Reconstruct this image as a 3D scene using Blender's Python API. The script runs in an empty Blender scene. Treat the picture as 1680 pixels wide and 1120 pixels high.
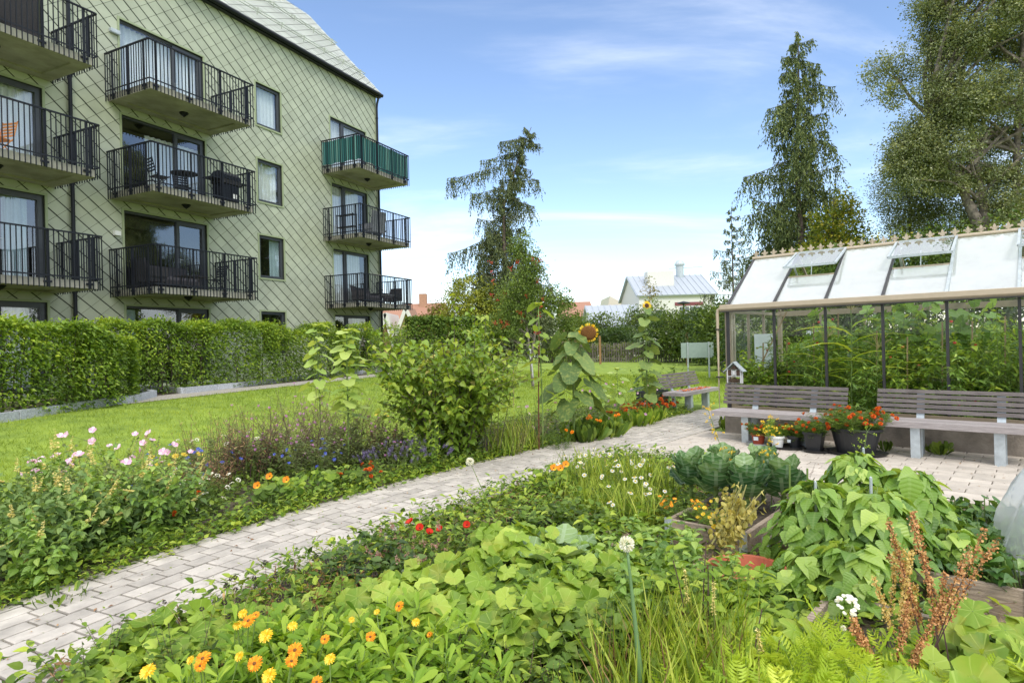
import bpy, math, random
import numpy as np
from mathutils import Matrix, Vector
R = math.radians
random.seed(7)
rng = np.random.default_rng(7)
SC = bpy.context.scene
COL = SC.collection

# ------------------------------------------------------------------ camera
CAMH, FPX, ROLL = 1.5964, 992.0, -0.0247
cam = bpy.data.objects.new('camera', bpy.data.cameras.new('camera'))
COL.objects.link(cam)
cam.data.sensor_width = 36.0
cam.data.lens = FPX / 1680.0 * 36.0
cam.data.clip_start = 0.05
cam.data.clip_end = 2000
_r = Vector((math.cos(ROLL), 0, math.sin(ROLL)))
_u = Vector((-math.sin(ROLL), 0, math.cos(ROLL)))
cam.matrix_world = Matrix(((_r.x, _u.x, 0, 0), (_r.y, _u.y, -1, 0), (_r.z, _u.z, 0, CAMH), (0, 0, 0, 1)))
SC.camera = cam

# ------------------------------------------------------------------ light
SUN_EL, SUN_AZ = 48.0, 165.0       # degrees; azimuth clockwise from +Y (behind the camera, to its right)
sun = bpy.data.objects.new('sun', bpy.data.lights.new('sun', 'SUN'))
COL.objects.link(sun)
sun.data.energy = 1.05
sun.data.angle = R(16)
sun.data.color = (1.0, 0.95, 0.87)
sd = Vector((math.sin(R(SUN_AZ)) * math.cos(R(SUN_EL)), math.cos(R(SUN_AZ)) * math.cos(R(SUN_EL)), math.sin(R(SUN_EL))))
sun.rotation_euler = sd.to_track_quat('Z', 'Y').to_euler()

W = bpy.data.worlds.new('World')
SC.world = W
W.use_nodes = True
nt = W.node_tree
nt.nodes.clear()
def wn(t, **k):
    n = nt.nodes.new(t)
    for a, b in k.items(): setattr(n, a, b)
    return n
out = wn('ShaderNodeOutputWorld'); bg = wn('ShaderNodeBackground'); bg.inputs[1].default_value = 0.132
sky = wn('ShaderNodeTexSky', sky_type='NISHITA', sun_disc=False, sun_elevation=R(SUN_EL), sun_rotation=R(SUN_AZ))
sky.air_density = 1.0; sky.dust_density = 0.4; sky.ozone_density = 3.0
tc = wn('ShaderNodeTexCoord'); sep = wn('ShaderNodeSeparateXYZ')
nt.links.new(tc.outputs['Generated'], sep.inputs[0])
def wm(op, a, b=None, c=None):
    n = wn('ShaderNodeMath', operation=op)
    for i, v in enumerate((a, b, c)):
        if v is None: continue
        if isinstance(v, (int, float)): n.inputs[i].default_value = v
        else: nt.links.new(v, n.inputs[i])
    return n.outputs[0]
# thin high cloud: noise on a plane overhead, so that it stretches toward the horizon
zc = wm('MAXIMUM', sep.outputs[2], 0.0)
den = wm('ADD', zc, 0.22)
cx = wm('DIVIDE', sep.outputs[0], den); cy = wm('DIVIDE', sep.outputs[1], den)
cmb = wn('ShaderNodeCombineXYZ'); nt.links.new(cx, cmb.inputs[0]); nt.links.new(cy, cmb.inputs[1]); cmb.inputs[2].default_value = 3.1
mp = wn('ShaderNodeMapping'); mp.inputs['Rotation'].default_value = (0, 0, 0.5); mp.inputs['Scale'].default_value = (0.8, 2.0, 1)
nt.links.new(cmb.outputs[0], mp.inputs[0])
nz = wn('ShaderNodeTexNoise'); nz.inputs['Scale'].default_value = 0.9; nz.inputs['Detail'].default_value = 8; nz.inputs['Roughness'].default_value = 0.58; nz.inputs['Distortion'].default_value = 0.5
nt.links.new(mp.outputs[0], nz.inputs['Vector'])
# coverage: thin veil low down; unseen cloud overhead and behind thickened to soften light
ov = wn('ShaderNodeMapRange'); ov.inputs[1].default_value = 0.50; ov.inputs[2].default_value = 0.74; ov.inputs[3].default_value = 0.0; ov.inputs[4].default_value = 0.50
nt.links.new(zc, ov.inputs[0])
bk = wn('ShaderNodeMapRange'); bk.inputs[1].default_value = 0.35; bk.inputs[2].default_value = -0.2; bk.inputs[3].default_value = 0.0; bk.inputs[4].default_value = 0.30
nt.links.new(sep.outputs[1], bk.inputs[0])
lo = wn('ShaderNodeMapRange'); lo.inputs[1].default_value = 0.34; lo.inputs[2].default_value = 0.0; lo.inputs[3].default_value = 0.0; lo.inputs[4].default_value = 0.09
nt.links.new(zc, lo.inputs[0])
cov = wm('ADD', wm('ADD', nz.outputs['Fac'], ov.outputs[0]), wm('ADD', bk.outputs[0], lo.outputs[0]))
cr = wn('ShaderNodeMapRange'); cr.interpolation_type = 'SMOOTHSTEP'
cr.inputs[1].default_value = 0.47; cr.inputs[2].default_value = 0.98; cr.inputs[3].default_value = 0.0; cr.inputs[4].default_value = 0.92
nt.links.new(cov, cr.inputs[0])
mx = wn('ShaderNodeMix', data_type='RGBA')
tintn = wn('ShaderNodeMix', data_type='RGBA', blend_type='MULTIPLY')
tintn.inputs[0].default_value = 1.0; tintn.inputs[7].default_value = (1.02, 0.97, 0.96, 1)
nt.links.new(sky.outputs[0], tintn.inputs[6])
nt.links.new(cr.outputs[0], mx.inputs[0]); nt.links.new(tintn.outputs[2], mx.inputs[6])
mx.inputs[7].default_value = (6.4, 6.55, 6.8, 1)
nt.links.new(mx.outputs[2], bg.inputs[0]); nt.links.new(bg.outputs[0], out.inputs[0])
SC.view_settings.view_transform = 'Standard'
SC.view_settings.look = 'None'
SC.view_settings.exposure = 1.0
SC.view_settings.gamma = 1.0
SC.cycles.max_bounces = 8
SC.cycles.transparent_max_bounces = 24

# ------------------------------------------------------------------ helpers
def at(px, py, z=0.0):
    """world point on the level z seen at a pixel of the 1680x1120 photograph"""
    d = Vector((0, 1, 0)) + _r * ((px - 840) / FPX) - _u * ((py - 560) / FPX)
    t = (z - CAMH) / d.z
    return Vector((0, 0, CAMH)) + d * t
def atY(px, py, Y):
    d = Vector((0, 1, 0)) + _r * ((px - 840) / FPX) - _u * ((py - 560) / FPX)
    return Vector((0, 0, CAMH)) + d * (Y / d.y)

BA = 1.1266; BO = (-11.6647, 17.601)
GA = -0.7268; GO = (3.538, 9.8963)
def gpt(s, n, z=0.0):
    return Vector((GO[0] + s * math.cos(GA) - n * math.sin(GA), GO[1] + s * math.sin(GA) + n * math.cos(GA), z))
def ginv(x, y):
    dx, dy = x - GO[0], y - GO[1]
    return dx * math.cos(GA) + dy * math.sin(GA), -dx * math.sin(GA) + dy * math.cos(GA)
def bdist(x, y):
    dx, dy = x - BO[0], y - BO[1]
    return dx * math.cos(BA) + dy * math.sin(BA), dx * math.sin(BA) - dy * math.cos(BA)
def sstep(t):
    t = np.clip(t, 0, 1); return t * t * (3 - 2 * t)
def ground_z(x, y):
    s, d = bdist(x, y)
    return 0.46 * sstep((11.5 - d) / 7.0) * (1 - sstep((s - 15) / 16.0))

class MB:
    def __init__(s): s.V = []; s.F = []; s.T = []; s.U = []; s.n = 0
    def add(s, V, F, tone=0.5, uv=None, mi=0):
        V = np.asarray(V, dtype=np.float32).reshape(-1, 3); k = len(V)
        s.V.append(V)
        for f in (F if isinstance(F, list) else [F]):
            s.F.append((np.asarray(f, dtype=np.int32) + s.n, mi))
        s.T.append(np.broadcast_to(np.asarray(tone, dtype=np.float32), (k,)))
        s.U.append(np.zeros((k, 2), np.float32) if uv is None else np.asarray(uv, np.float32).reshape(-1, 2))
        s.n += k
        return s
    def mesh(s, name, mats, smooth=False):
        me = bpy.data.meshes.new(name)
        V = np.concatenate(s.V); me.vertices.add(len(V)); me.vertices.foreach_set('co', V.ravel())
        loops = np.concatenate([f.ravel() for f, _ in s.F])
        sizes = np.concatenate([np.full(f.shape[0], f.shape[1], np.int32) for f, _ in s.F])
        mis = np.concatenate([np.full(f.shape[0], m, np.int32) for f, m in s.F])
        starts = np.concatenate([[0], np.cumsum(sizes)[:-1]]).astype(np.int32)
        me.loops.add(len(loops)); me.loops.foreach_set('vertex_index', loops)
        me.polygons.add(len(sizes)); me.polygons.foreach_set('loop_start', starts)
        me.polygons.foreach_set('material_index', mis)
        me.polygons.foreach_set('use_smooth', np.full(len(sizes), bool(smooth)))
        a = me.attributes.new('tone', 'FLOAT', 'POINT'); a.data.foreach_set('value', np.concatenate(s.T))
        U = np.concatenate(s.U); u3 = np.zeros((len(U), 3), np.float32); u3[:, :2] = U
        a = me.attributes.new('lv', 'FLOAT_VECTOR', 'POINT'); a.data.foreach_set('vector', u3.ravel())
        me.update(calc_edges=True)
        for m in (mats if isinstance(mats, (list, tuple)) else [mats]): me.materials.append(m)
        return me
    def build(s, name, mats, parent=None, smooth=False, loc=None):
        if not s.V: return None
        return link(name, s.mesh(name, mats, smooth), parent, loc)
    # ---- shapes
    def box(s, x0, x1, y0, y1, z0, z1, tone=0.5, M=None, mi=0):
        V = np.array([[x, y, z] for z in (z0, z1) for y in (y0, y1) for x in (x0, x1)], float)
        if M is not None: V = V @ M[0].T + M[1]
        return s.add(V, np.array([[0, 2, 3, 1], [4, 5, 7, 6], [0, 1, 5, 4], [2, 6, 7, 3], [0, 4, 6, 2], [1, 3, 7, 5]]), tone, mi=mi)
    def beam(s, a, b, w, h=None, up=(0, 0, 1), tone=0.5, mi=0):
        a = np.array(a, float); b = np.array(b, float); h = w if h is None else h
        d = b - a; L = np.linalg.norm(d); d = d / L
        up = np.array(up, float)
        if abs(d @ up) > 0.99: up = np.array([1.0, 0, 0])
        x = np.cross(d, up); x /= np.linalg.norm(x); z = np.cross(x, d)
        return s.box(-w / 2, w / 2, 0, L, -h / 2, h / 2, tone, (np.stack([x, d, z], 1), a), mi)
    def tube(s, pts, rad, sides=6, tone=0.5, cap=True, mi=0):
        P = np.array([tuple(p) for p in pts], float); n = len(P)
        rad = np.broadcast_to(np.asarray(rad, float), (n,))
        T = np.gradient(P, axis=0); T /= np.linalg.norm(T, axis=1, keepdims=True) + 1e-9
        ref = np.array([0, 0, 1.0]) if abs(T[0][2]) < 0.9 else np.array([1.0, 0, 0])
        x = np.cross(T, ref); x /= np.linalg.norm(x, axis=1, keepdims=True) + 1e-9; y = np.cross(T, x)
        a = np.arange(sides) * 2 * np.pi / sides
        V = P[:, None] + rad[:, None, None] * (np.cos(a)[None, :, None] * x[:, None] + np.sin(a)[None, :, None] * y[:, None])
        i = np.arange(n - 1)[:, None] * sides; j = np.arange(sides)[None]; k = (j + 1) % sides
        F = [np.stack([i + j, i + k, i + k + sides, i + j + sides], -1).reshape(-1, 4)]
        uv = np.stack(np.broadcast_arrays(np.cos(a)[None], np.linspace(0, 1, n)[:, None]), -1).reshape(-1, 2)
        if cap and sides > 2:
            F.append(np.arange(sides)[None, ::-1]); F.append(np.arange(sides)[None] + (n - 1) * sides)
        return s.add(V.reshape(-1, 3), F, tone, uv, mi)
    def lathe(s, prof, sides=24, c=(0, 0, 0), tone=0.5, sx=1, sy=1, mi=0, rot=0):
        a = np.arange(sides) * 2 * np.pi / sides + rot; n = len(prof)
        V = np.array([[r * math.cos(t) * sx + c[0], r * math.sin(t) * sy + c[1], z + c[2]] for r, z in prof for t in a])
        i = np.arange(n - 1)[:, None] * sides; j = np.arange(sides)[None]; k = (j + 1) % sides
        return s.add(V, [np.stack([i + j, i + k, i + k + sides, i + j + sides], -1).reshape(-1, 4)], tone, mi=mi)
    def prism(s, poly, y0, y1, tone=0.5, mi=0, axis='y'):
        n = len(poly); f = (lambda a, b, c: (a, c, b)) if axis == 'y' else ((lambda a, b, c: (c, a, b)) if axis == 'x' else (lambda a, b, c: (a, b, c)))
        V = [f(a, b, y0) for a, b in poly] + [f(a, b, y1) for a, b in poly]
        s.add(V, [np.arange(n)[None], np.arange(n)[None, ::-1] + n, np.array([[i, i + n, (i + 1) % n + n, (i + 1) % n] for i in range(n)])], tone, mi=mi)
        return s
    def inst(s, tpl, P, D, U, S, tone=0.5, mi=0):
        """copies of a leaf template: base P, axis D, face normal near U, size S"""
        V, F, UV = tpl; P = np.asarray(P, float).reshape(-1, 3); k = len(P)
        if k == 0: return s
        D = np.broadcast_to(np.asarray(D, float), (k, 3)); U = np.broadcast_to(np.asarray(U, float), (k, 3)); S = np.asarray(S, float)
        if S.ndim == 1 and len(S) == 3 and k != 3: S = S[None]
        S3 = np.broadcast_to(S if S.ndim == 2 else np.broadcast_to(S, (k,))[:, None], (k, 3))
        D = D / (np.linalg.norm(D, axis=1, keepdims=True) + 1e-9)
        X = np.cross(D, U); X /= np.linalg.norm(X, axis=1, keepdims=True) + 1e-9; Z = np.cross(X, D)
        VV = P[:, None] + (V[None, :, 0:1] * S3[:, None, 0:1]) * X[:, None] + (V[None, :, 1:2] * S3[:, None, 1:2]) * D[:, None] + (V[None, :, 2:3] * S3[:, None, 2:3]) * Z[:, None]
        off = np.arange(k)[:, None, None] * len(V)
        t = np.repeat(np.broadcast_to(np.asarray(tone, float), (k,)), len(V))
        return s.add(VV.reshape(-1, 3), [(f[None] + off).reshape(-1, f.shape[1]) for f in F], t, np.tile(UV, (k, 1)), mi)

def link(name, me, parent=None, loc=None):
    o = bpy.data.objects.new(name, me); COL.objects.link(o)
    if parent is not None: o.parent = parent
    if loc is not None: o.location = loc
    return o
def tag(o, label=None, cat=None, group=None, kind=None):
    for k, v in (('label', label), ('category', cat), ('group', group), ('kind', kind)):
        if v: o[k] = v
    return o
def thing(name, label, cat, loc=(0, 0, 0), rz=0.0, group=None):
    o = bpy.data.objects.new(name, None); COL.objects.link(o); o.empty_display_size = 0.1
    o.location = loc; o.rotation_euler = (0, 0, rz)
    return tag(o, label, cat, group)
def kids(o): return [c for c in bpy.data.objects if c.parent is o]
def copy_tree(o, parent=None):
    c = o.copy(); COL.objects.link(c)
    if parent is not None: c.parent = parent
    for ch in kids(o): copy_tree(ch, c)
    return c
def move_copy(o, loc, rz=0, sc=1.0, label=None):
    c = copy_tree(o); c.location = loc; c.rotation_euler = (0, 0, rz); c.scale = (sc, sc, sc)
    if label: c['label'] = label
    return c

# ------------------------------------------------------------------ materials
def newmat(name):
    m = bpy.data.materials.new(name); m.use_nodes = True; t = m.node_tree; t.nodes.clear()
    o = t.nodes.new('ShaderNodeOutputMaterial'); b = t.nodes.new('ShaderNodeBsdfPrincipled')
    t.links.new(b.outputs[0], o.inputs[0]); return m, t, b, o
def rgb(c): return (c[0], c[1], c[2], 1)
def mat(name, c, rough=0.6, metal=0.0, var=0.12, scale=8.0, bump=0.0, bscale=60.0, spec=0.5, tone=0.0, detail=4, stretch=None, c2=None, coat=0):
    m, t, b, o = newmat(name); L = t.links.new
    co = t.nodes.new('ShaderNodeTexCoord'); src = co.outputs['Object']
    if stretch:
        mpn = t.nodes.new('ShaderNodeMapping'); mpn.inputs['Scale'].default_value = stretch; L(src, mpn.inputs[0]); src = mpn.outputs[0]
    n = t.nodes.new('ShaderNodeTexNoise'); n.inputs['Scale'].default_value = scale; n.inputs['Detail'].default_value = detail; n.inputs['Roughness'].default_value = 0.6
    L(src, n.inputs['Vector'])
    cr = t.nodes.new('ShaderNodeValToRGB'); cr.color_ramp.elements[0].position = 0.3; cr.color_ramp.elements[1].position = 0.72
    a = c2 if c2 else tuple(x * (1 - var * 1.6) for x in c)
    cr.color_ramp.elements[0].color = rgb(a); cr.color_ramp.elements[1].color = rgb(tuple(min(1, x * (1 + var)) for x in c))
    L(n.outputs['Fac'], cr.inputs[0]); col = cr.outputs[0]
    if tone:
        at_ = t.nodes.new('ShaderNodeAttribute'); at_.attribute_name = 'tone'
        mr = t.nodes.new('ShaderNodeMapRange'); mr.inputs[3].default_value = 1 - tone; mr.inputs[4].default_value = 1 + tone
        L(at_.outputs['Fac'], mr.inputs[0])
        v = t.nodes.new('ShaderNodeVectorMath'); v.operation = 'SCALE'; L(col, v.inputs[0]); L(mr.outputs[0], v.inputs['Scale']); col = v.outputs[0]
    L(col, b.inputs['Base Color']); b.inputs['Roughness'].default_value = rough; b.inputs['Metallic'].default_value = metal
    b.inputs['Specular IOR Level'].default_value = spec
    if coat: b.inputs['Coat Weight'].default_value = coat
    if bump:
        n2 = t.nodes.new('ShaderNodeTexNoise'); n2.inputs['Scale'].default_value = bscale; n2.inputs['Detail'].default_value = 6
        L(src, n2.inputs['Vector']); bp = t.nodes.new('ShaderNodeBump'); bp.inputs['Strength'].default_value = bump; bp.inputs['Distance'].default_value = 0.02
        L(n2.outputs['Fac'], bp.inputs['Height']); L(bp.outputs[0], b.inputs['Normal'])
    return m
def leaf_mat(name, dark, mid, light, rough=0.5, trans=0.28, vein=None, veinc=None, spec=0.35, nveins=9, spots=None, leafy=True, vf=.2):
    """foliage: colour runs dark-mid-light with each leaf's own 'tone'; light also passes through the blade"""
    if leafy: dark, mid, light = [tuple(min(.9, a * b) for a, b in zip(c_, (1.34, 1.16, 1.0))) for c_ in (dark, mid, light)]
    m, t, b, o = newmat(name); L = t.links.new
    a = t.nodes.new('ShaderNodeAttribute'); a.attribute_name = 'tone'
    cr = t.nodes.new('ShaderNodeValToRGB'); e = cr.color_ramp.elements
    e[0].position = 0; e[0].color = rgb(dark); e[1].position = 1; e[1].color = rgb(light); k = e.new(0.5); k.color = rgb(mid)
    L(a.outputs['Fac'], cr.inputs[0]); col = cr.outputs[0]
    if vein:
        u = t.nodes.new('ShaderNodeAttribute'); u.attribute_name = 'lv'
        sp = t.nodes.new('ShaderNodeSeparateXYZ'); L(u.outputs['Vector'], sp.inputs[0])
        def M(op, *v):
            n = t.nodes.new('ShaderNodeMath'); n.operation = op
            for i, q in enumerate(v):
                if isinstance(q, (int, float)): n.inputs[i].default_value = q
                else: L(q, n.inputs[i])
            return n.outputs[0]
        ax = M('ABSOLUTE', sp.outputs[0])
        if vein == 'pinnate':
            ph = M('SINE', M('MULTIPLY', M('SUBTRACT', sp.outputs[1], M('MULTIPLY', ax, 0.30)), nveins * 2 * math.pi))
            side = M('GREATER_THAN', ph, 0.86)
            midr = M('LESS_THAN', ax, 0.05)
        else:
            ang = M('ARCTAN2', sp.outputs[0], sp.outputs[1])
            ph = M('COSINE', M('MULTIPLY', ang, float(nveins)))
            side = M('GREATER_THAN', ph, 0.955)
            midr = M('MULTIPLY', M('LESS_THAN', ax, 0.012), M('GREATER_THAN', sp.outputs[1], 0.0))
        v = M('MAXIMUM', side, midr)
        vc = veinc or tuple(x * 1.9 + 0.02 for x in mid)
        mxn = t.nodes.new('ShaderNodeMix'); mxn.data_type = 'RGBA'; L(M('MULTIPLY', v, vf), mxn.inputs[0]); L(col, mxn.inputs[6]); mxn.inputs[7].default_value = rgb(vc)
        col = mxn.outputs[2]
        bp = t.nodes.new('ShaderNodeBump'); bp.inputs['Strength'].default_value = 0.22; bp.inputs['Distance'].default_value = 0.004
        L(M('SUBTRACT', 1.0, ph), bp.inputs['Height']); L(bp.outputs[0], b.inputs['Normal'])
    if spots:
        co = t.nodes.new('ShaderNodeTexCoord'); n = t.nodes.new('ShaderNodeTexNoise'); n.inputs['Scale'].default_value = spots[1]; n.inputs['Detail'].default_value = 3
        L(co.outputs['Object'], n.inputs['Vector']); mr = t.nodes.new('ShaderNodeMapRange'); mr.inputs[1].default_value = 0.5; mr.inputs[2].default_value = 0.68; mr.inputs[4].default_value = spots[2]
        L(n.outputs['Fac'], mr.inputs[0]); mxn = t.nodes.new('ShaderNodeMix'); mxn.data_type = 'RGBA'; L(mr.outputs[0], mxn.inputs[0]); L(col, mxn.inputs[6]); mxn.inputs[7].default_value = rgb(spots[0]); col = mxn.outputs[2]
    L(col, b.inputs['Base Color']); b.inputs['Roughness'].default_value = rough; b.inputs['Specular IOR Level'].default_value = spec
    tr = t.nodes.new('ShaderNodeBsdfTranslucent'); sc = t.nodes.new('ShaderNodeMix'); sc.data_type = 'RGBA'; sc.blend_type = 'MULTIPLY'; sc.inputs[0].default_value = 1
    L(col, sc.inputs[6]); sc.inputs[7].default_value = (1.7, 1.5, 0.75, 1); L(sc.outputs[2], tr.inputs[0])
    ms = t.nodes.new('ShaderNodeMixShader'); ms.inputs[0].default_value = trans
    L(b.outputs[0], ms.inputs[1]); L(tr.outputs[0], ms.inputs[2]); L(ms.outputs[0], o.inputs[0])
    return m
def glass_mat(name, refl=0.12, tint=(0.92, 0.97, 0.95), haze=0.0, hazec=(0.8, 0.83, 0.86), rough=0.0, ior=1.45):
    m, t, b, o = newmat(name); L = t.links.new; t.nodes.remove(b)
    tr = t.nodes.new('ShaderNodeBsdfTransparent'); tr.inputs[0].default_value = rgb(tint)
    gl = t.nodes.new('ShaderNodeBsdfGlossy'); gl.inputs['Roughness'].default_value = rough; gl.inputs[0].default_value = (0.95, 0.97, 1, 1)
    fr = t.nodes.new('ShaderNodeFresnel'); fr.inputs[0].default_value = ior
    ad = t.nodes.new('ShaderNodeMath'); ad.operation = 'ADD'; ad.use_clamp = True; L(fr.outputs[0], ad.inputs[0]); ad.inputs[1].default_value = refl
    ge = t.nodes.new('ShaderNodeNewGeometry'); iv = t.nodes.new('ShaderNodeMath'); iv.operation = 'SUBTRACT'; iv.inputs[0].default_value = 1.0; L(ge.outputs['Backfacing'], iv.inputs[1])
    mu = t.nodes.new('ShaderNodeMath'); mu.operation = 'MULTIPLY'; L(ad.outputs[0], mu.inputs[0]); L(iv.outputs[0], mu.inputs[1])
    m1 = t.nodes.new('ShaderNodeMixShader'); L(mu.outputs[0], m1.inputs[0]); L(tr.outputs[0], m1.inputs[1]); L(gl.outputs[0], m1.inputs[2]); res = m1.outputs[0]
    if haze:
        df = t.nodes.new('ShaderNodeBsdfDiffuse'); df.inputs[0].default_value = rgb(hazec)
        tl = t.nodes.new('ShaderNodeBsdfTranslucent'); tl.inputs[0].default_value = rgb(hazec)
        m0 = t.nodes.new('ShaderNodeMixShader'); m0.inputs[0].default_value = 0.5; L(df.outputs[0], m0.inputs[1]); L(tl.outputs[0], m0.inputs[2])
        m2 = t.nodes.new('ShaderNodeMixShader'); L(res, m2.inputs[1]); L(m0.outputs[0], m2.inputs[2])
        co = t.nodes.new('ShaderNodeTexCoord'); n = t.nodes.new('ShaderNodeTexNoise'); n.inputs['Scale'].default_value = 3; n.inputs['Detail'].default_value = 6
        L(co.outputs['Object'], n.inputs['Vector']); mr = t.nodes.new('ShaderNodeMapRange'); mr.inputs[3].default_value = haze * 0.6; mr.inputs[4].default_value = min(1, haze * 1.4); L(n.outputs['Fac'], mr.inputs[0]); L(mr.outputs[0], m2.inputs[0])
        res = m2.outputs[0]
    L(res, o.inputs[0]); return m

# ================================================================== MATERIALS
M_sage = mat('sage_metal', (0.425, 0.455, 0.345), rough=0.42, var=0.09, scale=1.1, tone=0.07, bump=0.03, bscale=3, spec=0.4)
M_sage_trim = mat('sage_trim', (0.32, 0.37, 0.22), rough=0.5, var=0.05)
M_seam = mat('seam_shadow', (0.035, 0.042, 0.03), rough=0.9)
M_roof = mat('roof_metal', (0.46, 0.49, 0.42), rough=0.35, var=0.05, tone=0.10, spec=0.6)
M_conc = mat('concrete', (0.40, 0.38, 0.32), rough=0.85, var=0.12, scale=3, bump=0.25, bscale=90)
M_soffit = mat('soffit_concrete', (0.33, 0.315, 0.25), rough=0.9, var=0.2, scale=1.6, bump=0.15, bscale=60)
M_blk = mat('black_paint', (0.009, 0.011, 0.017), rough=0.45, var=0.1, spec=0.3)
M_frame = mat('window_frame_grey', (0.05, 0.055, 0.065), rough=0.4, var=0.08)
M_glass = glass_mat('window_glass', 0.16, (0.9, 0.93, 0.93))
M_curt = mat('curtain_white', (0.88, 0.87, 0.86), rough=0.9, var=0.03, tone=0.10)
M_curtb = mat('curtain_bluegrey', (0.48, 0.58, 0.62), rough=0.9, var=0.05, tone=0.15)
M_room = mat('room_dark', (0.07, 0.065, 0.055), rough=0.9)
M_white = mat('white_plastic', (0.78, 0.78, 0.75), rough=0.5, var=0.03)
M_galv = mat('galvanised_steel', (0.50, 0.55, 0.57), rough=0.48, metal=0.35, var=0.12, scale=14, spec=0.5)
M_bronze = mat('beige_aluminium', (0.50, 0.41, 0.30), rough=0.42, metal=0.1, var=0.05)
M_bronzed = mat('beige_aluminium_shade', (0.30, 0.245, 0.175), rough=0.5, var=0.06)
M_dkbar = mat('dark_glazing_bar', (0.03, 0.028, 0.03), rough=0.45)
M_wood = mat('weathered_slat', (0.20, 0.172, 0.162), rough=0.75, var=0.3, scale=5, stretch=(1.2, 22, 22), bump=0.4, bscale=25, tone=0.16)
M_woodl = mat('weathered_seat', (0.40, 0.355, 0.345), rough=0.7, var=0.2, scale=5, stretch=(1.2, 20, 20), bump=0.4, bscale=25, tone=0.12)
M_plank = mat('bed_plank', (0.42, 0.33, 0.25), rough=0.85, var=0.34, scale=4, stretch=(1.2, 16, 16), bump=0.5, bscale=22, tone=0.1)
M_fence = mat('grey_stake', (0.21, 0.18, 0.16), rough=0.9, var=0.25, scale=10, tone=0.25)
M_paver = mat('path_paver', (0.50, 0.455, 0.40), rough=0.9, var=0.16, scale=7, detail=12, tone=0.16, bump=0.22, bscale=160)
M_slab = mat('terrace_paver', (0.53, 0.47, 0.40), rough=0.9, var=0.12, scale=5, detail=12, tone=0.12, bump=0.18, bscale=170)
M_joint = mat('mossy_joint', (0.13, 0.13, 0.06), rough=1, var=0.5, scale=9, c2=(0.07, 0.055, 0.035))
M_soil = mat('soil', (0.11, 0.085, 0.06), rough=1, var=0.4, scale=22, bump=0.9, bscale=45, c2=(0.045, 0.035, 0.025))
M_chips = mat('straw_mulch', (0.42, 0.34, 0.24), rough=1, var=0.45, scale=45, bump=0.9, bscale=90, c2=(0.16, 0.12, 0.08))
M_gravel = mat('gravel', (0.46, 0.43, 0.37), rough=1, var=0.3, scale=60, bump=0.8, bscale=130, c2=(0.26, 0.23, 0.18))
M_granite = mat('granite', (0.44, 0.46, 0.48), rough=0.8, var=0.25, scale=35, bump=0.5, bscale=50, tone=0.12)
M_lawn = mat('lawn', (0.26, 0.35, 0.04), rough=0.95, var=0.22, scale=2.2, bump=0.8, bscale=55, c2=(0.15, 0.23, 0.028), detail=10)
M_bark = mat('bark', (0.13, 0.10, 0.08), rough=0.95, var=0.4, scale=9, bump=0.8, bscale=20)
M_barkb = mat('birch_bark', (0.20, 0.17, 0.14), rough=0.9, var=0.6, scale=6, bump=0.5, bscale=20, c2=(0.06, 0.05, 0.045))
M_stem = mat('green_stem', (0.17, 0.25, 0.06), rough=0.6, var=0.15)
M_stemd = mat('dark_stem', (0.10, 0.055, 0.05), rough=0.7, var=0.2)
M_stemb = mat('dry_stem', (0.36, 0.26, 0.14), rough=0.9, var=0.25)
M_blackp = mat('black_plastic', (0.022, 0.023, 0.025), rough=0.42, var=0.15)
M_terra = mat('terracotta_plastic', (0.46, 0.12, 0.065), rough=0.55, var=0.12)
M_redpot = mat('red_pot', (0.42, 0.07, 0.03), rough=0.5, var=0.15)

# leaf templates -----------------------------------------------------------
def blade(st, fold=0.25, curl=0.25, wav=0.0):
    """st: (y, half width) stations from base to tip"""
    V = []; UV = []
    for i, (y, w) in enumerate(st):
        z = -curl * y * y
        for sx in (-1, 0, 1):
            V.append((sx * w, y, z + fold * w * abs(sx) + (wav * math.sin(i * 2.1 + sx) if sx else 0))); UV.append((sx * w, y))
    F = []
    for i in range(len(st) - 1):
        for j in (0, 1):
            a = i * 3 + j; F.append((a, a + 1, a + 4, a + 3))
    return np.array(V, float), [np.array(F)], np.array(UV, float)
T_small = blade([(0, .02), (.45, .26), (1, .0)], .35, .2)
T_lance = blade([(0, .02), (.3, .16), (.65, .13), (1, .0)], .4, .35)
T_narrow = blade([(0, .02), (.4, .07), (1, .0)], .3, .3)
T_ovate = blade([(0, .03), (.18, .26), (.45, .34), (.75, .2), (1, .0)], .3, .3)
T_bean = blade([(0, .04), (.06, .3), (.28, .42), (.6, .27), (.85, .1), (1, .0)], .22, .32)
T_grass = blade([(0, .02), (.33, .018), (.66, .013), (1, .0)], .3, .55)
T_strap = blade([(0, .03), (.2, .06), (.45, .065), (.7, .05), (.88, .03), (1, .0)], .35, .8)
T_spoon = blade([(0, .03), (.4, .08), (.75, .15), (.93, .1), (1, .0)], .3, .15)
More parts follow.
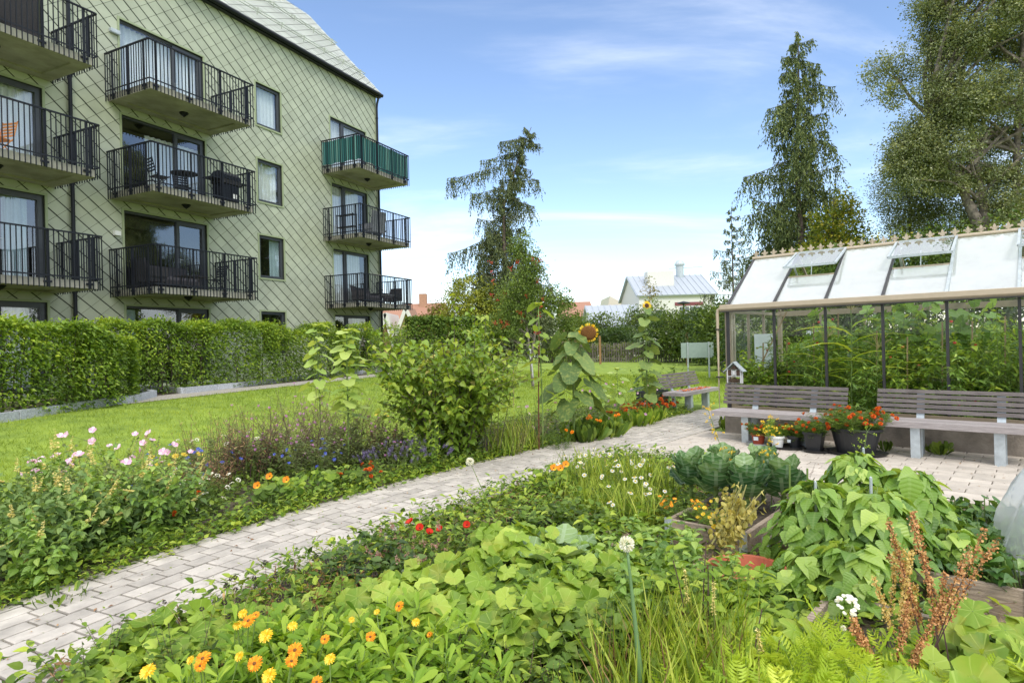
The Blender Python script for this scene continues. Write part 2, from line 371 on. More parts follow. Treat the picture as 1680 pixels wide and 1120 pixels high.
def polar(rf, nseg=18, ruf=0.04, k=5, cup=0.12, off=0.0, rings=(0.5, 1.0), droop=0.15):
    V = [(0, off, 0)]; UV = [(0, 0)]
    a = [(i + .5) / nseg * 2 * math.pi for i in range(nseg)]
    for q in rings:
        for t in a:
            r = rf(t) * q; x = r * math.sin(t); y = r * math.cos(t)
            V.append((x, y + off, cup * q * q * 0.5 - droop * max(0, y) ** 2 - droop * .6 * x * x + ruf * q * q * math.sin(k * t + 1.3)))
            UV.append((x, y))
    F3 = [(0, 1 + (i + 1) % nseg, 1 + i) for i in range(nseg)]; F4 = []
    for m in range(len(rings) - 1):
        b0 = 1 + m * nseg; b1 = b0 + nseg
        for i in range(nseg): j = (i + 1) % nseg; F4.append((b0 + i, b0 + j, b1 + j, b1 + i))
    return np.array(V, float), [np.array(f_) for f_ in (F3, F4) if f_], np.array(UV, float)
def r_heart(t):
    t = (t + math.pi) % (2 * math.pi) - math.pi; a = abs(t)
    return 0.52 + 0.42 * math.exp(-(a / .55) ** 2) + 0.10 * math.exp(-((a - 2.2) / .5) ** 2) - 0.42 * math.exp(-((a - math.pi) / .28) ** 2)
def r_lobe(t):
    t = (t + math.pi) % (2 * math.pi) - math.pi; a = abs(t)
    return (0.56 + 0.035 * math.cos(5 * t) + 0.022 * math.cos(13 * t + 1)) * (1 - 0.6 * math.exp(-((a - math.pi) / .22) ** 2))
def r_round(t):
    return 0.5 + 0.02 * math.cos(7 * t)
T_heart = polar(r_heart, 20, .035, 5, .1)
T_squash = polar(r_lobe, 26, .028, 7, .16, rings=(.35, .7, 1.0), droop=.22)
T_squashes = [T_squash, polar(lambda t: r_lobe(t) * (1 + .08 * math.sin(2 * t + 1)), 26, .045, 4, .30, rings=(.35, .7, 1.0), droop=.1), polar(lambda t: r_lobe(t) * (1 + .1 * math.sin(t + 2)), 26, .035, 6, -.12, rings=(.35, .7, 1.0), droop=.45), polar(lambda t: r_lobe(t) * (.96 + .1 * math.sin(3 * t)), 26, .05, 9, .05, rings=(.35, .7, 1.0), droop=.3)]
T_round = polar(r_round, 10, .02, 3, .18, rings=(1.0,))
T_kale = polar(lambda t: 0.36 + 0.20 * math.cos(t) + 0.03 * math.cos(9 * t), 24, .04, 5, .2, off=.42, rings=(.4, .75, 1.0), droop=.2)
def ferny():
    V = []; F = []; n = 0
    for y in np.linspace(.12, .9, 7):
        l = .34 * math.sin(math.pi * (y * .8 + .12))
        for sx in (-1, 1):
            for q, dl in ((0, 1), (.5, .55)):
                x0 = sx * l * q
                V += [(x0, y + q * l * .5, 0), (x0 + sx * l * dl * .9, y + l * dl * .7 + q * l * .5, .03), (x0 + sx * l * dl * .5, y + l * .15 + q * l * .5, -.02)]
                F.append((n, n + 1, n + 2)); n += 3
    V += [(-.012, 0, 0), (.012, 0, 0), (0, 1, -.1)]; F.append((n, n + 1, n + 2))
    V = np.array(V, float); return V, [np.array(F)], V[:, :2].copy()
T_fern = ferny()

# ================================================================== GROUND
def sheet(name, pts_fn, nu, nv, m, dz=0.0):
    V = []
    for j in range(nv + 1):
        for i in range(nu + 1):
            x, y = pts_fn(i / nu, j / nv); V.append((x, y, float(ground_z(x, y)) + dz))
    F = [(j * (nu + 1) + i, j * (nu + 1) + i + 1, (j + 1) * (nu + 1) + i + 1, (j + 1) * (nu + 1) + i) for j in range(nv) for i in range(nu)]
    o = MB().add(V, np.array(F)).build(name, m); o['kind'] = 'structure'; return o
gxs = np.concatenate([[-900, -400, -200, -100, -60], np.arange(-40, 41, 0.8), [60, 100, 200, 400, 900]])
gys = np.concatenate([[-200, -60, -20], np.arange(-10, 61, 0.8), [80, 120, 200, 400, 900]])
V = [(x, y, float(ground_z(x, y))) for y in gys for x in gxs]; nx = len(gxs)
F = [(j * nx + i, j * nx + i + 1, (j + 1) * nx + i + 1, (j + 1) * nx + i) for j in range(len(gys) - 1) for i in range(nx - 1)]
tag(MB().add(V, np.array(F)).build('lawn', M_lawn, smooth=True), kind='structure')

PC = [(0.6, -15), (-.1, -12.5), (-.7, -10.3), (-1.0, -9.1), (-1.22, -8.3), (-1.41, -7.5), (-1.56, -6.6), (-1.68, -5.5), (-1.73, -4.5), (-1.75, -3.0), (-1.76, -1.5), (-1.76, 0), (-1.76, 1.5), (-1.76, 2.9)]
_pp = np.array([tuple(gpt(s, n))[:2] for s, n in PC]); _dl = np.concatenate([[0], np.cumsum(np.linalg.norm(np.diff(_pp, axis=0), axis=1))]); PLEN = _dl[-1]
def path_pt(l, off):
    """point at arclength l along the path's back edge, off metres toward the beds"""
    l = min(max(l, 0), PLEN - 1e-3); e = 0.25
    f = lambda q: np.array([np.interp(q, _dl, _pp[:, 0]), np.interp(q, _dl, _pp[:, 1])])
    p = (f(max(l - e, 0)) + f(l) + f(min(l + e, PLEN))) / 3; d = f(min(l + e, PLEN)) - f(max(l - e, 0)); d /= np.linalg.norm(d)
    return p[0] + d[1] * off, p[1] - d[0] * off
PW = 1.36
sheet('path_bedding', lambda u, v: path_pt(v * PLEN, u * PW), 3, 80, M_joint, 0.006)
def paver(mb, c4, z, tone):
    """one block: four corners, chamfered top"""
    c = np.array(c4); m = c.mean(0); i = m + (c - m) * (1 - 0.012 / np.maximum(np.linalg.norm(c - m, axis=1, keepdims=True), .05))
    V = [(p[0], p[1], z - .018) for p in c] + [(p[0], p[1], z - .004) for p in c] + [(p[0], p[1], z) for p in i]
    F = [(8, 9, 10, 11)] + [(a + k, (a + 1) % 4 + k, (a + 1) % 4 + k + 4, a + k + 4) for k in (0, 4) for a in range(4)]
    mb.add(V, np.array(F), tone)
mb = MB(); nc = 10; cw = PW / nc; bl = 0.21
for c in range(nc):
    l = (c % 2) * bl / 2 + random.uniform(-.02, .02)
    while l < PLEN - bl:
        b = bl * random.choice((1, 1, 1, 1, .72)); g = 0.0075
        q = [path_pt(l + g, c * cw + g), path_pt(l + b - g, c * cw + g), path_pt(l + b - g, (c + 1) * cw - g), path_pt(l + g, (c + 1) * cw - g)]
        paver(mb, q, 0.026 + random.uniform(-.003, .003), random.random()); l += b
tag(mb.build('path', M_paver), kind='structure')
TS0 = -1.76 + PW + 0.01
def terr(u, v): p = gpt(TS0 + u * (11 - TS0), -3.35 + v * 3.35); return p.x, p.y
sheet('terrace_bedding', terr, 6, 4, M_joint, 0.002)
mb = MB(); ch = 0.176; bw_ = 0.352; r = 0; n0 = 0.0
while n0 > -3.3:
    s = TS0 - (r % 2) * bw_ / 2 - .02
    while s < 10.8:
        s0 = max(s, TS0) + .005; s1 = s + bw_ * 1.0 - .005
        if s1 - s0 > .05 and not (n0 < -2.35 and s0 < 1.55):
            jt = random.uniform(-.002, .002)
            q = [tuple(gpt(a, b))[:2] for a, b in ((s0, n0 - ch + .007), (s1, n0 - ch + .007), (s1, n0 - .007), (s0, n0 - .007))]
            paver(mb, q, 0.026 + jt, random.random())
        s += bw_
    n0 -= ch; r += 1
tag(mb.build('terrace', M_slab), kind='structure')
# planting soil: border beyond the path, beds this side of it
sheet('border_soil', lambda u, v: path_pt(1.5 + v * (PLEN - 1.9), -u * (2.1 + .5 * math.sin(v * 9))), 6, 60, M_soil, 0.012)
def bedreg(u, v):
    p = gpt(-1.2 + u * 12, -2.4 - v * 9); return p.x, p.y
sheet('bed_soil', bedreg, 24, 18, M_soil, 0.0045)
sheet('straw_path', lambda u, v: tuple(gpt(-.1 + u * 8, -5.48 - v * .66))[:2], 20, 3, M_chips, 0.012)
def gravel(u, v):
    x, y = [(-14, 5.2), (-11.5, 9.2), (-8.9, 13.0), (-7.6, 16.6), (-6.0, 20.2), (-4.0, 24.8), (-1.8, 30), (1, 37)][0], 0
    ks = np.array([(-13.5, 5.0), (-10.6, 9.4), (-8.7, 12.8), (-7.4, 16.0), (-5.6, 20.2), (-3.7, 24.8), (-1.6, 30), (1.2, 37)])
    t = v * (len(ks) - 1); xx = np.interp(t, range(len(ks)), ks[:, 0]); yy = np.interp(t, range(len(ks)), ks[:, 1])
    return xx - u * 1.25 * math.sin(BA) + .35, yy + u * 1.25 * math.cos(BA)
sheet('gravel_path', gravel, 4, 50, M_gravel, 0.012)
sheet('house_bed_soil', lambda u, v: (gravel(1, v)[0] - u * 2.2 * math.sin(BA), gravel(1, v)[1] + u * 2.2 * math.cos(BA)), 4, 50, M_soil, 0.02)

# ================================================================== APARTMENT BUILDING (local x along the wall, y inward)
FL = 2.85; F0 = 0.56
bld = thing('apartment_building', 'four storey apartment building clad in sage green diamond metal shingles with black railed balconies', 'building', (BO[0], BO[1], 0), BA)
S0, S1, EZ = -9.0, 12.55, 13.62
opens = []   # (x0,x1,z0,z1,type)
for k in range(4):
    z0 = F0 + k * FL
    opens += [(-4.42, -1.64, z0, 2.94 + k * FL, 'L'), (0.45, 3.24, z0, 2.94 + k * FL, 'M'), (5.44, 6.62, 1.36 + k * FL, 2.95 + k * FL, 'W'), (9.40, 11.76, z0, 2.94 + k * FL, 'R')]
opens.append((-7.9, -6.7, 1.36, 2.95, 'W'))
# wall skin behind the shingles, with real openings
xs = sorted({S0, S1} | {o[0] for o in opens} | {o[1] for o in opens}); zs = sorted({-.2, EZ} | {o[2] for o in opens} | {o[3] for o in opens})
mb = MB()
for i in range(len(xs) - 1):
    for j in range(len(zs) - 1):
        mx_, mz_ = (xs[i] + xs[i + 1]) / 2, (zs[j] + zs[j + 1]) / 2
        if not any(o[0] < mx_ < o[1] and o[2] < mz_ < o[3] for o in opens):
            mb.add([(xs[i], 0, zs[j]), (xs[i + 1], 0, zs[j]), (xs[i + 1], 0, zs[j + 1]), (xs[i], 0, zs[j + 1])], np.array([(0, 1, 2, 3)]))
# ends, back
prof = [(0, -.2), (0, EZ), (4.2, 18.45), (5.6, 19.5), (6.6, 19.9), (7.6, 19.5), (9.0, 18.45), (13.2, EZ), (13.2, -.2)]
mb.prism([(a, b) for a, b in prof], S1 - .01, S1, axis='x'); mb.prism([(a, b) for a, b in prof], S0, S0 + .01, axis='x')
mb.box(S0 + .02, S1 - .02, 13.1, 13.19, -.2, EZ - .05)
for o in opens:   # reveals
    x0, x1, z0, z1 = o[:4]
    mb.box(x0 - .02, x0, .002, .16, z0, z1); mb.box(x1, x1 + .02, .002, .16, z0, z1); mb.box(x0, x1, .002, .16, z1, z1 + .02); mb.box(x0, x1, .002, .16, z0 - .02, z0)
mb.build('wall', M_seam, bld)
# shingles
def clip(poly, test):   # keep a*x+b*z<=c
    a, b, c = test; r = []
    for i in range(len(poly)):
        p, q = poly[i], poly[(i + 1) % len(poly)]; dp = a * p[0] + b * p[1] - c; dq = a * q[0] + b * q[1] - c
        if dp <= 0: r.append(p)
        if dp * dq < 0: t = dp / (dp - dq); r.append((p[0] + (q[0] - p[0]) * t, p[1] + (q[1] - p[1]) * t))
    return r
HU, HV = 0.27, 0.221
def shingles(u0, u1, v0, v1, to3, holes=(), seed=1, gap=.030, g2=.009):
    rr = random.Random(seed); mb = MB(); j = int(v0 / HV) - 1
    while j * HV < v1 + HV:
        i = int(u0 / (2 * HU)) - 1
        while i * 2 * HU < u1 + HU * 2:
            cu = i * 2 * HU + (j % 2) * HU; cv = j * HV
            # edges: '\' edges get a wide gap onto backing coloured as seam shadow, '/' edges a thin one
            c_, s_ = HU / math.hypot(HU, HV), HV / math.hypot(HU, HV); dg, e = gap / 2, g2 / 2
            poly = [(cu - HU + dg * c_ + e * c_, cv + dg * s_ - e * s_), (cu + dg * c_ - e * c_, cv - HV + dg * s_ + e * s_), (cu + HU - dg * c_ - e * c_, cv - dg * s_ + e * s_), (cu - dg * c_ + e * c_, cv + HV - dg * s_ - e * s_)]
            tilt = rr.uniform(-.004, .004)
            for tst in ((-1, 0, -u0), (1, 0, u1), (0, -1, -v0), (0, 1, v1)): poly = clip(poly, tst) if len(poly) > 2 else poly
            polys = [poly]
            for h in holes:   # cut away what lies over an opening
                np_ = []
                for p in polys:
                    if len(p) < 3: continue
                    if max(q[0] for q in p) <= h[0] or min(q[0] for q in p) >= h[1] or max(q[1] for q in p) <= h[2] or min(q[1] for q in p) >= h[3]: np_.append(p); continue
                    L = clip(p, (1, 0, h[0])); 
                    if len(L) > 2: np_.append(L)
                    Rr = clip(p, (-1, 0, -h[1]))
                    if len(Rr) > 2: np_.append(Rr)
                    m_ = clip(clip(p, (-1, 0, -h[0])), (1, 0, h[1]))
                    if len(m_) > 2:
                        lo_ = clip(m_, (0, 1, h[2])); hi_ = clip(m_, (0, -1, -h[3]))
                        if len(lo_) > 2: np_.append(lo_)
                        if len(hi_) > 2: np_.append(hi_)
                polys = np_
            t = rr.random()
            for p in polys:
                if len(p) < 3: continue
                V = [to3(q[0], q[1], .012 + tilt + .007 * ((cv - q[1]) / HV)) for q in p]
                mb.add(V, np.arange(len(p))[None], t)
            i += 1
        j += 1
    return mb
holes = [(o[0] - .06, o[1] + .06, o[2] - (.06 if o[4] == 'W' else 0), o[3] + .06) for o in opens]
shingles(S0, S1 - .04, -.15, EZ - .02, lambda u, v, h: (u, -h, v), holes, 3).build('shingle_cladding', M_sage, bld)
mb = MB()
mb.box(S1 - .05, S1 + .03, -.03, .1, -.2, EZ)
mb.build('corner_trim', M_sage_trim, bld)
# roof
roof = MB(); rp = [(-.22, 13.45), (-.22, 13.62), (4.2, 18.5), (5.6, 19.55), (6.6, 19.95), (7.6, 19.55), (9.0, 18.5), (13.4, 13.62), (13.4, 13.45), (9.0, 18.3), (6.6, 19.7), (4.2, 18.3)]
for a, b in zip(rp[1:7], rp[2:8]):
    n = np.array([-(b[1] - a[1]), b[0] - a[0]]); n = n / np.linalg.norm(n) * -.1
    roof.add([(x, p[0] + q * n[0] * -1, p[1] - q * .12) for x in (S0 - .2, S1 + .22) for p, q in ((a, 0), (b, 0), (b, 1), (a, 1))], np.array([(0, 1, 5, 4), (3, 7, 6, 2), (0, 3, 2, 1), (4, 5, 6, 7), (0, 4, 7, 3), (1, 2, 6, 5)]))
rf = roof.build('roof', M_seam, bld)
for a, b, sd_ in ((rp[1], rp[2], 5), (rp[2], rp[3], 6), (rp[3], rp[4], 8)):
    a = np.array(a); b = np.array(b); L = np.linalg.norm(b - a); d = (b - a) / L; n = np.array([-d[1], d[0]])
    def to3(u, v, h, a=a, d=d, n=n): p = a + d * v + n * (h + .01); return (u, p[0], p[1])
    shingles(S0 - .2, S1 + .2, 0, L, to3, (), sd_, gap=.022, g2=.018).build('roof_shingles', M_roof, rf)
mb = MB()   # snow rails on two lines
a = np.array(rp[1]); d = np.array(rp[2]) - a; d = d / np.linalg.norm(d); n = np.array([-d[1], d[0]])
for v in (1.1, 3.6):
    for hgt in (.10, .19):
        p = a + d * v + n * hgt; mb.beam((S0, p[0], p[1]), (S1 - .2, p[0], p[1]), .03)
    for i in range(18):
        u = S0 + .6 + i * 1.2; q0 = a + d * (v - .12) + n * .02; q1 = a + d * v + n * .24; q2 = a + d * (v + .3) + n * .02
        mb.beam((u, *q0), (u, *q1), .03); mb.beam((u, *q1), (u, *q2), .02)
mb.build('snow_rail', M_roof, rf)
mb = MB().tube([(S0 - .2, -.28, 13.5), (S1 + .2, -.28, 13.5)], .085, 10); mb.box(S0 - .2, S1 + .2, -.2, -.03, 13.40, 13.6); mb.box(S0 - .2, S1 + .2, -.21, -.16, 13.6, 13.66)
mb.build('gutter', M_blk, bld)
for x in (-1.0, S1 - .02):
    mb = MB().tube([(x, -.26, 13.45), (x, -.14, 13.1), (x, -.11, 12.9), (x, -.11, .3)], .05, 10)
    for z in (1.5, 4.2, 7.0, 9.8, 12.4): mb.lathe([(.05, -.03), (.062, -.03), (.062, .03), (.05, .03)], 10, (x, -.11, z)); mb.box(x - .02, x + .02, -.08, 0, z - .02, z + .02)
    mb.build('downpipe', M_blk, bld)
mb = MB().box(.14, .42, -.12, -.02, 10.97, 11.07); mb.box(.16, .4, -.115, -.03, 10.95, 10.965); mb.build('wall_lamp', M_galv, bld)
MB().box(.12, .28, -.13, -.02, 4.95 + .04, 5.12).build('junction_box', M_white, bld)
MB().lathe([(0, 0), (.05, 0), (.06, .06), (.03, .1), (0, .1)], 12, (9.22, -.08, 10.28)).build('intercom_bell', M_galv, bld)

# windows and balcony doors
def curtain(mb, x0, x1, z0, z1, y, amp=.035, wl=.17, ph=0):
    n = max(6, int((x1 - x0) / .02)); xs_ = np.linspace(x0, x1, n)
    ys = y + amp * np.sin(xs_ * 2 * np.pi / wl + ph + .8 * np.sin(xs_ * 5)); V = [(x, y_, z) for z in (z0, z1) for x, y_ in zip(xs_, ys)]
    F = [(i, i + 1, n + i + 1, n + i) for i in range(n - 1)]
    mb.add(V, np.array(F), .5 + .5 * np.sin(np.tile(xs_, 2) * 2 * np.pi / wl + ph))
def casement(mb, x0, x1, z0, z1, y, w=.07, dpt=.07):
    mb.box(x0, x0 + w, y, y + dpt, z0, z1); mb.box(x1 - w, x1, y, y + dpt, z0, z1); mb.box(x0 + w, x1 - w, y, y + dpt, z0, z0 + w); mb.box(x0 + w, x1 - w, y, y + dpt, z1 - w, z1)
full = {('W', 3), ('W', 2), ('M', 3), ('L', 2), ('L', 3), ('R', 3)}
for o in opens:
    x0, x1, z0, z1, ty = o; k = int(round((z1 - 2.94) / FL)); nm = 'window' if ty == 'W' else 'balcony_door'
    f = MB(); casement(f, x0, x1, z0, z1, .06, .06, .09)
    if ty == 'M': xm = 2.2; casement(f, xm - .03, x1 - .05, z0 + .03, z1 - .05, .035, .10, .10); panes = [(x0 + .06, xm - .03), (xm + .07, x1 - .15)]
    elif ty == 'R': xm = 10.2; f.box(xm - .05, xm + .05, .05, .14, z0 + .06, z1 - .06); casement(f, xm + .05, x1 - .06, z0 + .03, z1 - .05, .04, .07, .09); panes = [(x0 + .06, xm - .05), (xm + .12, x1 - .13)]
    elif ty == 'L': xm = -2.75; casement(f, xm, x1 - .05, z0 + .03, z1 - .05, .035, .10, .10); panes = [(x0 + .06, xm), (xm + .10, x1 - .15)]
    else: casement(f, x0 + .05, x1 - .05, z0 + .05, z1 - .05, .045, .05, .07); panes = [(x0 + .10, x1 - .10)]
    fo = f.build(nm, M_frame, bld); w = .06
    mb = MB().box(x0 - w, x0 - .001, -.032, .05, z0 - w, z1 + w).box(x1 + .001, x1 + w, -.032, .05, z0 - w, z1 + w).box(x0, x1, -.032, .05, z1 + .001, z1 + w)
    if ty == 'W': mb.box(x0, x1, -.05, .05, z0 - w, z0 - .001)
    mb.build('trim', M_sage_trim, fo)
    for a, b in panes:
        MB().box(a, b, .10, .112, z0 + .08, z1 - .08).build('pane', M_glass, fo)
    if ty in 'ML': MB().box(xm + .02, xm + .05, .0, .035, z0 + 1.0, z0 + 1.14).beam((xm + .035, -.01, z0 + 1.1), (xm + .16, -.01, z0 + 1.1), .018).build('handle', M_galv, fo)
    c = MB()
    if (ty, k) in full: curtain(c, x0 + .02, x1 - .02, z0 + .02, z1 - .04, .26, ph=k)
    elif ty == 'W' and k == 1: curtain(c, x1 - .5, x1 - .02, z0, z1 - .04, .24)
    elif ty == 'L': curtain(c, x1 - .85, x1 - .3, z0 + .02, z1 - .04, .26)
    elif ty == 'M' and k == 2: curtain(c, x0 + .9, x1 - .05, z0 + .02, z1 - .3, .30); 
    elif ty == 'M' and k == 0: c.box(x0 + .1, x0 + .4, .2, .22, z0, z1 - .1)
    elif ty == 'R': curtain(c, x1 - .9 if k == 0 else x0 + .05, x1 - .35 if k == 0 else x1 - .3, z0 + .02, z1 - .04, .28)
    if c.V: c.build('curtain', M_curtb if (ty, k) in (('L', 1), ('R', 0), ('M', 0), ('W', 1)) else M_curt, fo)
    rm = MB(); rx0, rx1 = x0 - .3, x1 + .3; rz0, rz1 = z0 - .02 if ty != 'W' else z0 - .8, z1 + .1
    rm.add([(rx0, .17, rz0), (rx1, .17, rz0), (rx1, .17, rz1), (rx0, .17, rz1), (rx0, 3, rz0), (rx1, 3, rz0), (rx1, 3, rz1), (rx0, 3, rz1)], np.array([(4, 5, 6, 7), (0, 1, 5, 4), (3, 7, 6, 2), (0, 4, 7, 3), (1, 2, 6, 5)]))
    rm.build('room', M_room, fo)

# balconies: slab with its railing and ceiling lamp
bal = {}
def balcony(x0, x1, k, screen=False, brown=False):
    zt = F0 + k * FL - .03; zb = zt - .19; d = 2.0
    s = MB(); X0, X1, Y0 = x0 + .07, x1 - .07, -(d - .07)
    s.box(X0, X1, Y0, -.02, zb + .06, zt)
    # underside: raised border round a sunk field
    bx, by = .34, .30
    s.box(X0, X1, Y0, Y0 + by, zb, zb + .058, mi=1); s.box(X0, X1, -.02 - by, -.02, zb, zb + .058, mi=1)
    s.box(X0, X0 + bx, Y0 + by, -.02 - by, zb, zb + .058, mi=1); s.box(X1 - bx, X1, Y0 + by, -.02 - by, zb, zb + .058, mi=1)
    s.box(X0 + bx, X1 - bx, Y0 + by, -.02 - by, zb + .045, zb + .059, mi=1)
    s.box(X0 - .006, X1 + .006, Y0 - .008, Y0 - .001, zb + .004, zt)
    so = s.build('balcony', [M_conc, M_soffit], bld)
    r = MB(); zr = zt + 1.16; zl = zb - .03
    corners = [(x0, -.03), (x0, -d), (x1, -d), (x1, -.03)]
    for a, b in zip(corners[:-1], corners[1:]):
        A = np.array(a); B_ = np.array(b); L = np.linalg.norm(B_ - A); n = int(round(L / .112)); t = (B_ - A) / L
        r.beam((*A, zr), (*B_, zr), .05, .035); r.beam((*A, zt + .07), (*B_, zt + .07), .012, .035)
        for i in range(n + 1):
            p = A + t * L * i / n; r.box(p[0] - .010, p[0] + .010, p[1] - .010, p[1] + .010, zl, zr - .01)
        for q in ((.14, .5, .86) if L < 3 else (.06, .35, .65, .92)):
            p = A + t * L * q; nrm = np.array([-t[1], t[0]]) * .03
            r.beam((p[0] + nrm[0], p[1] + nrm[1], zl + .02), (p[0] + nrm[0], p[1] + nrm[1], zr), .05 , .03, up=(t[0], t[1], 0))
            r.beam((*(p - t * .09 + nrm), zt - .08), (*(p + t * .09 + nrm), zt - .08), .03, .05)
    ro = r.build('railing', M_blk, so)
    l = MB().lathe([(0, 0), (.13, 0), (.13, -.03), (.11, -.035), (.10, -.06), (.05, -.10), (0, -.11)], 14, ((x0 + x1) / 2, -d * .5, zb + .042))
    for t in (0, 1.57): l.beam(((x0 + x1) / 2 - .12 * math.cos(t), -d * .5 - .12 * math.sin(t), zb), ((x0 + x1) / 2, -d * .5, zb - .085), .02)
    l.build('ceiling_lamp', M_blk, so)
    MB().lathe([(.10, -.04), (.09, -.068), (.05, -.094), (0, -.1)], 12, ((x0 + x1) / 2, -d * .5, zb + .052)).build('lamp_glass', M_conc, so)
    if screen:
        c = MB(); seg = [(x0 + .02, -.05), (x0 + .02, -d + .03), (x1 - .02, -d + .03), (x1 - .02, -.05)]; ps = []
        for a, b in zip(seg[:-1], seg[1:]):
            L = math.hypot(b[0] - a[0], b[1] - a[1]); n = int(L / .03)
            for i in range(n): t = i / n; w = .012 * math.sin(i * .9) + .006 * math.sin(i * 2.3); nx, ny = (b[1] - a[1]) / L, -(b[0] - a[0]) / L; ps.append((a[0] + (b[0] - a[0]) * t + nx * w, a[1] + (b[1] - a[1]) * t + ny * w))
        sag = [.04 + .02 * abs(math.sin(i * .11)) for i in range(len(ps))]
        V = [(p[0], p[1], zt + .14 + .02 * math.sin(i * .3)) for i, p in enumerate(ps)] + [(p[0], p[1], zr - s_) for p, s_ in zip(ps, sag)]; n = len(ps)
        tn = [random.random() for _ in range(n // 4 + 1)]; tone = np.array([tn[i // 4] for i in range(n)] * 2)
        c.add(V, np.array([(i, i + 1, n + i + 1, n + i) for i in range(n - 1)]), tone)
        c.build('privacy_screen', M_teal, so)
    if k == 1 and x0 > 8: MB().box(x0 + .7, x1, -d - .03, -d + .03, zr + .012, zr + .03).build('handrail_cap', M_fence, so)
    return zt
M_teal = leaf_mat('teal_cloth', (.02, .10, .11), (.035, .17, .175), (.15, .33, .31), rough=.8, trans=.2, leafy=False)
ZT = {}
for k in (1, 2, 3):
    ZT[k] = balcony(0, 3.53, k); balcony(-4.91, -1.38, k); balcony(8.83, 12.32, k, screen=(k == 3))

# things standing on the balconies (placed in world space from the wall frame)
def bp(s, y, z): return (BO[0] + s * math.cos(BA) - y * math.sin(BA), BO[1] + s * math.sin(BA) + y * math.cos(BA), z)
M_rattan = mat('dark_rattan', (.03, .028, .032), rough=.8, var=.3, scale=40)
M_cush = mat('dark_cushion', (.075, .07, .08), rough=.9)
M_cushg = mat('grey_cushion', (.22, .23, .26), rough=.9)
M_orange = mat('orange_wood', (.55, .22, .06), rough=.6)
def grill(loc, rz, label, sc=1):
    t = thing('gas_grill', label, 'barbecue', loc, rz)
    MB().box(-.32, .32, -.22, .22, .12, .62).box(-.30, -.02, -.235, -.221, .16, .58).box(.02, .30, -.235, -.221, .16, .58).build('cabinet', M_blk, t)
    MB().prism([(-.36, .64), (.36, .64), (.36, .78), (-.36, .78)], -.26, .26).build('firebox', M_rattan, t)
    MB().prism([(-.26, .79), (.26, .79), (.24, .93), (.12, 1.03), (-.12, 1.03), (-.25, .92)], -.35, .35, axis='x').tube([(-.25, -.31, .87), (.25, -.31, .87)], .014).build('lid', M_blk, t)
    for sx in (-1, 1): MB().box(min(sx * .37, sx * .68), max(sx * .37, sx * .68), -.22, .22, .74, .77).beam((sx * .64, 0, .74), (sx * .38, 0, .58), .02).build('side_shelf', M_blk, t)
    for sx in (-1, 1):
        for sy in (-1, 1): MB().box(sx * .3 - .02, sx * .3 + .02, sy * .2 - .02, sy * .2 + .02, .05, .119).lathe([(0, -.03), (.03, -.03), (.03, .03), (0, .03)], 10, (sx * .3, sy * .2, .03)).build('wheel_leg', M_blk, t)
    MB().box(.05, .22, -.24, -.236, .2, .34).build('gas_label', M_white, t)
    return t
def rattan_chair(loc, rz, label, cat='chair', w=.62, back=.8, m=None, group=None):
    t = thing('armchair' if cat == 'chair' else 'rattan_sofa', label, cat, loc, rz, group); m = m or M_rattan
    MB().box(-w / 2, w / 2, -.3, .3, .2, .34).build('seat', m, t)
    MB().box(-w / 2 + .06, w / 2 - .06, -.28, .24, .342, .44).build('cushion', M_cush, t)
    MB().beam((0, .27, .34), (0, .36, back), w, .07, up=(0, 1, .1)).build('backrest', m, t)
    for s in (-1, 1): MB().box(s * w / 2 - .03, s * w / 2 + .03, -.31, .31, .342, .58).build('armrest', m, t)
    for sx in (-1, 1):
        for sy in (-1, 1): MB().box(sx * (w / 2 - .04) - .02, sx * (w / 2 - .04) + .02, sy * .26 - .02, sy * .26 + .02, 0, .199).build('leg', m, t)
    return t
def small_table(loc, rz, label, r=.35, h=.7, m=None, rnd=True, group=None):
    t = thing('table', label, 'table', loc, rz, group); m = m or M_blk
    if rnd: MB().lathe([(0, h), (r, h), (r, h - .02), (0, h - .02)], 24).build('tabletop', m, t)
    else: MB().box(-r, r, -r * .7, r * .7, h - .03, h).build('tabletop', m, t)
    for i in range(4):
        a = i * 1.571 + .785; q = r * .8
        MB().beam((q * math.cos(a) * .9, q * math.sin(a) * (.9 if rnd else .7), h - .03), (q * math.cos(a), q * math.sin(a) * (1 if rnd else .7), 0), .022).build('leg', m, t)
    return t
def open_chair(loc, rz, label, m=None, group=None):
    """thin framed folding chair with slatted seat and back"""
    t = thing('folding_chair', label, 'chair', loc, rz, group); m = m or M_blk
    s = MB(); b = MB()
    for i in range(6): s.box(-.2, .2, -.2 + i * .07, -.15 + i * .07, .43, .45)
    for i in range(5): b.beam((-.2, .22 + i * .02, .58 + i * .08), (.2, .22 + i * .02, .58 + i * .08), .015, .045)
    s.build('seat', m, t); b.build('backrest', m, t)
    for sx in (-1, 1):
        MB().tube([(sx * .21, -.22, 0), (sx * .21, .2, .5), (sx * .21, .31, .95)], .012).build('leg', m, t)
        MB().tube([(sx * .19, .24, 0), (sx * .19, -.18, .46)], .012).build('leg', m, t)
    return t
z1, z2, z3 = ZT[1], ZT[2], ZT[3]
grill(bp(2.85, -1.45, z2), BA, 'black gas grill with side shelves on the third floor balcony of the middle column')
small_table(bp(1.5, -1.3, z2), BA, 'round black bistro table between the chairs and the gas grill on a middle balcony', .38, .72)
open_chair(bp(.75, -1.25, z2), BA + 1.4, 'black folding chair at the corner of the balcony with the gas grill', None)
open_chair(bp(1.9, -.7, z2), BA - .3, 'black folding chair between the round bistro table and the balcony door', None)
rattan_chair(bp(.5, -1.1, z1), BA + 1.57, 'dark rattan armchair at the left end of the lowest middle balcony', back=.85)
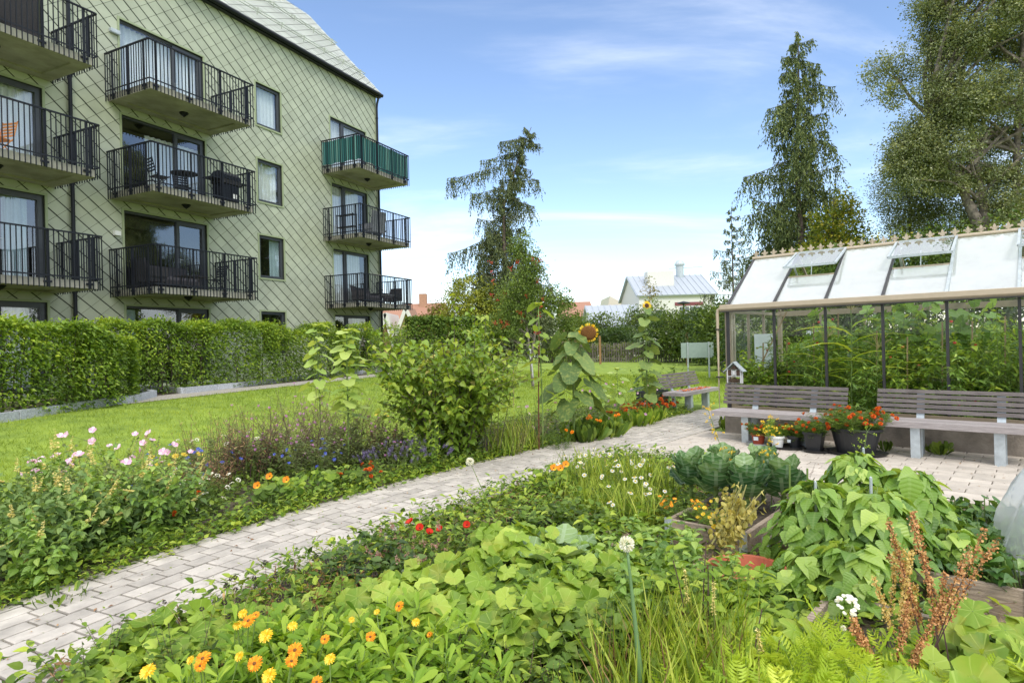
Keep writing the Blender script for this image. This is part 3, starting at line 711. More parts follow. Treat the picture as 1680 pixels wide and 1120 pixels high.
rattan_chair(bp(1.5, -.62, z1), BA, 'long dark rattan sofa with cushions against the window of the lowest middle balcony', 'sofa', 1.5)
small_table(bp(1.5, -1.5, z1), BA, 'low dark coffee table in front of the rattan sofa on a balcony', .4, .42, M_rattan, False)
open_chair(bp(2.75, -1.0, z1), BA - 1.5, 'thin black chair at the right of the sofa balcony', None)
open_chair(bp(-3.15, -1.1, z2), BA - 1.3, 'orange wooden folding chair on the left middle balcony', M_orange)
rattan_chair(bp(-2.7, -1.1, z3), BA + 2.8, 'black high backed lounge chair on the top left balcony', 'chair', .7, 1.1)
rattan_chair(bp(-3.7, -1.2, z3), BA + 3.2, 'black low lounge chair leftmost on the top left balcony', 'chair', .8, .75)
open_chair(bp(-3.6, -1.0, z1), BA + 2.4, 'white framed folding chair on the lowest left balcony', M_white)
# right column
t = thing('plant_rack', 'two tier black plant rack with pots on the middle balcony of the right column', 'shelf', bp(9.15, -1.0, z2), BA + 1.57)
for h in (.35, .85): MB().box(-.45, .45, -.14, .14, h - .02, h).build('shelf', M_blk, t)
for sx in (-1, 1):
    for sy in (-1, 1): MB().box(sx * .43 - .012, sx * .43 + .012, sy * .12 - .012, sy * .12 + .012, 0, .88).build('leg', M_blk, t)
rattan_chair(bp(10.3, -1.5, z2), BA + 3.0, 'grey high backed garden chair folded upright behind the railing of the right column', 'chair', .75, 1.1, M_cushg)
small_table(bp(11.1, -1.2, z2), BA, 'low black side table on the middle right balcony', .3, .45)
rattan_chair(bp(10.1, -.9, z1), BA + .4, 'dark rattan armchair behind the round chair on the lowest right balcony', 'chair')
rattan_chair(bp(10.9, -.55, z1), BA, 'dark rattan two seater against the wall on the lowest right balcony', 'sofa', 1.2)
rattan_chair(bp(11.9, -1.2, z1), BA - 1.5, 'dark rattan armchair at the right end of the lowest right balcony', 'chair')
small_table(bp(11.1, -1.55, z1), BA, 'pale legged low table on the lowest right balcony', .32, .42, M_cushg, False)
# terrace of the ground floor flat at the corner
small_table(bp(11.2, -2.2, .45), BA, 'dark wooden slatted table outside the corner flat on the ground floor', .55, .75, mat('dark_stained_wood', (.07, .04, .03), rough=.7), False)
grill(bp(12.0, -1.7, .45), BA, 'black grill beside the wooden table at the corner of the building')

# ================================================================== GREENHOUSE (local x along the front, y inward)
gh = thing('greenhouse', 'beige framed glass greenhouse on a low concrete plinth, full of vegetable plants', 'greenhouse', (GO[0], GO[1], 0), GA)
PS, NP, GD = 0.7322, 10, 2.56
GLn = PS * NP; ZP = 0.42; ZG = 2.02; RY = GD / 2; ZR = 2.94
M_pl = mat('plinth_concrete', (0.30, 0.26, 0.215), rough=0.95, var=0.28, scale=4, bump=0.4, bscale=60)
M_ghglass = glass_mat('greenhouse_glass', 0.0, (0.98, 0.99, 0.985), ior=1.28)
M_rfglass = glass_mat('roof_glazing', 0.34, (0.95, 0.97, 0.97), haze=0.44, hazec=(0.95, 0.96, 0.97), rough=0.02)  # white haze in the colour stands in for reflected sky glare
mb = MB().box(-.06, GLn + .06, -.06, .06, -.05, ZP); mb.box(-.06, GLn + .06, GD - .06, GD + .06, -.05, ZP); mb.box(-.06, .06, .061, GD - .061, -.05, ZP - .002); mb.box(GLn - .06, GLn + .06, .061, GD - .061, -.05, ZP)
mb.build('plinth', M_pl, gh)
fr = MB()
for y in (0, GD): fr.box(-.03, GLn + .03, y - .03, y + .03, ZP, ZP + .05)
for x in (0, GLn): fr.box(x - .03, x + .03, .031, GD - .031, ZP, ZP + .05)
for x in (0, GLn):
    for y in (0, GD): fr.box(x - .035, x + .035, y - .035, y + .035, ZP + .051, ZG - .02)
fr.box(-.03, GLn + .03, GD - .03, GD + .03, ZG - .07, ZG + .03)
for x in (0, GLn):
    fr.box(x - .025, x + .025, .04, GD - .04, ZG - .05, ZG)
    for y in (.9, 1.66): fr.box(x - .02, x + .02, y - .02, y + .02, ZP + .05, ZG - .051); fr.box(x - .018, x + .018, y - .018, y + .018, ZG + .001, ZG + (.62))
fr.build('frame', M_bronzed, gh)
for sgn, y0 in ((1, 0.0), (-1, GD)):
    for i in range(1, NP + 1 if sgn > 0 else NP):
        x = i * PS
        if i == NP: continue
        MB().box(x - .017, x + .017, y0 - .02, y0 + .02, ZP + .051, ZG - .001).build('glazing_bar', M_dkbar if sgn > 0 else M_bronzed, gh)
MB().box(-.005, .045, -.058, -.037, ZP, ZG).build('glazing_bar', M_dkbar, gh)
# gutter: profiled channel with a downpipe at the left
g = MB().prism([(-.13, 2.035), (-.13, 2.10), (-.122, 2.105), (-.118, 2.06), (-.05, 2.06), (-.045, 2.09), (-.035, 2.09), (-.035, 2.0), (-.10, 2.0)], -.08, GLn + .08, axis='x')
g.build('gutter', M_bronze, gh)
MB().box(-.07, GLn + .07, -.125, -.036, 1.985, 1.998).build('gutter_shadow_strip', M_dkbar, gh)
MB().tube([(-.03, -.09, 2.05), (-.09, -.09, 2.045), (-.125, -.09, 2.02), (-.135, -.09, 1.96), (-.135, -.09, .02)], .026, 10).build('downpipe', M_bronze, gh)
MB().box(-.165, -.07, -.12, -.05, .92, .94).box(-.165, -.06, -.12, -.05, 1.7, 1.72).build('pipe_bracket', M_dkbar, gh)
# left gable: corner posts and sliding door rails seen edge on
d = MB()
for y in (.12, .2, .32): d.box(-.05 + y * .02, -.01, y - .025, y + .025, .1, ZG - .03)
d.build('door_post', M_bronze, gh)
dk = MB().box(-.06, -.03, .06, .085, .1, 1.95); dk.box(-.058, -.028, .25, .27, .1, 1.95); dk.tube([(-.06, -.0, 1.2), (-.12, -.02, 1.16), (-.12, -.02, 1.02), (-.06, 0, .98)], .012); dk.build('door_rail', M_dkbar, gh)
# roof bars
L_ = math.hypot(RY, ZR - ZG)
for i in range(NP + 1):
    x = i * PS
    w = .016 if 0 < i < NP else .02
    b = MB().beam((x, -.03, ZG + .055), (x, RY, ZR + .01), w * 2, .035, up=(1, 0, 0) if False else (0, 0, 1)); b.build('rafter', M_galv if i > 3 else M_dkbar, gh)
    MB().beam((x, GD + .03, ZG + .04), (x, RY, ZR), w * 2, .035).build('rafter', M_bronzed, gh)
MB().tube([(-.03, RY, ZR + .035), (GLn + .03, RY, ZR + .035)], .032, 8).build('ridge', M_bronze, gh)
# panes: front, back, gables
for i in range(NP):
    a, b = i * PS + .017, (i + 1) * PS - .017
    MB().box(a, b, -.003, .003, ZP + .051, ZG - .002).build('pane', M_ghglass, gh)
    MB().box(a, b, GD - .003, GD + .003, ZP + .051, ZG - .07).build('pane', M_ghglass, gh)
for x in (0, GLn):
    for a, b in ((.036, .88), (.92, 1.64), (1.68, GD - .036)): MB().box(x - .003, x + .003, a, b, ZP + .051, ZG - .05).build('pane', M_ghglass, gh)
    MB().prism([(.06, ZG + .003), (GD - .06, ZG + .003), (RY, ZR - .01)], x - .003, x + .003, axis='x').build('pane', M_ghglass, gh)
def roofpt(x, v, h=0.0):      # v 0 at eave .. 1 at ridge, h above the pitch
    c, s_ = RY / L_, (ZR - ZG) / L_
    return (x, v * RY - h * s_, ZG + .04 + v * (ZR - ZG - .02) + h * c)
def roofpane(x0, x1, v0, v1, m=None):
    V = [roofpt(x, v, h) for h in (0, .008) for v in (v0, v1) for x in (x0, x1)]
    return MB().add(V, np.array([[0, 2, 3, 1], [4, 5, 7, 6], [0, 1, 5, 4], [2, 6, 7, 3], [0, 4, 6, 2], [1, 3, 7, 5]]))
vents = (1, 3, 5, 7)
for i in range(NP):
    a, b = i * PS + .018, (i + 1) * PS - .018
    if i in vents:
        roofpane(a, b, .0, .50).build('roof_pane', M_rfglass, gh)
        MB().beam(roofpt(a, .52, .0), roofpt(b, .52, .0), .03, .03).build('vent_sill', M_bronze, gh)
        # opened roof light, hinged at the ridge
        vw = .50 * L_; ang = math.atan2(ZR - ZG, RY) - R(13); hx, hz = RY, ZR + .05
        ex = lambda t, x: (x, hx - vw * t * math.cos(ang), hz - vw * t * math.sin(ang))
        f = MB().beam(ex(0, a - .03), ex(1, a - .03), .03, .03); f.beam(ex(0, b + .03), ex(1, b + .03), .03, .03); f.beam(ex(1, a - .03), ex(1, b + .03), .035, .035); f.beam(ex(0.02, a), ex(.02, b), .03, .03)
        vo = f.build('roof_vent', M_galv, gh)
        V = [ex(t, x) for t in (.03, .97) for x in (a, b)]; V += [(p[0], p[1], p[2] + .006) for p in V]
        MB().add(V, np.array([[0, 1, 3, 2], [4, 6, 7, 5], [0, 4, 5, 1], [2, 3, 7, 6], [0, 2, 6, 4], [1, 5, 7, 3]])).build('vent_pane', glass_mat('vent_glass', .25, (.9, .95, .93), haze=.06) if i == 1 else bpy.data.materials['vent_glass'], vo)
        mid = (a + b) / 2
        st = MB().tube([roofpt(mid, .52, -.02), ex(.75, mid)], .008); st.beam(roofpt(a + .1, .62, -.2), ex(.9, a + .1), .03, .012); st.build('vent_stay', M_galv, vo)
        # opener frame hanging under the light
        of = MB(); q = [roofpt(a + .05, .52, -.01), roofpt(a + .02, .24, -.14), roofpt(b + .0, .24, -.14), roofpt(b + .02, .52, -.01)]
        for u, v in zip(q[:-1], q[1:]): of.beam(u, v, .035, .03)
        of.build('opener_frame', M_galv, vo)
    else: roofpane(a, b, .0, .975).build('roof_pane', M_rfglass, gh)
    V = [(x, GD - y, z) for x, y, z in [roofpt(x, v) for v in (0, .98) for x in (a, b)]]; V += [(p[0], p[1], p[2] + .008) for p in V]
    MB().add(V, np.array([[0, 1, 3, 2], [4, 6, 7, 5], [0, 4, 5, 1], [2, 3, 7, 6], [0, 2, 6, 4], [1, 5, 7, 3]])).build('roof_pane', M_ghglass, gh)
# fleur-de-lis cresting
fl = [(-.008, 0), (-.012, .018), (-.03, .02), (-.03, .028), (-.012, .032), (-.028, .036), (-.045, .052), (-.048, .038), (-.056, .052), (-.046, .068), (-.030, .066), (-.014, .05), (-.020, .075), (0, .115)]
fl = fl + [(-x, z) for x, z in fl[-2::-1]]
fm = MB(); c0 = len(fl)
V = [(x, y, z) for y in (-.005, .005) for x, z in fl] + [(0, -.005, .045), (0, .005, .045)]
F = [(i, (i + 1) % c0, 2 * c0) for i in range(c0)] + [(c0 + (i + 1) % c0, c0 + i, 2 * c0 + 1) for i in range(c0)]
fm.add(V, [np.array(F), np.array([(i, i + c0, (i + 1) % c0 + c0, (i + 1) % c0) for i in range(c0)])])
fme = fm.mesh('finial', M_bronze)
for i in range(int(GLn / .152)): link('finial', fme, gh, (.03 + i * .152, RY, ZR + .06))
# sheets of paper taped inside
for (x0, x1, z0, z1, y) in ((.08, .30, 1.05, 1.62, .45), ):
    pass
def gw(s, n, z=0): p = gpt(s, n, z); return (p.x, p.y, p.z)
M_paper = mat('paper', (.72, .78, .80), rough=.7, var=.03)
M_ink = mat('blue_print', (.12, .30, .42), rough=.7)
for (s_, n_, w_, z0, z1, lab) in ((-.0 + .25, .95, .34, 1.02, 1.62, 'large white notice sheet hung inside the left end of the greenhouse'), (.64, 2.45, .26, 1.05, 1.66, 'narrow white poster with blue pictures on the far glass of the greenhouse')):
    t = thing('poster', lab, 'poster', gw(s_, n_), GA)
    MB().box(-w_ / 2, w_ / 2, -.004, 0, z0, z1).build('sheet', M_paper, t)
    if w_ < .3:
        k = MB()
        for i in range(5):
            z = z1 - .1 - i * .11; k.prism([(-.07 + .05 * math.cos(a) + .03, z + .035 * math.sin(a)) for a in np.arange(0, 6.2, .7)], -.007, -.0045)
            k.box(.0, .09, -.007, -.0045, z - .02, z + .02)
        k.build('printed_picture', M_ink, t)

# ================================================================== BENCHES
def bench(name, label, loc, rz, L, group=None, xl=(.44, 1.26)):
    """slatted bench on galvanised legs; local x along it, seat front at y=-.45, back at y=0"""
    t = thing(name, label, 'bench', loc, rz, group)
    seat = MB(); 
    for i in range(3): seat.box(0, L, -.46 + i * .158, -.31 + i * .158 + .002, .385 + .002 * (i % 2), .455 + .002 * (i % 2), random.random())
    seat.build('seat', M_woodl, t)
    for i in range(5):
        z = .52 + i * .062; y = .02 + i * .022
        s = MB().box(0, L, y, y + .032, z, z + .045, random.random()); s.build('backrest_slat', M_wood, t)
    for x in xl:
        f = MB().box(x, x + .10, -.41, -.40, 0, .384); f.box(x, x + .008, -.40, -.28, 0, .384); f.box(x + .092, x + .10, -.40, -.28, 0, .384); f.box(x - .01, x + .11, -.28, -.272, 0, .384)
        f.box(x - .02, x + .12, -.43, -.26, 0, .004)
        f.build('front_leg', M_galv, t)
        r = MB().beam((x + .05, -.02, 0), (x + .05, .03, .46), .085, .05, up=(0, 1, 0)); r.beam((x + .05, .035, .455), (x + .05, .16, .80), .085, .02, up=(0, 1, 0)); r.build('back_support', M_galv, t)
    return t
p0 = gpt(.06, -.42); b1 = bench('bench', 'grey slatted bench with the insect house on its back and small flower pots under it', (p0.x, p0.y, .02), GA, 1.75)
p0 = gpt(2.17, -.42); b2 = bench('bench', 'grey slatted bench against the greenhouse, right of the big pot of marigolds', (p0.x, p0.y, .02), GA, 1.75)
p0 = gpt(-2.12, 1.76); b3 = bench('bench', 'grey slatted bench by the lawn with orange petals spread on its seat', (p0.x, p0.y, 0), GA + math.pi / 2, 1.80)
# the far bench faces the greenhouse: seat toward +s
mb = MB(); pt = T_round
N = 150; xx = rng.uniform(.25, 1.45, N); yy = rng.normal(0, .07, N)
P = [tuple(gpt(-1.85 + b, 3.56 - a, .466 + rng.uniform(0, .012))) for a, b in zip(xx, yy)]
mb.inst(T_round, P, rng.normal(0, 1, (N, 3)) * [1, 1, .2], rng.normal(0, .3, (N, 3)) + [0, 0, 1], rng.uniform(.022, .05, N), rng.random(N))
M_petal_or = leaf_mat('orange_petals', (.45, .07, .02), (.7, .16, .03), (.85, .3, .05), rough=.6, trans=.15, leafy=False)
tag(mb.build('flower_petals', M_petal_or), 'heap of orange petals drying on the seat of the far bench', 'petals')

# insect house on the end of the bench back
t = thing('insect_house', 'small white framed insect house with pitched roof on the left bench back', 'insect house', gw(.20, -.25, .0), GA)
Mih = mat('painted_white_wood', (.62, .62, .62), rough=.7, var=.12)
MB().box(-.11, .11, -.01, .04, .845, .855).box(-.11, -.098, -.06, .04, .8551, 1.08).box(.098, .11, -.06, .04, .8551, 1.08).box(-.098, .098, -.06, .04, .955, .965).box(-.036, -.028, -.06, .03, .966, 1.06).box(.028, .036, -.06, .03, .966, 1.06).prism([(-.098, 1.06), (.098, 1.06), (.0, 1.165)], .0, .04).build('body', Mih, t)
MB().box(-.02, .02, -.064, -.03, .98, 1.05).build('centre_panel', Mih, t)
MB().beam((-.155, -.01, 1.035), (0.004, -.01, 1.185), .15, .012, up=(0, 0, 1)).beam((.155, -.01, 1.035), (-.004, -.01, 1.188), .15, .012).build('roof', M_galv, t)
fill = MB()
for i in range(14): a, b = (i % 7) * .026 - .078, (i // 7) * .03 + .875; fill.tube([(a, -.05, b), (a, .03, b)], .012, 8)
fill.box(-.096, -.038, -.05, .03, .97, 1.055).box(.038, .096, -.05, .03, .97, 1.055); fill.prism([(-.06, 1.075), (.06, 1.075), (0, 1.14)], -.05, -.005)
fill.build('nesting_fill', mat('brown_fill', (.10, .06, .04), rough=.95, var=.5, scale=60), t)

# ================================================================== POTS (the plants in them come later)
def saucer(s, n, r, m, lab, sx=1.0, rz=GA):
    p = gpt(s, n, .027); o = MB().lathe([(0, .008), (r * .86, .008), (r, .035), (r * 1.03, .035), (r * .9, 0), (0, 0)], 32, (0, 0, 0), sx=sx).build('saucer', m, loc=p, smooth=False)
    o.rotation_euler = (0, 0, rz); tag(o, lab, 'saucer'); return o
def round_pot(t, r, h, m, sx=1.0, rim=.012, hollow=.93):
    return MB().lathe([(0, .002), (r * .74, .002), (r * .97, h - .03), (r + rim, h - .03), (r + rim, h), (r * hollow, h), (r * .88, h - .05), (0, h - .05)], 32, sx=sx).build('pot', m, t)
POTS = {}
def pot_thing(key, s, n, lab, cat='potted plant', z=.036): p = gpt(s, n, z); POTS[key] = thing('potted_plant', lab, cat, p, GA); return POTS[key]
saucer(.78, -.93, .17, M_galv, 'grey saucer under the red pot of marigolds')
t = pot_thing('red', .78, -.93, 'orange and yellow marigolds in a small red pot under the greenhouse bench'); round_pot(t, .095, .16, M_redpot)
MB().box(-.03, .035, -.108, -.101, .07, .12).build('paper_label', M_paper, t)
saucer(1.17, -.98, .19, M_blackp, 'black saucer shared by the white pot and the small black pot', 1.25)
t = pot_thing('white', 1.07, -1.02, 'yellow flowered herb in a white pot between two marigold pots'); round_pot(t, .09, .16, M_white)
MB().box(.02, .025, -.088, -.082, .05, .06).build('pot_hole', M_blk, t)
t = pot_thing('black', 1.28, -.94, 'dark orange marigold in a small black pot beside the white pot'); round_pot(t, .09, .17, M_blackp)
MB().box(-.075, -.03, -.086, -.082, .08, .12).build('paper_label', M_paper, t)
saucer(1.58, -1.04, .17, M_blackp, 'round black saucer under the square pot of marigolds')
t = pot_thing('square', 1.56, -1.04, 'dark red marigold in a square black pot in front of the bench')
q = MB().lathe([(0, .002), (.11, .002), (.155, .235), (.172, .235), (.172, .26), (.145, .26), (.14, .22), (0, .22)], 4, rot=math.pi / 4); q.build('pot', M_blackp, t)
saucer(2.02, -.92, .27, M_blackp, 'large black saucer under the big planter of marigolds', 1.35)
t = pot_thing('big', 2.02, -.92, 'big black oval planter overflowing with red marigolds between the two benches'); round_pot(t, .215, .33, M_blackp, 1.38)
# white bucket at the far bench
p = at(1103, 668); t = thing('potted_plant', 'small green plant in a white bucket at the left end of the far bench', 'potted plant', (p.x - .35, p.y + .1, 0)); POTS['bucket'] = t
MB().lathe([(0, .002), (.11, .002), (.145, .25), (.155, .25), (.155, .27), (.14, .27), (.13, .22), (0, .22)], 20).build('pot', M_white, t)
# black crate behind the bench
p = gpt(-2.55, 2.1); t = thing('compost_crate', 'black plastic crate behind the far bench', 'crate', (p.x, p.y, 0), GA)
mb = MB()
for z in (0, .12, .24, .36): mb.box(-.2, .2, -.35, -.33, z, z + .09).box(-.2, .2, .33, .35, z, z + .09).box(-.2, -.18, -.33, .33, z, z + .09).box(.18, .2, -.33, .33, z, z + .09)
mb.box(-.2, .2, -.01, .01, 0, .4); mb.build('crate_body', M_blackp, t)

# ================================================================== RAISED BEDS
def plankbox(lab, s0, s1, n0, n1, h=.19, joints=()):
    """timber frame of a raised bed with steel corner straps; s,n in the greenhouse frame"""
    p = gpt(s0, n0); t = thing('raised_bed', lab, 'raised bed', (p.x, p.y, 0), GA); L = s1 - s0; Wd = n1 - n0
    for nm, a in (('front_plank', (0, L, 0, .035)), ('back_plank', (0, L, Wd - .035, Wd))): MB().box(*a, 0.0, h, random.random()).build(nm, M_plank, t)
    MB().box(0, .035, .036, Wd - .036, 0, h - .004, random.random()).build('end_plank', M_plank, t); MB().box(L - .035, L, .036, Wd - .036, 0, h - .004, random.random()).build('end_plank', M_plank, t)
    for x in (0, L):
        sx = 1 if x == 0 else -1
        st = MB().box(min(x - sx * .004, x + sx * .055), max(x - sx * .004, x + sx * .055), -.005, -.001, 0, h + .012)
        for i in range(4): st.tube([(x + sx * .028, -.005, .03 + i * .045), (x + sx * .028, -.010, .03 + i * .045)], .006, 8)
        st.build('corner_strap', M_galv, t)
    nx_, ny_ = max(2, int(L / .15)), max(2, int(Wd / .15))
    V = [(.036 + (L - .072) * i / nx_, .036 + (Wd - .072) * j / ny_, h - .06 + random.uniform(-.015, .02)) for j in range(ny_ + 1) for i in range(nx_ + 1)]
    o = MB().add(V, np.array([(j * (nx_ + 1) + i, j * (nx_ + 1) + i + 1, (j + 1) * (nx_ + 1) + i + 1, (j + 1) * (nx_ + 1) + i) for j in range(ny_) for i in range(nx_)])).build('bed_filling', M_soil, t)
    return t
plankbox('weathered raised bed holding the kale and the yellow marigolds', 1.67, 2.30, -5.46, -3.5)
plankbox('weathered raised bed of climbing beans beside the wilted yellow plant', 2.42, 3.16, -5.48, -3.55)
plankbox('weathered raised bed overgrown with strawberry leaves at the right', 3.22, 3.86, -5.52, -3.6)
plankbox('raised bed with a fleece covered crop at the right edge', 3.94, 5.2, -5.52, -3.6)
plankbox('near raised bed behind the pale lobed leaves, straw lying along it', 3.0, 4.9, -7.6, -6.15)

p = at(1213, 955); t = thing('plastic_tub', 'empty terracotta coloured oval tub on the straw between the raised beds', 'tub', (p.x + .0, p.y - .12, .01), .2)
MB().lathe([(0, .01), (.16, .01), (.205, .12), (.225, .12), (.225, .138), (.195, .138), (.17, .03), (0, .03)], 36, sx=1.1).build('tub_body', M_terra, t)
p = at(868, 885); t = thing('seed_tray', 'shallow black tray sunk among leaves near the path', 'tray', (p.x, p.y, .02), -.3)
MB().prism([(-.26, .10), (-.22, 0), (.22, 0), (.26, .10), (.25, .10), (.21, .012), (-.21, .012), (-.25, .10)], -.14, .14).box(-.255, .255, -.145, -.139, .02, .10).box(-.255, .255, .139, .145, .02, .10).build('tray_body', M_blackp, t)

# loose straw on the mulch path
N = 2600; s_ = rng.uniform(0, 7, N); n_ = rng.uniform(-6.1, -5.5, N)
P = np.array([tuple(gpt(a, b, .018 + rng.uniform(0, .025))) for a, b in zip(s_, n_)])
D = rng.normal(0, 1, (N, 3)) * [1, 1, .12]
M_straw = leaf_mat('straw', (.22, .15, .08), (.48, .37, .22), (.72, .60, .42), rough=.8, trans=.1, leafy=False)
tag(MB().inst(T_grass, P, D, (0, 0, 1), rng.uniform(.08, .2, N), rng.random(N)).build('straw', M_straw), 'loose straw mulch between the raised beds', 'straw', kind='stuff')

# fleece over the bed at the right
def fleece():
    nu, nv = 40, 30; V = []
    rr = np.random.default_rng(4); ph = rr.uniform(0, 6, 8)
    for j in range(nv + 1):
        for i in range(nu + 1):
            u = i / nu * 2 - 1; v = j / nv * 2 - 1; r = max(abs(u), abs(v)); r2 = (abs(u) ** 3 + abs(v) ** 3) ** (1 / 3)
            z = .62 * max(0, 1 - r2 ** 2.6) ** .6
            z += .05 * math.sin(7 * u + 3 * v + ph[0]) * (1 - r) + .028 * math.sin(13 * v - 6 * u + ph[1]) + .03 * abs(math.sin(15 * u + 4 * v + ph[2])) + .018 * abs(math.sin(23 * v - 9 * u + ph[4]))
            V.append((u * (.62 + .04 * math.sin(5 * v + ph[3])), v * (.68 + .03 * math.sin(6 * u)), max(.0, z)))
    return MB().add(V, np.array([(j * (nu + 1) + i, j * (nu + 1) + i + 1, (j + 1) * (nu + 1) + i + 1, (j + 1) * (nu + 1) + i) for j in range(nv) for i in range(nu)]))
p = gpt(4.26, -4.6, .17); M_fl = glass_mat('garden_fleece', .08, (.97, .98, .98), haze=.42, hazec=(.93, .94, .94), rough=.25)
o = fleece().build('garden_fleece', M_fl, smooth=True, loc=p); o.rotation_euler = (0, 0, GA); tag(o, 'translucent white fleece draped over the crop at the right edge', 'fleece')

# ================================================================== KERBS, FENCES, SIGN, STREET LAMP, FAR HOUSES
def wallpt(s, d, z=0): return Vector((BO[0] + s * math.cos(BA) + d * math.sin(BA), BO[1] + s * math.sin(BA) - d * math.cos(BA), z))
kb = MB()
def kerb(a, b):
    a = np.array(a); b = np.array(b); L = np.linalg.norm(b - a); n = max(1, int(L / .95))
    for i in range(n):
        p, q = a + (b - a) * i / n, a + (b - a) * ((i + 1) / n - .01 / L); z = float(ground_z(*((p + q) / 2)))
        j = random.uniform(-.012, .012); kb.beam((p[0] + j, p[1], z + .06), (q[0] + j, q[1], z + .06), .14, .20, tone=random.random())
K1 = [tuple(at(x, y, .45))[:2] for x, y in ((-300, 722), (-60, 699), (100, 676), (215, 661), (252, 652), (215, 641))]
K2 = [tuple(at(x, y, .46))[:2] for x, y in ((222, 639), (262, 643), (302, 646), (400, 635), (510, 621), (575, 615.5), (650, 609), (740, 600))]
for K in (K1, K2):
    for a, b in zip(K[:-1], K[1:]): kerb(a, b)
tag(kb.build('granite_kerb', M_granite), kind='structure')

def picket(label, a, b, h, name='picket_fence', grp=None):
    a = np.array(a); b = np.array(b); L = np.linalg.norm(b - a); n = int(L / .17); t = thing(name, label, 'fence', (a[0], a[1], 0), math.atan2(b[1] - a[1], b[0] - a[0]))
    mb = MB()
    for i in range(n):
        x = L * i / n; z0 = float(ground_z(*(a + (b - a) * i / n))); hh = h * random.uniform(.86, 1.05); w = random.uniform(.035, .055); lx = random.uniform(-.03, .03)
        mb.prism([(x - w, z0), (x + w, z0), (x + w + lx, z0 + hh - .05), (x + lx, z0 + hh), (x - w + lx, z0 + hh - .05)], -.02 + random.uniform(0, .02), .02, tone=random.random())
    mb.build('pickets', M_fence, t)
    r = MB(); 
    for z in (.3, .85): r.beam((0, .045, z), (L, .045, z), .03, .06, tone=.3)
    r.build('rail', M_fence, t); return t
pa = at(868, 592.5); 
picket('weathered grey picket fence of uneven stakes beyond the lawn', (2.0, 44.0), (21.5, 33.5), 1.28)
p = at(1145, 621); t = thing('notice_board', 'pale green grey notice board seen from behind on two steel posts on the lawn', 'sign', (p.x, p.y, 0), math.atan2(-.6, 1.0) * .25)
MB().box(-.60, .60, -.02, .02, .80, 1.38).build('board', mat('board_back', (.30, .38, .34), rough=.6, var=.05), t)
for x in (-.36, .42): MB().tube([(x, -.045, 0), (x, -.045, 1.40)], .033, 10).build('post', M_galv, t)
for i, (px_, Yp, hh) in enumerate(((984, 36, 1.75), (1127, 34, 1.8))):
    p = atY(px_, 560, Yp); tag(MB().box(-.06, .06, -.06, .06, 0, hh).prism([(-.07, hh), (.07, hh), (0, hh + .06)], -.07, .07).build('wooden_post', mat('ochre_wood', (.32, .18, .08), rough=.8), loc=(p.x, p.y, 0)), ('ochre wooden post behind the picket fence near the big sunflower head', 'ochre wooden post just left of the notice board')[i], 'post')
p = atY(1123, 560, 42); t = thing('street_lamp', 'street lamp with a flat disc head in front of the white house', 'street lamp', (p.x, p.y, 0))
MB().tube([(0, 0, 0), (0, 0, 3.9)], .06, 8).build('pole', M_blk, t); MB().lathe([(0, 4.1), (.42, 4.0), (.45, 3.93), (.1, 3.87), (0, 3.87)], 16).build('lamp_head', M_blk, t)

M_wht = mat('white_render', (.72, .71, .66), rough=.9, var=.04)
M_cream = mat('cream_render', (.62, .58, .47), rough=.9, var=.05)
M_zinc = mat('zinc_roof', (.42, .46, .51), rough=.5, metal=.2, var=.06)
M_tile = mat('clay_tiles', (.40, .21, .14), rough=.9, var=.15, scale=20)
M_brk = mat('pink_brick', (.45, .26, .17), rough=.9, var=.1)
M_yel = mat('yellow_render', (.68, .60, .28), rough=.9, var=.05)
M_dglass = mat('far_window_glass', (.10, .13, .16), rough=.08, spec=1.0)
M_maroon = mat('maroon_band', (.22, .06, .07), rough=.7)
def seams(mb, x0, x1, y0, z0, y1, z1, step=.6):
    n = int(abs(x1 - x0) / step)
    for i in range(n + 1): x = x0 + (x1 - x0) * i / n; mb.beam((x, y0, z0 + .03), (x, y1, z1 + .03), .05, .06)
def house(label, px0, px1, Y, eave_py, ridge_py, wallm, roofm, dep=9, rz=0.0, base=-.5, seam=True, name='house', over=.3, gable=False):
    a = atY(px0, eave_py, Y); b = atY(px1, eave_py, Y); w = (b.x - a.x); ze = (a.z + b.z) / 2; zr = atY((px0 + px1) / 2, ridge_py, Y).z + 1.0
    t = thing(name, label, 'house', ((a.x + b.x) / 2, Y, 0), rz)
    if gable:
        MB().prism([(-w / 2, base), (w / 2, base), (w / 2, ze), (0, zr), (-w / 2, ze)], 0, dep).build('wall', wallm, t)
        r = MB()
        for s in (-1, 1): r.beam((s * (w / 2 + over), dep / 2, ze - over * (zr - ze) / (w / 2) + .12), (s * .01, dep / 2, zr + .12), dep + .8, .18, up=(0, 0, 1))
        r.build('roof', roofm, t)
        r = MB()
        for s in (-1, 1): r.beam((s * (w / 2 + over), -.45, ze - over * (zr - ze) / (w / 2) + .02), (s * .01, -.45, zr + .04), .06, .32, up=(0, 0, 1))
        r.build('barge_board', M_wht, t)
    else:
        MB().prism([(0, base), (0, ze), (dep / 2, zr), (dep, ze), (dep, base)], -w / 2, w / 2, axis='x').build('wall', wallm, t)
        r = MB()
        r.beam((0, -over, ze - over * (zr - ze) / (dep / 2) + .1), (0, dep / 2, zr + .1), w + .6, .16, up=(0, 0, 1)); r.beam((0, dep + over, ze - over * (zr - ze) / (dep / 2) + .1), (0, dep / 2, zr + .1), w + .6, .16)
        if seam: seams(r, -w / 2 - .2, w / 2 + .2, -over, ze - over * (zr - ze) / (dep / 2) + .18, dep / 2, zr + .18)
        r.build('roof', roofm, t)
    return t, w, ze, zr
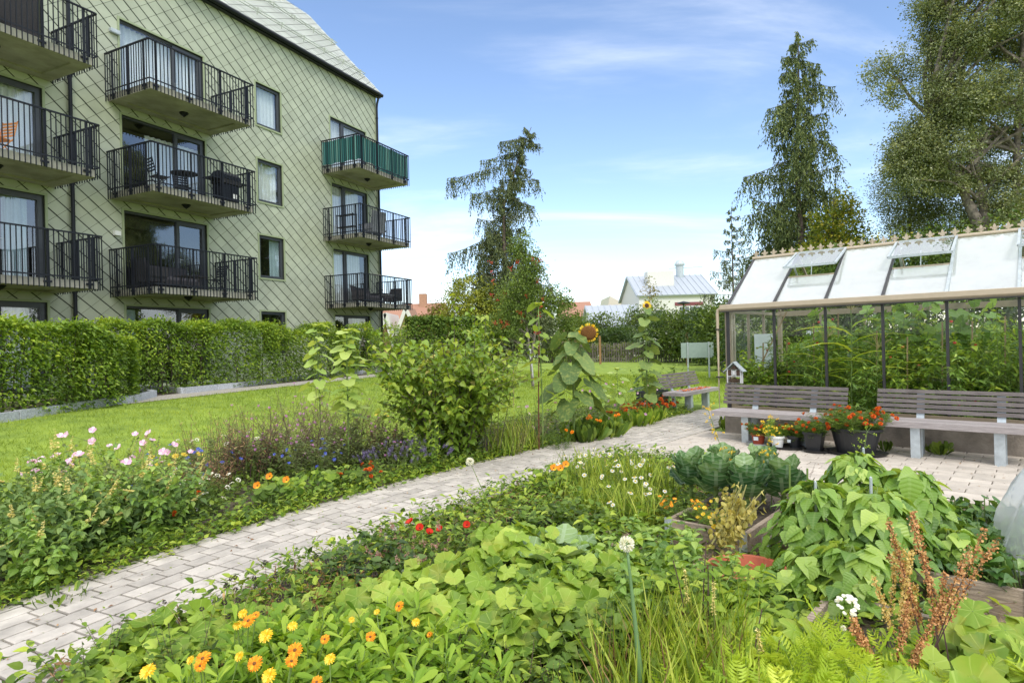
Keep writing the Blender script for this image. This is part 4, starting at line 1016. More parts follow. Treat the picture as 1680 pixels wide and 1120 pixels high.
def window(t, x0, x1, z0, z1, y=-.02, nx=2, nz=2):
    f = MB(); w = .07; f.box(x0, x1, y - .05, y, z0, z0 + w).box(x0, x1, y - .05, y, z1 - w, z1)
    for i in range(nx + 1): x = x0 + (x1 - x0 - w) * i / nx; f.box(x, x + w, y - .052, y, z0 + w, z1 - w)
    for i in range(1, nz): z = z0 + (z1 - z0) * i / nz; f.box(x0 + w, x1 - w, y - .048, y, z, z + w * .7)
    fo = f.build('window', M_white, t); MB().box(x0 + w, x1 - w, y - .02, y - .005, z0 + w, z1 - w).build('pane', M_dglass, fo)
# white house with the standing seam roof behind the right hand sunflower
t, w, ze, zr = house('white house with a pale standing seam metal roof, box dormer and round vent', 1048, 1172, 62, 484, 462, M_wht, M_zinc, dep=10)
MB().box(-w / 2 + 1.4, -w / 2 + 4.2, 2.0, 3.6, ze + .6, zr + .35).build('dormer_box', M_wht, t)
MB().lathe([(.42, 0), (.42, 1.6), (.55, 1.6), (.55, 1.75), (.3, 2.1), (0, 2.2)], 16, (w / 2 - 2.2, 4.6, zr - .4)).build('roof_vent', M_galv, t)
MB().tube([(w / 2 - 3.4, 4.6, zr + .9), (w / 2 + .3, 4.6, zr + 1.0)], .05).build('roof_rail', M_galv, t)
MB().box(-.2, w / 2 - 1.2, -.06, -.01, ze - 1.1, ze - .75).build('maroon_band', M_maroon, t)
window(t, .2, w / 2 - 1.5, ze - 3.2, ze - 1.15, nx=4, nz=3); window(t, -w / 2 + .8, -w / 2 + 2.4, ze - 3.2, ze - 1.4)
t, w, ze, zr = house('low outbuilding with grey metal roof between the sunflowers', 974, 1052, 56, 537, 517, M_wht, M_zinc, dep=8)
for x in (1.4,): MB().box(x, x + 1.3, .3, .55, ze + .3, ze + 1.2).build('roof_light', M_dkbar, t)
# buildings behind it
a = atY(984, 500, 80); b = atY(1048, 500, 80); t = thing('cream_building', 'cream building with a curved parapet above a terracotta roof edge', 'building', ((a.x + b.x) / 2, 80, 0)); w = b.x - a.x
MB().prism([(-w / 2 + 1, -.5), (w / 2 + 4, -.5), (w / 2 + 4, 4.9), (w * .25, 5.6), (0, 6.6), (-w * .2, 7.2), (-w / 2 + 1.4, 7.3), (-w / 2 + 1.1, 6.1)], 0, 8).build('wall', M_cream, t)
MB().box(-w / 2 - .5, w / 2 + 3, -1.2, -.05, 3.9, 4.75).build('tiled_roof_edge', M_tile, t); MB().lathe([(.3, 0), (.3, 1.2), (.45, 1.2), (.45, 1.4), (0, 1.5)], 12, (1.2, -.6, 4.4)).build('flue', M_galv, t)
t, w, ze, zr = house('pink brick house half hidden behind the shrubs at mid picture', 925, 972, 70, 520, 508, M_brk, M_tile, dep=8, seam=False)
t, w, ze, zr = house('white gabled shed showing behind the slim white tree trunk', 866, 900, 58, 524, 508, M_wht, M_wht, dep=6, gable=True)
t, w, ze, zr = house('salmon pink house with a long clay tile roof beyond the corner of the apartments', 604, 720, 62, 541, 512, M_brk, M_tile, dep=10, seam=False)
MB().box(w / 2 - 2.6, w / 2 - 1.8, 4.2, 5, zr - .6, zr + 1.2).build('chimney', M_brk, t)
for x in (-w / 2 + 1.2, 0.0, 1.9): window(t, x, x + 1.1, .8, 2.1)
t, w, ze, zr = house('yellow gabled porch with white trim in front of the clay tile roof', 654, 682, 55, 541, 524, M_yel, M_tile, dep=4, gable=True)
window(t, -.5, .7, ze - .9, ze + .15, nx=3)
t, w, ze, zr = house('small white gabled house behind the slatted fence', 626, 642, 54, 549, 534, M_brk, M_wht, dep=5, gable=True)
# brown slat fence
t = thing('slat_fence', 'brown horizontal slat fence at the corner of the building', 'fence', (-5.9, 30.2, .35), .05)
mb = MB()
for i in range(11): mb.box(0, 2.6, -.012, .012, .1 + i * .15, .1 + i * .15 + .105, random.random())
mb.build('slats', M_fence, t)
for x in (0, 1.3, 2.55): MB().box(x, x + .06, .013, .07, 0, 1.8).build('post', M_fence, t)

# ================================================================== PLANT BUILDERS
T_tiny = (np.array([(0, 0, 0), (-.3, .45, .1), (0, 1, -.06), (.3, .45, .1)], float), [np.array([(0, 1, 2), (0, 2, 3)])], np.array([(0, 0), (-.3, .45), (0, 1), (.3, .45)], float))
def unit(v): v = np.asarray(v, float); return v / (np.linalg.norm(v, axis=-1, keepdims=True) + 1e-9)
def gxy(px, Y, py=560): p = atY(px, py, Y); return p.x, p.y
def root(name, label, cat, x, y, group=None, z=None, rz=0): return thing(name, label, cat, (x, y, float(ground_z(x, y)) if z is None else z), rz, group)
L_green = leaf_mat('leaf_mid', (.035, .075, .012), (.085, .17, .025), (.20, .31, .05), rough=.5)
L_dark = leaf_mat('leaf_dark', (.018, .045, .012), (.045, .10, .022), (.11, .20, .04), rough=.42, spec=.5)
L_lime = leaf_mat('leaf_lime', (.06, .14, .02), (.16, .29, .035), (.36, .50, .08), rough=.5, trans=.35)
L_grey = leaf_mat('leaf_grey_green', (.05, .085, .035), (.12, .17, .07), (.22, .28, .12), rough=.7)
L_hedge = leaf_mat('hornbeam_leaf', (.05, .11, .015), (.15, .28, .03), (.36, .50, .06), rough=.42, spec=.5, trans=.36)
L_sun = leaf_mat('sunflower_leaf', (.045, .10, .035), (.10, .185, .06), (.20, .31, .11), rough=.55, vein='radial', nveins=9, veinc=(.34, .44, .14), spots=((.42, .45, .12), 22, .45))
L_sunp = leaf_mat('young_sunflower_leaf', (.12, .24, .05), (.23, .38, .10), (.42, .56, .2), rough=.5, vein='radial', nveins=9, veinc=(.5, .6, .25), trans=.35)
L_squash = leaf_mat('hollyhock_leaf', (.08, .17, .02), (.17, .31, .035), (.34, .49, .09), rough=.5, vein='radial', nveins=7, veinc=(.5, .62, .16), trans=.3, vf=.4, spots=((.42, .40, .07), 9, .45))
L_bean = leaf_mat('bean_leaf', (.06, .15, .025), (.15, .30, .05), (.33, .49, .12), rough=.42, spec=.5, vein='pinnate', nveins=7, veinc=(.4, .52, .2), trans=.3)
L_kale = leaf_mat('kale_leaf', (.025, .09, .04), (.075, .18, .075), (.20, .33, .14), rough=.4, spec=.5, vein='pinnate', nveins=6, veinc=(.45, .56, .38), trans=.2, vf=.4)
L_berry = leaf_mat('strawberry_leaf', (.02, .07, .02), (.06, .15, .03), (.17, .30, .06), rough=.32, spec=.6, vein='pinnate', nveins=9, trans=.22)
L_dog = leaf_mat('dogwood_leaf', (.07, .15, .02), (.16, .29, .03), (.36, .46, .07), rough=.4, spec=.5, vein='pinnate', nveins=6, veinc=(.3, .42, .1), trans=.32)
L_yel = leaf_mat('yellowing_leaf', (.17, .18, .05), (.34, .35, .10), (.50, .50, .20), rough=.6)
L_carrot = leaf_mat('carrot_leaf', (.14, .26, .02), (.28, .44, .04), (.46, .60, .10), rough=.5, trans=.35)
L_conif = leaf_mat('larch_needles', (.035, .065, .025), (.08, .13, .045), (.18, .24, .085), rough=.6, trans=.12)
L_conifd = leaf_mat('larch_needles_dark', (.035, .058, .03), (.072, .11, .05), (.16, .21, .085), rough=.6, trans=.1)
L_rowan = leaf_mat('rowan_leaf', (.05, .09, .02), (.11, .19, .045), (.22, .33, .08), rough=.5)
L_birch = leaf_mat('birch_leaf', (.045, .08, .035), (.14, .20, .09), (.33, .40, .22), rough=.38, spec=.6, trans=.28)
L_maple = leaf_mat('maple_leaf', (.05, .10, .012), (.14, .21, .025), (.42, .40, .05), rough=.5)
L_shrub = leaf_mat('shrub_leaf', (.03, .06, .012), (.075, .14, .022), (.19, .29, .05), rough=.5)
L_rust = leaf_mat('rusty_leaf', (.07, .07, .02), (.16, .17, .04), (.30, .26, .09), rough=.6)
L_grass = leaf_mat('grass_blade', (.07, .13, .015), (.18, .30, .03), (.42, .52, .12), rough=.5, trans=.35)
L_dry = leaf_mat('dry_matter', (.09, .05, .03), (.22, .14, .08), (.45, .34, .2), rough=.9, trans=.05)
L_dock = leaf_mat('dock_seed', (.22, .10, .04), (.42, .24, .11), (.60, .42, .22), rough=.8, trans=.1)
L_spike = leaf_mat('pale_spike', (.35, .36, .12), (.52, .52, .22), (.70, .68, .36), rough=.8, trans=.2)
L_greyl = leaf_mat('grey_green_light_leaf', (.05, .11, .035), (.11, .21, .07), (.22, .34, .12), rough=.6)
L_knap = leaf_mat('knapweed_foliage', (.06, .05, .05), (.15, .13, .11), (.30, .24, .23), rough=.8)
L_sunp2 = leaf_mat('budding_sunflower_leaf', (.12, .22, .05), (.22, .36, .07), (.42, .54, .16), rough=.5, vein='radial', nveins=9, veinc=(.5, .6, .25), trans=.35)
L_cal = leaf_mat('calendula_leaf', (.06, .15, .02), (.16, .31, .03), (.34, .50, .07), rough=.5, trans=.35)
L_red = leaf_mat('reddish_leaf', (.08, .03, .02), (.18, .12, .03), (.24, .30, .05), rough=.6)
PT = lambda n, a, b, c, tr=.22: leaf_mat(n, a, b, c, rough=.6, trans=tr, leafy=False)
P_yel = PT('petal_yellow', (.75, .40, .01), (.85, .58, .02), (.90, .74, .12))
P_or = PT('petal_orange', (.72, .20, .01), (.85, .34, .015), (.92, .50, .03))
P_red = PT('petal_red', (.45, .015, .01), (.72, .05, .02), (.80, .14, .04))
P_dred = PT('petal_dark_orange', (.32, .025, .01), (.62, .09, .012), (.80, .26, .02))
P_pink = PT('petal_pink', (.72, .38, .55), (.82, .55, .70), (.88, .72, .80))
P_purp = PT('petal_purple', (.28, .08, .26), (.50, .20, .46), (.65, .36, .60))
P_blue = PT('petal_blue', (.05, .07, .50), (.12, .18, .72), (.30, .36, .80))
P_lav = PT('petal_lavender', (.10, .08, .18), (.20, .16, .32), (.32, .27, .44))
P_wht = PT('petal_white', (.70, .70, .62), (.82, .82, .76), (.88, .88, .84))
M_disc = mat('brown_disc', (.22, .09, .02), rough=.9, var=.5, scale=90)
M_eye = mat('yellow_eye', (.75, .45, .03), rough=.8)
M_drkeye = mat('dark_eye', (.08, .03, .015), rough=.9)

def ring(mb, n, r0, ln, w, elev, tpl=None, tone=None, z=0.0, jit=.1, curl=None):
    a = np.arange(n) * 2 * np.pi / n + rng.uniform(0, 6); a = a + rng.normal(0, jit * .5, n)
    D = np.stack([np.cos(a) * math.cos(elev), np.sin(a) * math.cos(elev), np.full(n, math.sin(elev))], 1) + rng.normal(0, jit, (n, 3)) * .3
    P = np.stack([np.cos(a) * r0, np.sin(a) * r0, np.full(n, z)], 1)
    S = np.stack([np.full(n, w), ln * rng.uniform(.88, 1.08, n), np.full(n, ln)], 1)
    mb.inst(tpl or T_petal, P, D, (0, 0, 1), S, rng.random(n) if tone is None else tone)
T_petal = blade([(0, .12), (.35, .38), (.75, .5), (.95, .3), (1, .0)], .12, .18)
T_wide = blade([(0, .1), (.3, .42), (.65, .62), (.9, .5), (1, .12)], .15, -.05)
FL_ = {}
def flower_def(key, build, pm, eye=None, em=None):
    """eye: profile of a small centre, a sub-part of the flower"""
    mb = MB(); build(mb); me = mb.mesh('flower', pm); ce = None
    if eye: ce = MB().lathe(eye, 12, tone=.5).mesh('flower_centre', em, smooth=True)
    FL_[key] = (me, ce)
def dome(r, h, z=0): return [(0, z - .001), (r, z), (r * .9, z + h * .5), (r * .5, z + h * .9), (0, z + h)]
flower_def('calendula_o', lambda m: (ring(m, 18, .006, .031, .008, .12), ring(m, 16, .005, .025, .008, .4, z=.003)), P_or, dome(.009, .005, .003), M_disc)
flower_def('calendula_y', lambda m: (ring(m, 20, .006, .032, .008, .08), ring(m, 16, .005, .025, .008, .35, z=.003), ring(m, 10, .002, .016, .007, .8, z=.004)), P_yel, dome(.007, .006, .004), M_eye)
flower_def('marigold', lambda m: [ring(m, n, r, l, .012, e, T_wide, z=z) for n, r, l, e, z in ((11, .006, .019, .05, 0), (10, .005, .017, .45, .004), (8, .003, .013, .85, .008), (5, .001, .010, 1.2, .011))], P_dred)
flower_def('marigold_o', lambda m: [ring(m, n, r, l, .012, e, T_wide, z=z) for n, r, l, e, z in ((11, .006, .019, .05, 0), (10, .005, .017, .45, .004), (8, .003, .013, .85, .008))], P_or)
flower_def('signet', lambda m: ring(m, 6, .003, .013, .010, .2, T_wide), P_yel, dome(.004, .003, .001), M_eye)
flower_def('signet_o', lambda m: ring(m, 6, .003, .013, .010, .2, T_wide), P_or, dome(.004, .003, .001), M_eye)
flower_def('mallow', lambda m: ring(m, 5, .003, .034, .026, .35, T_wide, jit=.05), P_pink, dome(.005, .009), M_spk if False else P_wht)
flower_def('cornflower', lambda m: (ring(m, 9, .004, .018, .007, .45), ring(m, 8, .002, .010, .005, 1.0, z=.004)), P_blue)
flower_def('nasturtium', lambda m: ring(m, 5, .004, .026, .022, .35, T_wide), P_or, dome(.006, .004), M_drkeye)
flower_def('nasturtium_r', lambda m: ring(m, 5, .004, .027, .022, .35, T_wide), P_red, dome(.006, .004), M_drkeye)
flower_def('poppy', lambda m: (ring(m, 4, .003, .030, .032, .55, T_wide), ring(m, 3, .002, .026, .028, .8, T_wide)), P_red, dome(.006, .008), M_drkeye)
flower_def('daisy', lambda m: ring(m, 14, .006, .014, .005, .05), P_wht, dome(.0075, .005, .001), M_eye)
flower_def('ydaisy', lambda m: ring(m, 13, .008, .022, .008, .1), P_yel, dome(.009, .006, .001), M_eye)
flower_def('cosmos', lambda m: ring(m, 8, .004, .020, .010, .1, T_wide), P_purp, dome(.004, .003, .001), M_eye)
flower_def('pinkd', lambda m: ring(m, 8, .004, .020, .010, .1, T_wide), P_pink, dome(.004, .003, .001), M_eye)
flower_def('knapweed', lambda m: (ring(m, 10, .002, .012, .0035, .5), ring(m, 8, .001, .009, .003, 1.0)), P_purp)
def _umb(m, r, n, el=.12):
    q = np.sqrt(rng.random(n)) * r; a = rng.uniform(0, 6.28, n); P = np.stack([q * np.cos(a), q * np.sin(a), -q * q / r * .5 + rng.normal(0, .002, n)], 1)
    for da in (0, 1.57): m.inst(T_round, P - np.array([0.004 * math.cos(da), .004 * math.sin(da), 0]) * 0, np.stack([np.cos(a + da), np.sin(a + da), 0 * a], 1), rng.normal(0, .35, (n, 3)) + [0, 0, 1], .010, rng.random(n))
flower_def('yarrow', lambda m: _umb(m, .030, 30), P_wht)
def _ball(m, r, n):
    v = unit(rng.normal(0, 1, (n, 3))); m.inst(T_petal, v * r * .45, v + rng.normal(0, .2, (n, 3)), rng.normal(0, 1, (n, 3)), np.array([.006, r * .6, r * .6]), rng.random(n))
flower_def('allium', lambda m: _ball(m, .034, 170), P_wht)
flower_def('seedhead', lambda m: _ball(m, .016, 50), mat('dead_head', (.06, .045, .035), rough=.95, var=.5, scale=60))
def _spike(m, h, r, n, tilt=.9):
    t = rng.random(n); a = rng.uniform(0, 6.28, n); P = np.stack([.3 * r * np.cos(a), .3 * r * np.sin(a), t * h], 1)
    D = np.stack([np.cos(a), np.sin(a), np.full(n, tilt)], 1); m.inst(T_small, P, D, rng.normal(0, 1, (n, 3)), r * rng.uniform(.6, 1.3, n) * (1.15 - .7 * t), rng.random(n))
flower_def('lavender', lambda m: _spike(m, .06, .014, 40), P_lav)
flower_def('persicaria', lambda m: _spike(m, .05, .012, 34), PT('petal_dusty_pink', (.35, .14, .14), (.50, .26, .24), (.62, .42, .36)))
flower_def('sun_small', lambda m: (ring(m, 20, .035, .055, .016, .1), ring(m, 16, .035, .05, .015, .35)), P_yel, dome(.045, .012, .001), M_drkeye)
def _sunbig(m): ring(m, 30, .125, .055, .022, -.1, jit=.3); ring(m, 26, .13, .05, .02, .35, jit=.3)
flower_def('sun_big', _sunbig, P_yel, [(0, -.035), (.08, -.03), (.13, -.005), (.14, .012), (.12, .028), (.06, .036), (0, .036)], M_disc)
def flower(key, parent, p, d=(0, 0, 1), sc=1.0):
    me, ce = FL_[key]; o = link('flower', me, parent, tuple(p)); d = Vector(tuple(d)).normalized()
    o.rotation_euler = (Matrix.Rotation(0, 3, 'Z') @ d.to_track_quat('Z', 'Y').to_matrix()).to_euler(); o.scale = (sc, sc, sc)
    if ce: link('flower_centre', ce, o)
    return o

def curve(p0, d0, L, n=6, droop=.3, wig=.04, up=0.0):
    """a stem: starts along d0, bends down by droop (or up)"""
    d = unit(np.array(d0, float)); p = np.array(p0, float); pts = [p.copy()]
    for i in range(n): d = unit(d + np.array([rng.normal(0, wig), rng.normal(0, wig), -droop / n + up / n])); p = p + d * L / n; pts.append(p.copy())
    return np.array(pts)
def sample(pts, t):
    t = np.clip(np.asarray(t, float), 0, 1) * (len(pts) - 1); i = np.minimum(t.astype(int), len(pts) - 2); f = (t - i)[:, None]
    return pts[i] * (1 - f) + pts[i + 1] * f, unit(pts[i + 1] - pts[i])
def herb(t, h, r0=.08, ns=6, lean=.3, tpl=T_ovate, ls=.06, nl=14, lm=None, sm=None, sr=.004, f0=.05, elev=.1, lj=.35, br=0, bl=.15, shrink=.4, tone=(0, 1), droop=.15, off=(0, 0), foliage='foliage', wig=.05, updir=.6):
    """clump of leafy stems; returns the tips"""
    h = h * 1.13
    lv = MB(); st = MB(); tips = []
    P = []; D = []; S = []; T = []
    for i in range(ns):
        a = rng.uniform(0, 6.28); r = r0 * math.sqrt(rng.random()); q = r / max(r0, 1e-3)
        d = np.array([math.cos(a) * lean * (.3 + q), math.sin(a) * lean * (.3 + q), 1.0]); hh = h * rng.uniform(.72, 1.05) * (1 - .22 * q)
        pts = curve((off[0] + r * math.cos(a), off[1] + r * math.sin(a), 0), d, hh, 6, droop, wig); br_l = [(pts, nl, 1.0)]
        st.tube(pts, np.linspace(sr, sr * .45, len(pts)), 4, rng.random()); tips.append((pts[-1], unit(pts[-1] - pts[-2])))
        for b in range(br):
            tb = rng.uniform(.25, .85); pb, db = sample(pts, [tb]); ab = rng.uniform(0, 6.28)
            bd = np.array([math.cos(ab), math.sin(ab), updir]); bp_ = curve(pb[0], bd, bl * h * rng.uniform(.6, 1.2), 3, droop, wig)
            st.tube(bp_, sr * .45, 3, rng.random()); br_l.append((bp_, max(3, nl // 3), .85)); tips.append((bp_[-1], unit(bp_[-1] - bp_[-2])))
        for c, n, k in br_l:
            tt = (np.arange(n) + rng.random(n)) / n; tt = f0 + (1 - f0) * tt if k == 1.0 else tt
            p, d_ = sample(c, tt); an = np.arange(n) * 2.4 + rng.uniform(0, 6) + rng.normal(0, .3, n)
            dd = np.stack([np.cos(an), np.sin(an), elev + rng.normal(0, lj, n)], 1)
            P.append(p); D.append(dd); S.append(ls * k * (1 - shrink * tt) * rng.uniform(.65, 1.2, n)); T.append(np.clip(tone[0] + (tone[1] - tone[0]) * (.25 + .35 * tt + rng.normal(0, .2, n)), 0, 1))
    P = np.concatenate(P); D = np.concatenate(D); S = np.concatenate(S); T = np.concatenate(T)
    lv.inst(tpl, P, D, rng.normal(0, .35, P.shape) + [0, 0, 1], S, T)
    lv.build(foliage, lm or L_green, t); st.build('stem', sm or M_stem, t)
    return tips
def dot_flowers(t, tips, key, n=None, sc=1.0, up=.6, face=(0, -.5, .6)):
    tips = list(tips); random.shuffle(tips)
    for p, d in tips[:n]: flower(key, t, p + np.array([0, 0, .004]), d * up + np.array(face) * .6 + rng.normal(0, .25, 3), sc * rng.uniform(.8, 1.2))
def bigleaf(t, r, n, h, ls, lm, tpl=T_squash, sx=1.0, sy=1.0, tilt=.35, tone=(0, 1), sm=None, face=(0, -.35, 0), droop=.2, rz=0):
    """leaf blades held up on long stalks from the ground"""
    lv = MB(); st = MB(); ca, sa = math.cos(rz), math.sin(rz)
    for i in range(n):
        q = math.sqrt(rng.random()); a = rng.uniform(0, 6.28); x0 = r * q * math.cos(a) * sx; y0 = r * q * math.sin(a) * sy; x, y = x0 * ca - y0 * sa, x0 * sa + y0 * ca
        z = h * rng.uniform(.55, 1.05) * (1 - .35 * q ** 2); L = ls * rng.uniform(.6, 1.15)
        a2 = a + rz + rng.normal(0, .7); D = np.array([math.cos(a2), math.sin(a2), -droop + rng.normal(0, .25)]); U = np.array([0, 0, 1.0]) + rng.normal(0, tilt, 3) + np.array(face)
        lv.inst(tpl[rng.integers(len(tpl))] if isinstance(tpl, list) else tpl, [(x, y, z)], [D], [U], [L], [np.clip(tone[0] + (tone[1] - tone[0]) * (z / h * .6 + rng.normal(0, .22)), 0, 1)])
        st.tube([(x * .6, y * .6, 0), (x * .85, y * .85, z * .6), (x, y, z)], .0035 + L * .008, 4, rng.random())
    lv.build('leaf_blades', lm, t, smooth=True); st.build('leaf_stalks', sm or M_stem, t)
def tuft(t, r, n, h, lm, w=1.0, sx=1.0, lean=.5, name='blades', tpl=T_grass):
    q = np.sqrt(rng.random(n)) * r; a = rng.uniform(0, 6.28, n); P = np.stack([q * np.cos(a) * sx, q * np.sin(a), 0 * q], 1)
    D = np.stack([np.cos(a) * lean * rng.random(n) + rng.normal(0, .15, n), np.sin(a) * lean * rng.random(n) + rng.normal(0, .15, n), np.ones(n)], 1)
    L = h * rng.uniform(.5, 1.1, n); U = np.stack([-np.cos(a), -np.sin(a), .3 + 0 * a], 1) + rng.normal(0, .3, (n, 3))
    MB().inst(tpl, P, D, U * [-1, -1, 1], np.stack([L * w, L, L], 1), rng.random(n)).build(name, lm, t)
def clouds(mb, cs, n, ls, tpl=T_tiny, shell=.55, flat=.4, tone=(0, 1), clump=.22, per=14, down=.2, seed=0, ctv=.17):
    """leaves in clumps through a set of ellipsoids (cx,cy,cz,rx,ry,rz)"""
    w = np.array([c[3] * c[4] * c[5] for c in cs]) ** .75; w /= w.sum(); nc = max(1, n // per); idx = rng.choice(len(cs), nc, p=w); C = np.array(cs)[idx]
    v = unit(rng.normal(0, 1, (nc, 3))); rr = shell + (1 - shell) * rng.random(nc) ** .7; rr = np.where(rng.random(nc) < .25, rng.random(nc), rr) * rng.uniform(.85, 1.12, nc)
    cen = C[:, :3] + v * C[:, 3:6] * rr[:, None]; ct = rng.normal(.5, ctv, nc)
    P = np.repeat(cen, per, 0) + rng.normal(0, 1, (nc * per, 3)) * clump * [1, 1, .6]; vv = np.repeat(v, per, 0)
    D = vv * .8 + rng.normal(0, .8, P.shape) + [0, 0, -down]; U = rng.normal(0, .55, P.shape) + [0, 0, 1] + vv * flat
    T = np.clip(tone[0] + (tone[1] - tone[0]) * (np.repeat(ct, per) + rng.normal(0, .13, len(P))), 0, 1)
    mb.inst(tpl, P, D, U, ls * rng.uniform(.6, 1.25, len(P)), T); return cen
def tree(label, x, y, cs, n, ls, lm, trunk_r=.12, name='leafy_tree', cat='tree', forks=None, bark=None, group=None, tone=(0, 1), limbs=26, z0=None, **kw):
    t = root(name, label, cat, x, y, group); lv = MB(); cen = clouds(lv, cs, n, ls, tone=tone, **kw); lv.build('crown', lm, t)
    tr = MB(); top = max(c[2] + c[5] * .6 for c in cs)
    forks = forks or [[(0, 0, -.1), (0.05, 0, top * .35), (-.05, 0.05, top * .7), (0.05, 0, top)]]
    al = []
    for f in forks:
        k = np.array(f, float); tt = np.linspace(0, 1, 14); pts = np.stack([np.interp(tt * (len(k) - 1), range(len(k)), k[:, j]) for j in range(3)], 1) + rng.normal(0, trunk_r * .12, (14, 3)) * np.linspace(0, 1, 14)[:, None]
        tr.tube(pts, np.linspace(trunk_r, trunk_r * .18, 14), 8, rng.random()); al.append(pts)
    tr.build('trunk', bark or M_bark, t, smooth=True)
    lb = MB(); sel = cen[rng.choice(len(cen), min(limbs, len(cen)), replace=False)]
    for c in sel:
        pts = al[rng.integers(len(al))]; ok = pts[(pts[:, 2] < c[2] - .1)]
        b = ok[np.argmin(np.linalg.norm((ok - c) * [1, 1, .8], axis=1))] if len(ok) else pts[0]
        m = (b + c) / 2 + [0, 0, np.linalg.norm(c - b) * .12]; lb.tube([b, (b + m) / 2 + rng.normal(0, .05, 3), m, (m + c) / 2, c], np.linspace(trunk_r * .32, trunk_r * .05, 5), 5, rng.random())
    lb.build('limbs', bark or M_bark, t); return t
def larch(label, x, y, h, rad, lm, bend=None, nl=60, z_low=.5, sw=1.0, density=1.0, name='larch_tree', trunk_r=.2, taper=.9, seedlen=None, gaps=0.0, shape=None, extra=()):
    t = root(name, label, 'tree', x, y); bend = bend or (lambda z: (0, 0)); zz = np.linspace(0, h, 16)
    pts = np.array([(bend(z)[0], bend(z)[1], z) for z in zz]); MB().tube(pts, trunk_r * (1 - .93 * zz / h), 8).build('trunk', M_bark, t, smooth=True)
    lb = MB(); lv = MB(); P = []; D = []; S = []
    for i in range(nl):
        f = (i + rng.random()) / nl; z = z_low + (h * .985 - z_low) * f; prof = (shape(f) if shape else (1 - f) ** taper) * rad * rng.choice((.35, .6, .85, 1.0, 1.15, 1.3)) + .2
        a = i * 2.4 + rng.normal(0, .4)
        if i < len(extra): z, a, prof = extra[i]; f = z / h
        ex = i < len(extra); d = np.array([math.cos(a), math.sin(a), (-.32 if ex else .05) + .3 * f]); c = curve((*bend(z), z), d, prof, 6, .75 if ex else .55, .05, up=0)
        c[:, 2] += np.linspace(0, 1, len(c)) ** 3 * prof * .24; lb.tube(c, np.linspace(.035 * (1.2 - f), .008, len(c)), 4, rng.random())
        n = int((6 + prof * 9) * density); tt = np.sort(rng.uniform(.12, 1, n)); p, dd = sample(c, tt)
        for q, d0 in zip(p, dd):
            L = (.22 + .55 * min(prof, 2.2) * rng.random()) * sw * (1.1 - .4 * f); k = max(3, int(L / .11)); s = np.arange(k) / k
            side = rng.normal(0, .25, 3) * [1, 1, 0]; Q = q + np.stack([side[0] * s * L + d0[0] * s * .1, side[1] * s * L + d0[1] * s * .1, -s * L], 1) + rng.normal(0, .012, (k, 3))
            P.append(Q); D.append(np.stack([np.full(k, side[0] * .4), np.full(k, side[1] * .4), -np.ones(k)], 1) + rng.normal(0, .42, (k, 3))); S.append(.19 * rng.uniform(.6, 1.2, k))
    P = np.concatenate(P); D = np.concatenate(D); S = np.concatenate(S)
    lv.inst(T_tiny, P, D, rng.normal(0, 1, P.shape), np.stack([S * .62, S, S], 1), rng.random(len(P))); lv.build('needles', lm, t); lb.build('branches', M_bark, t); return t
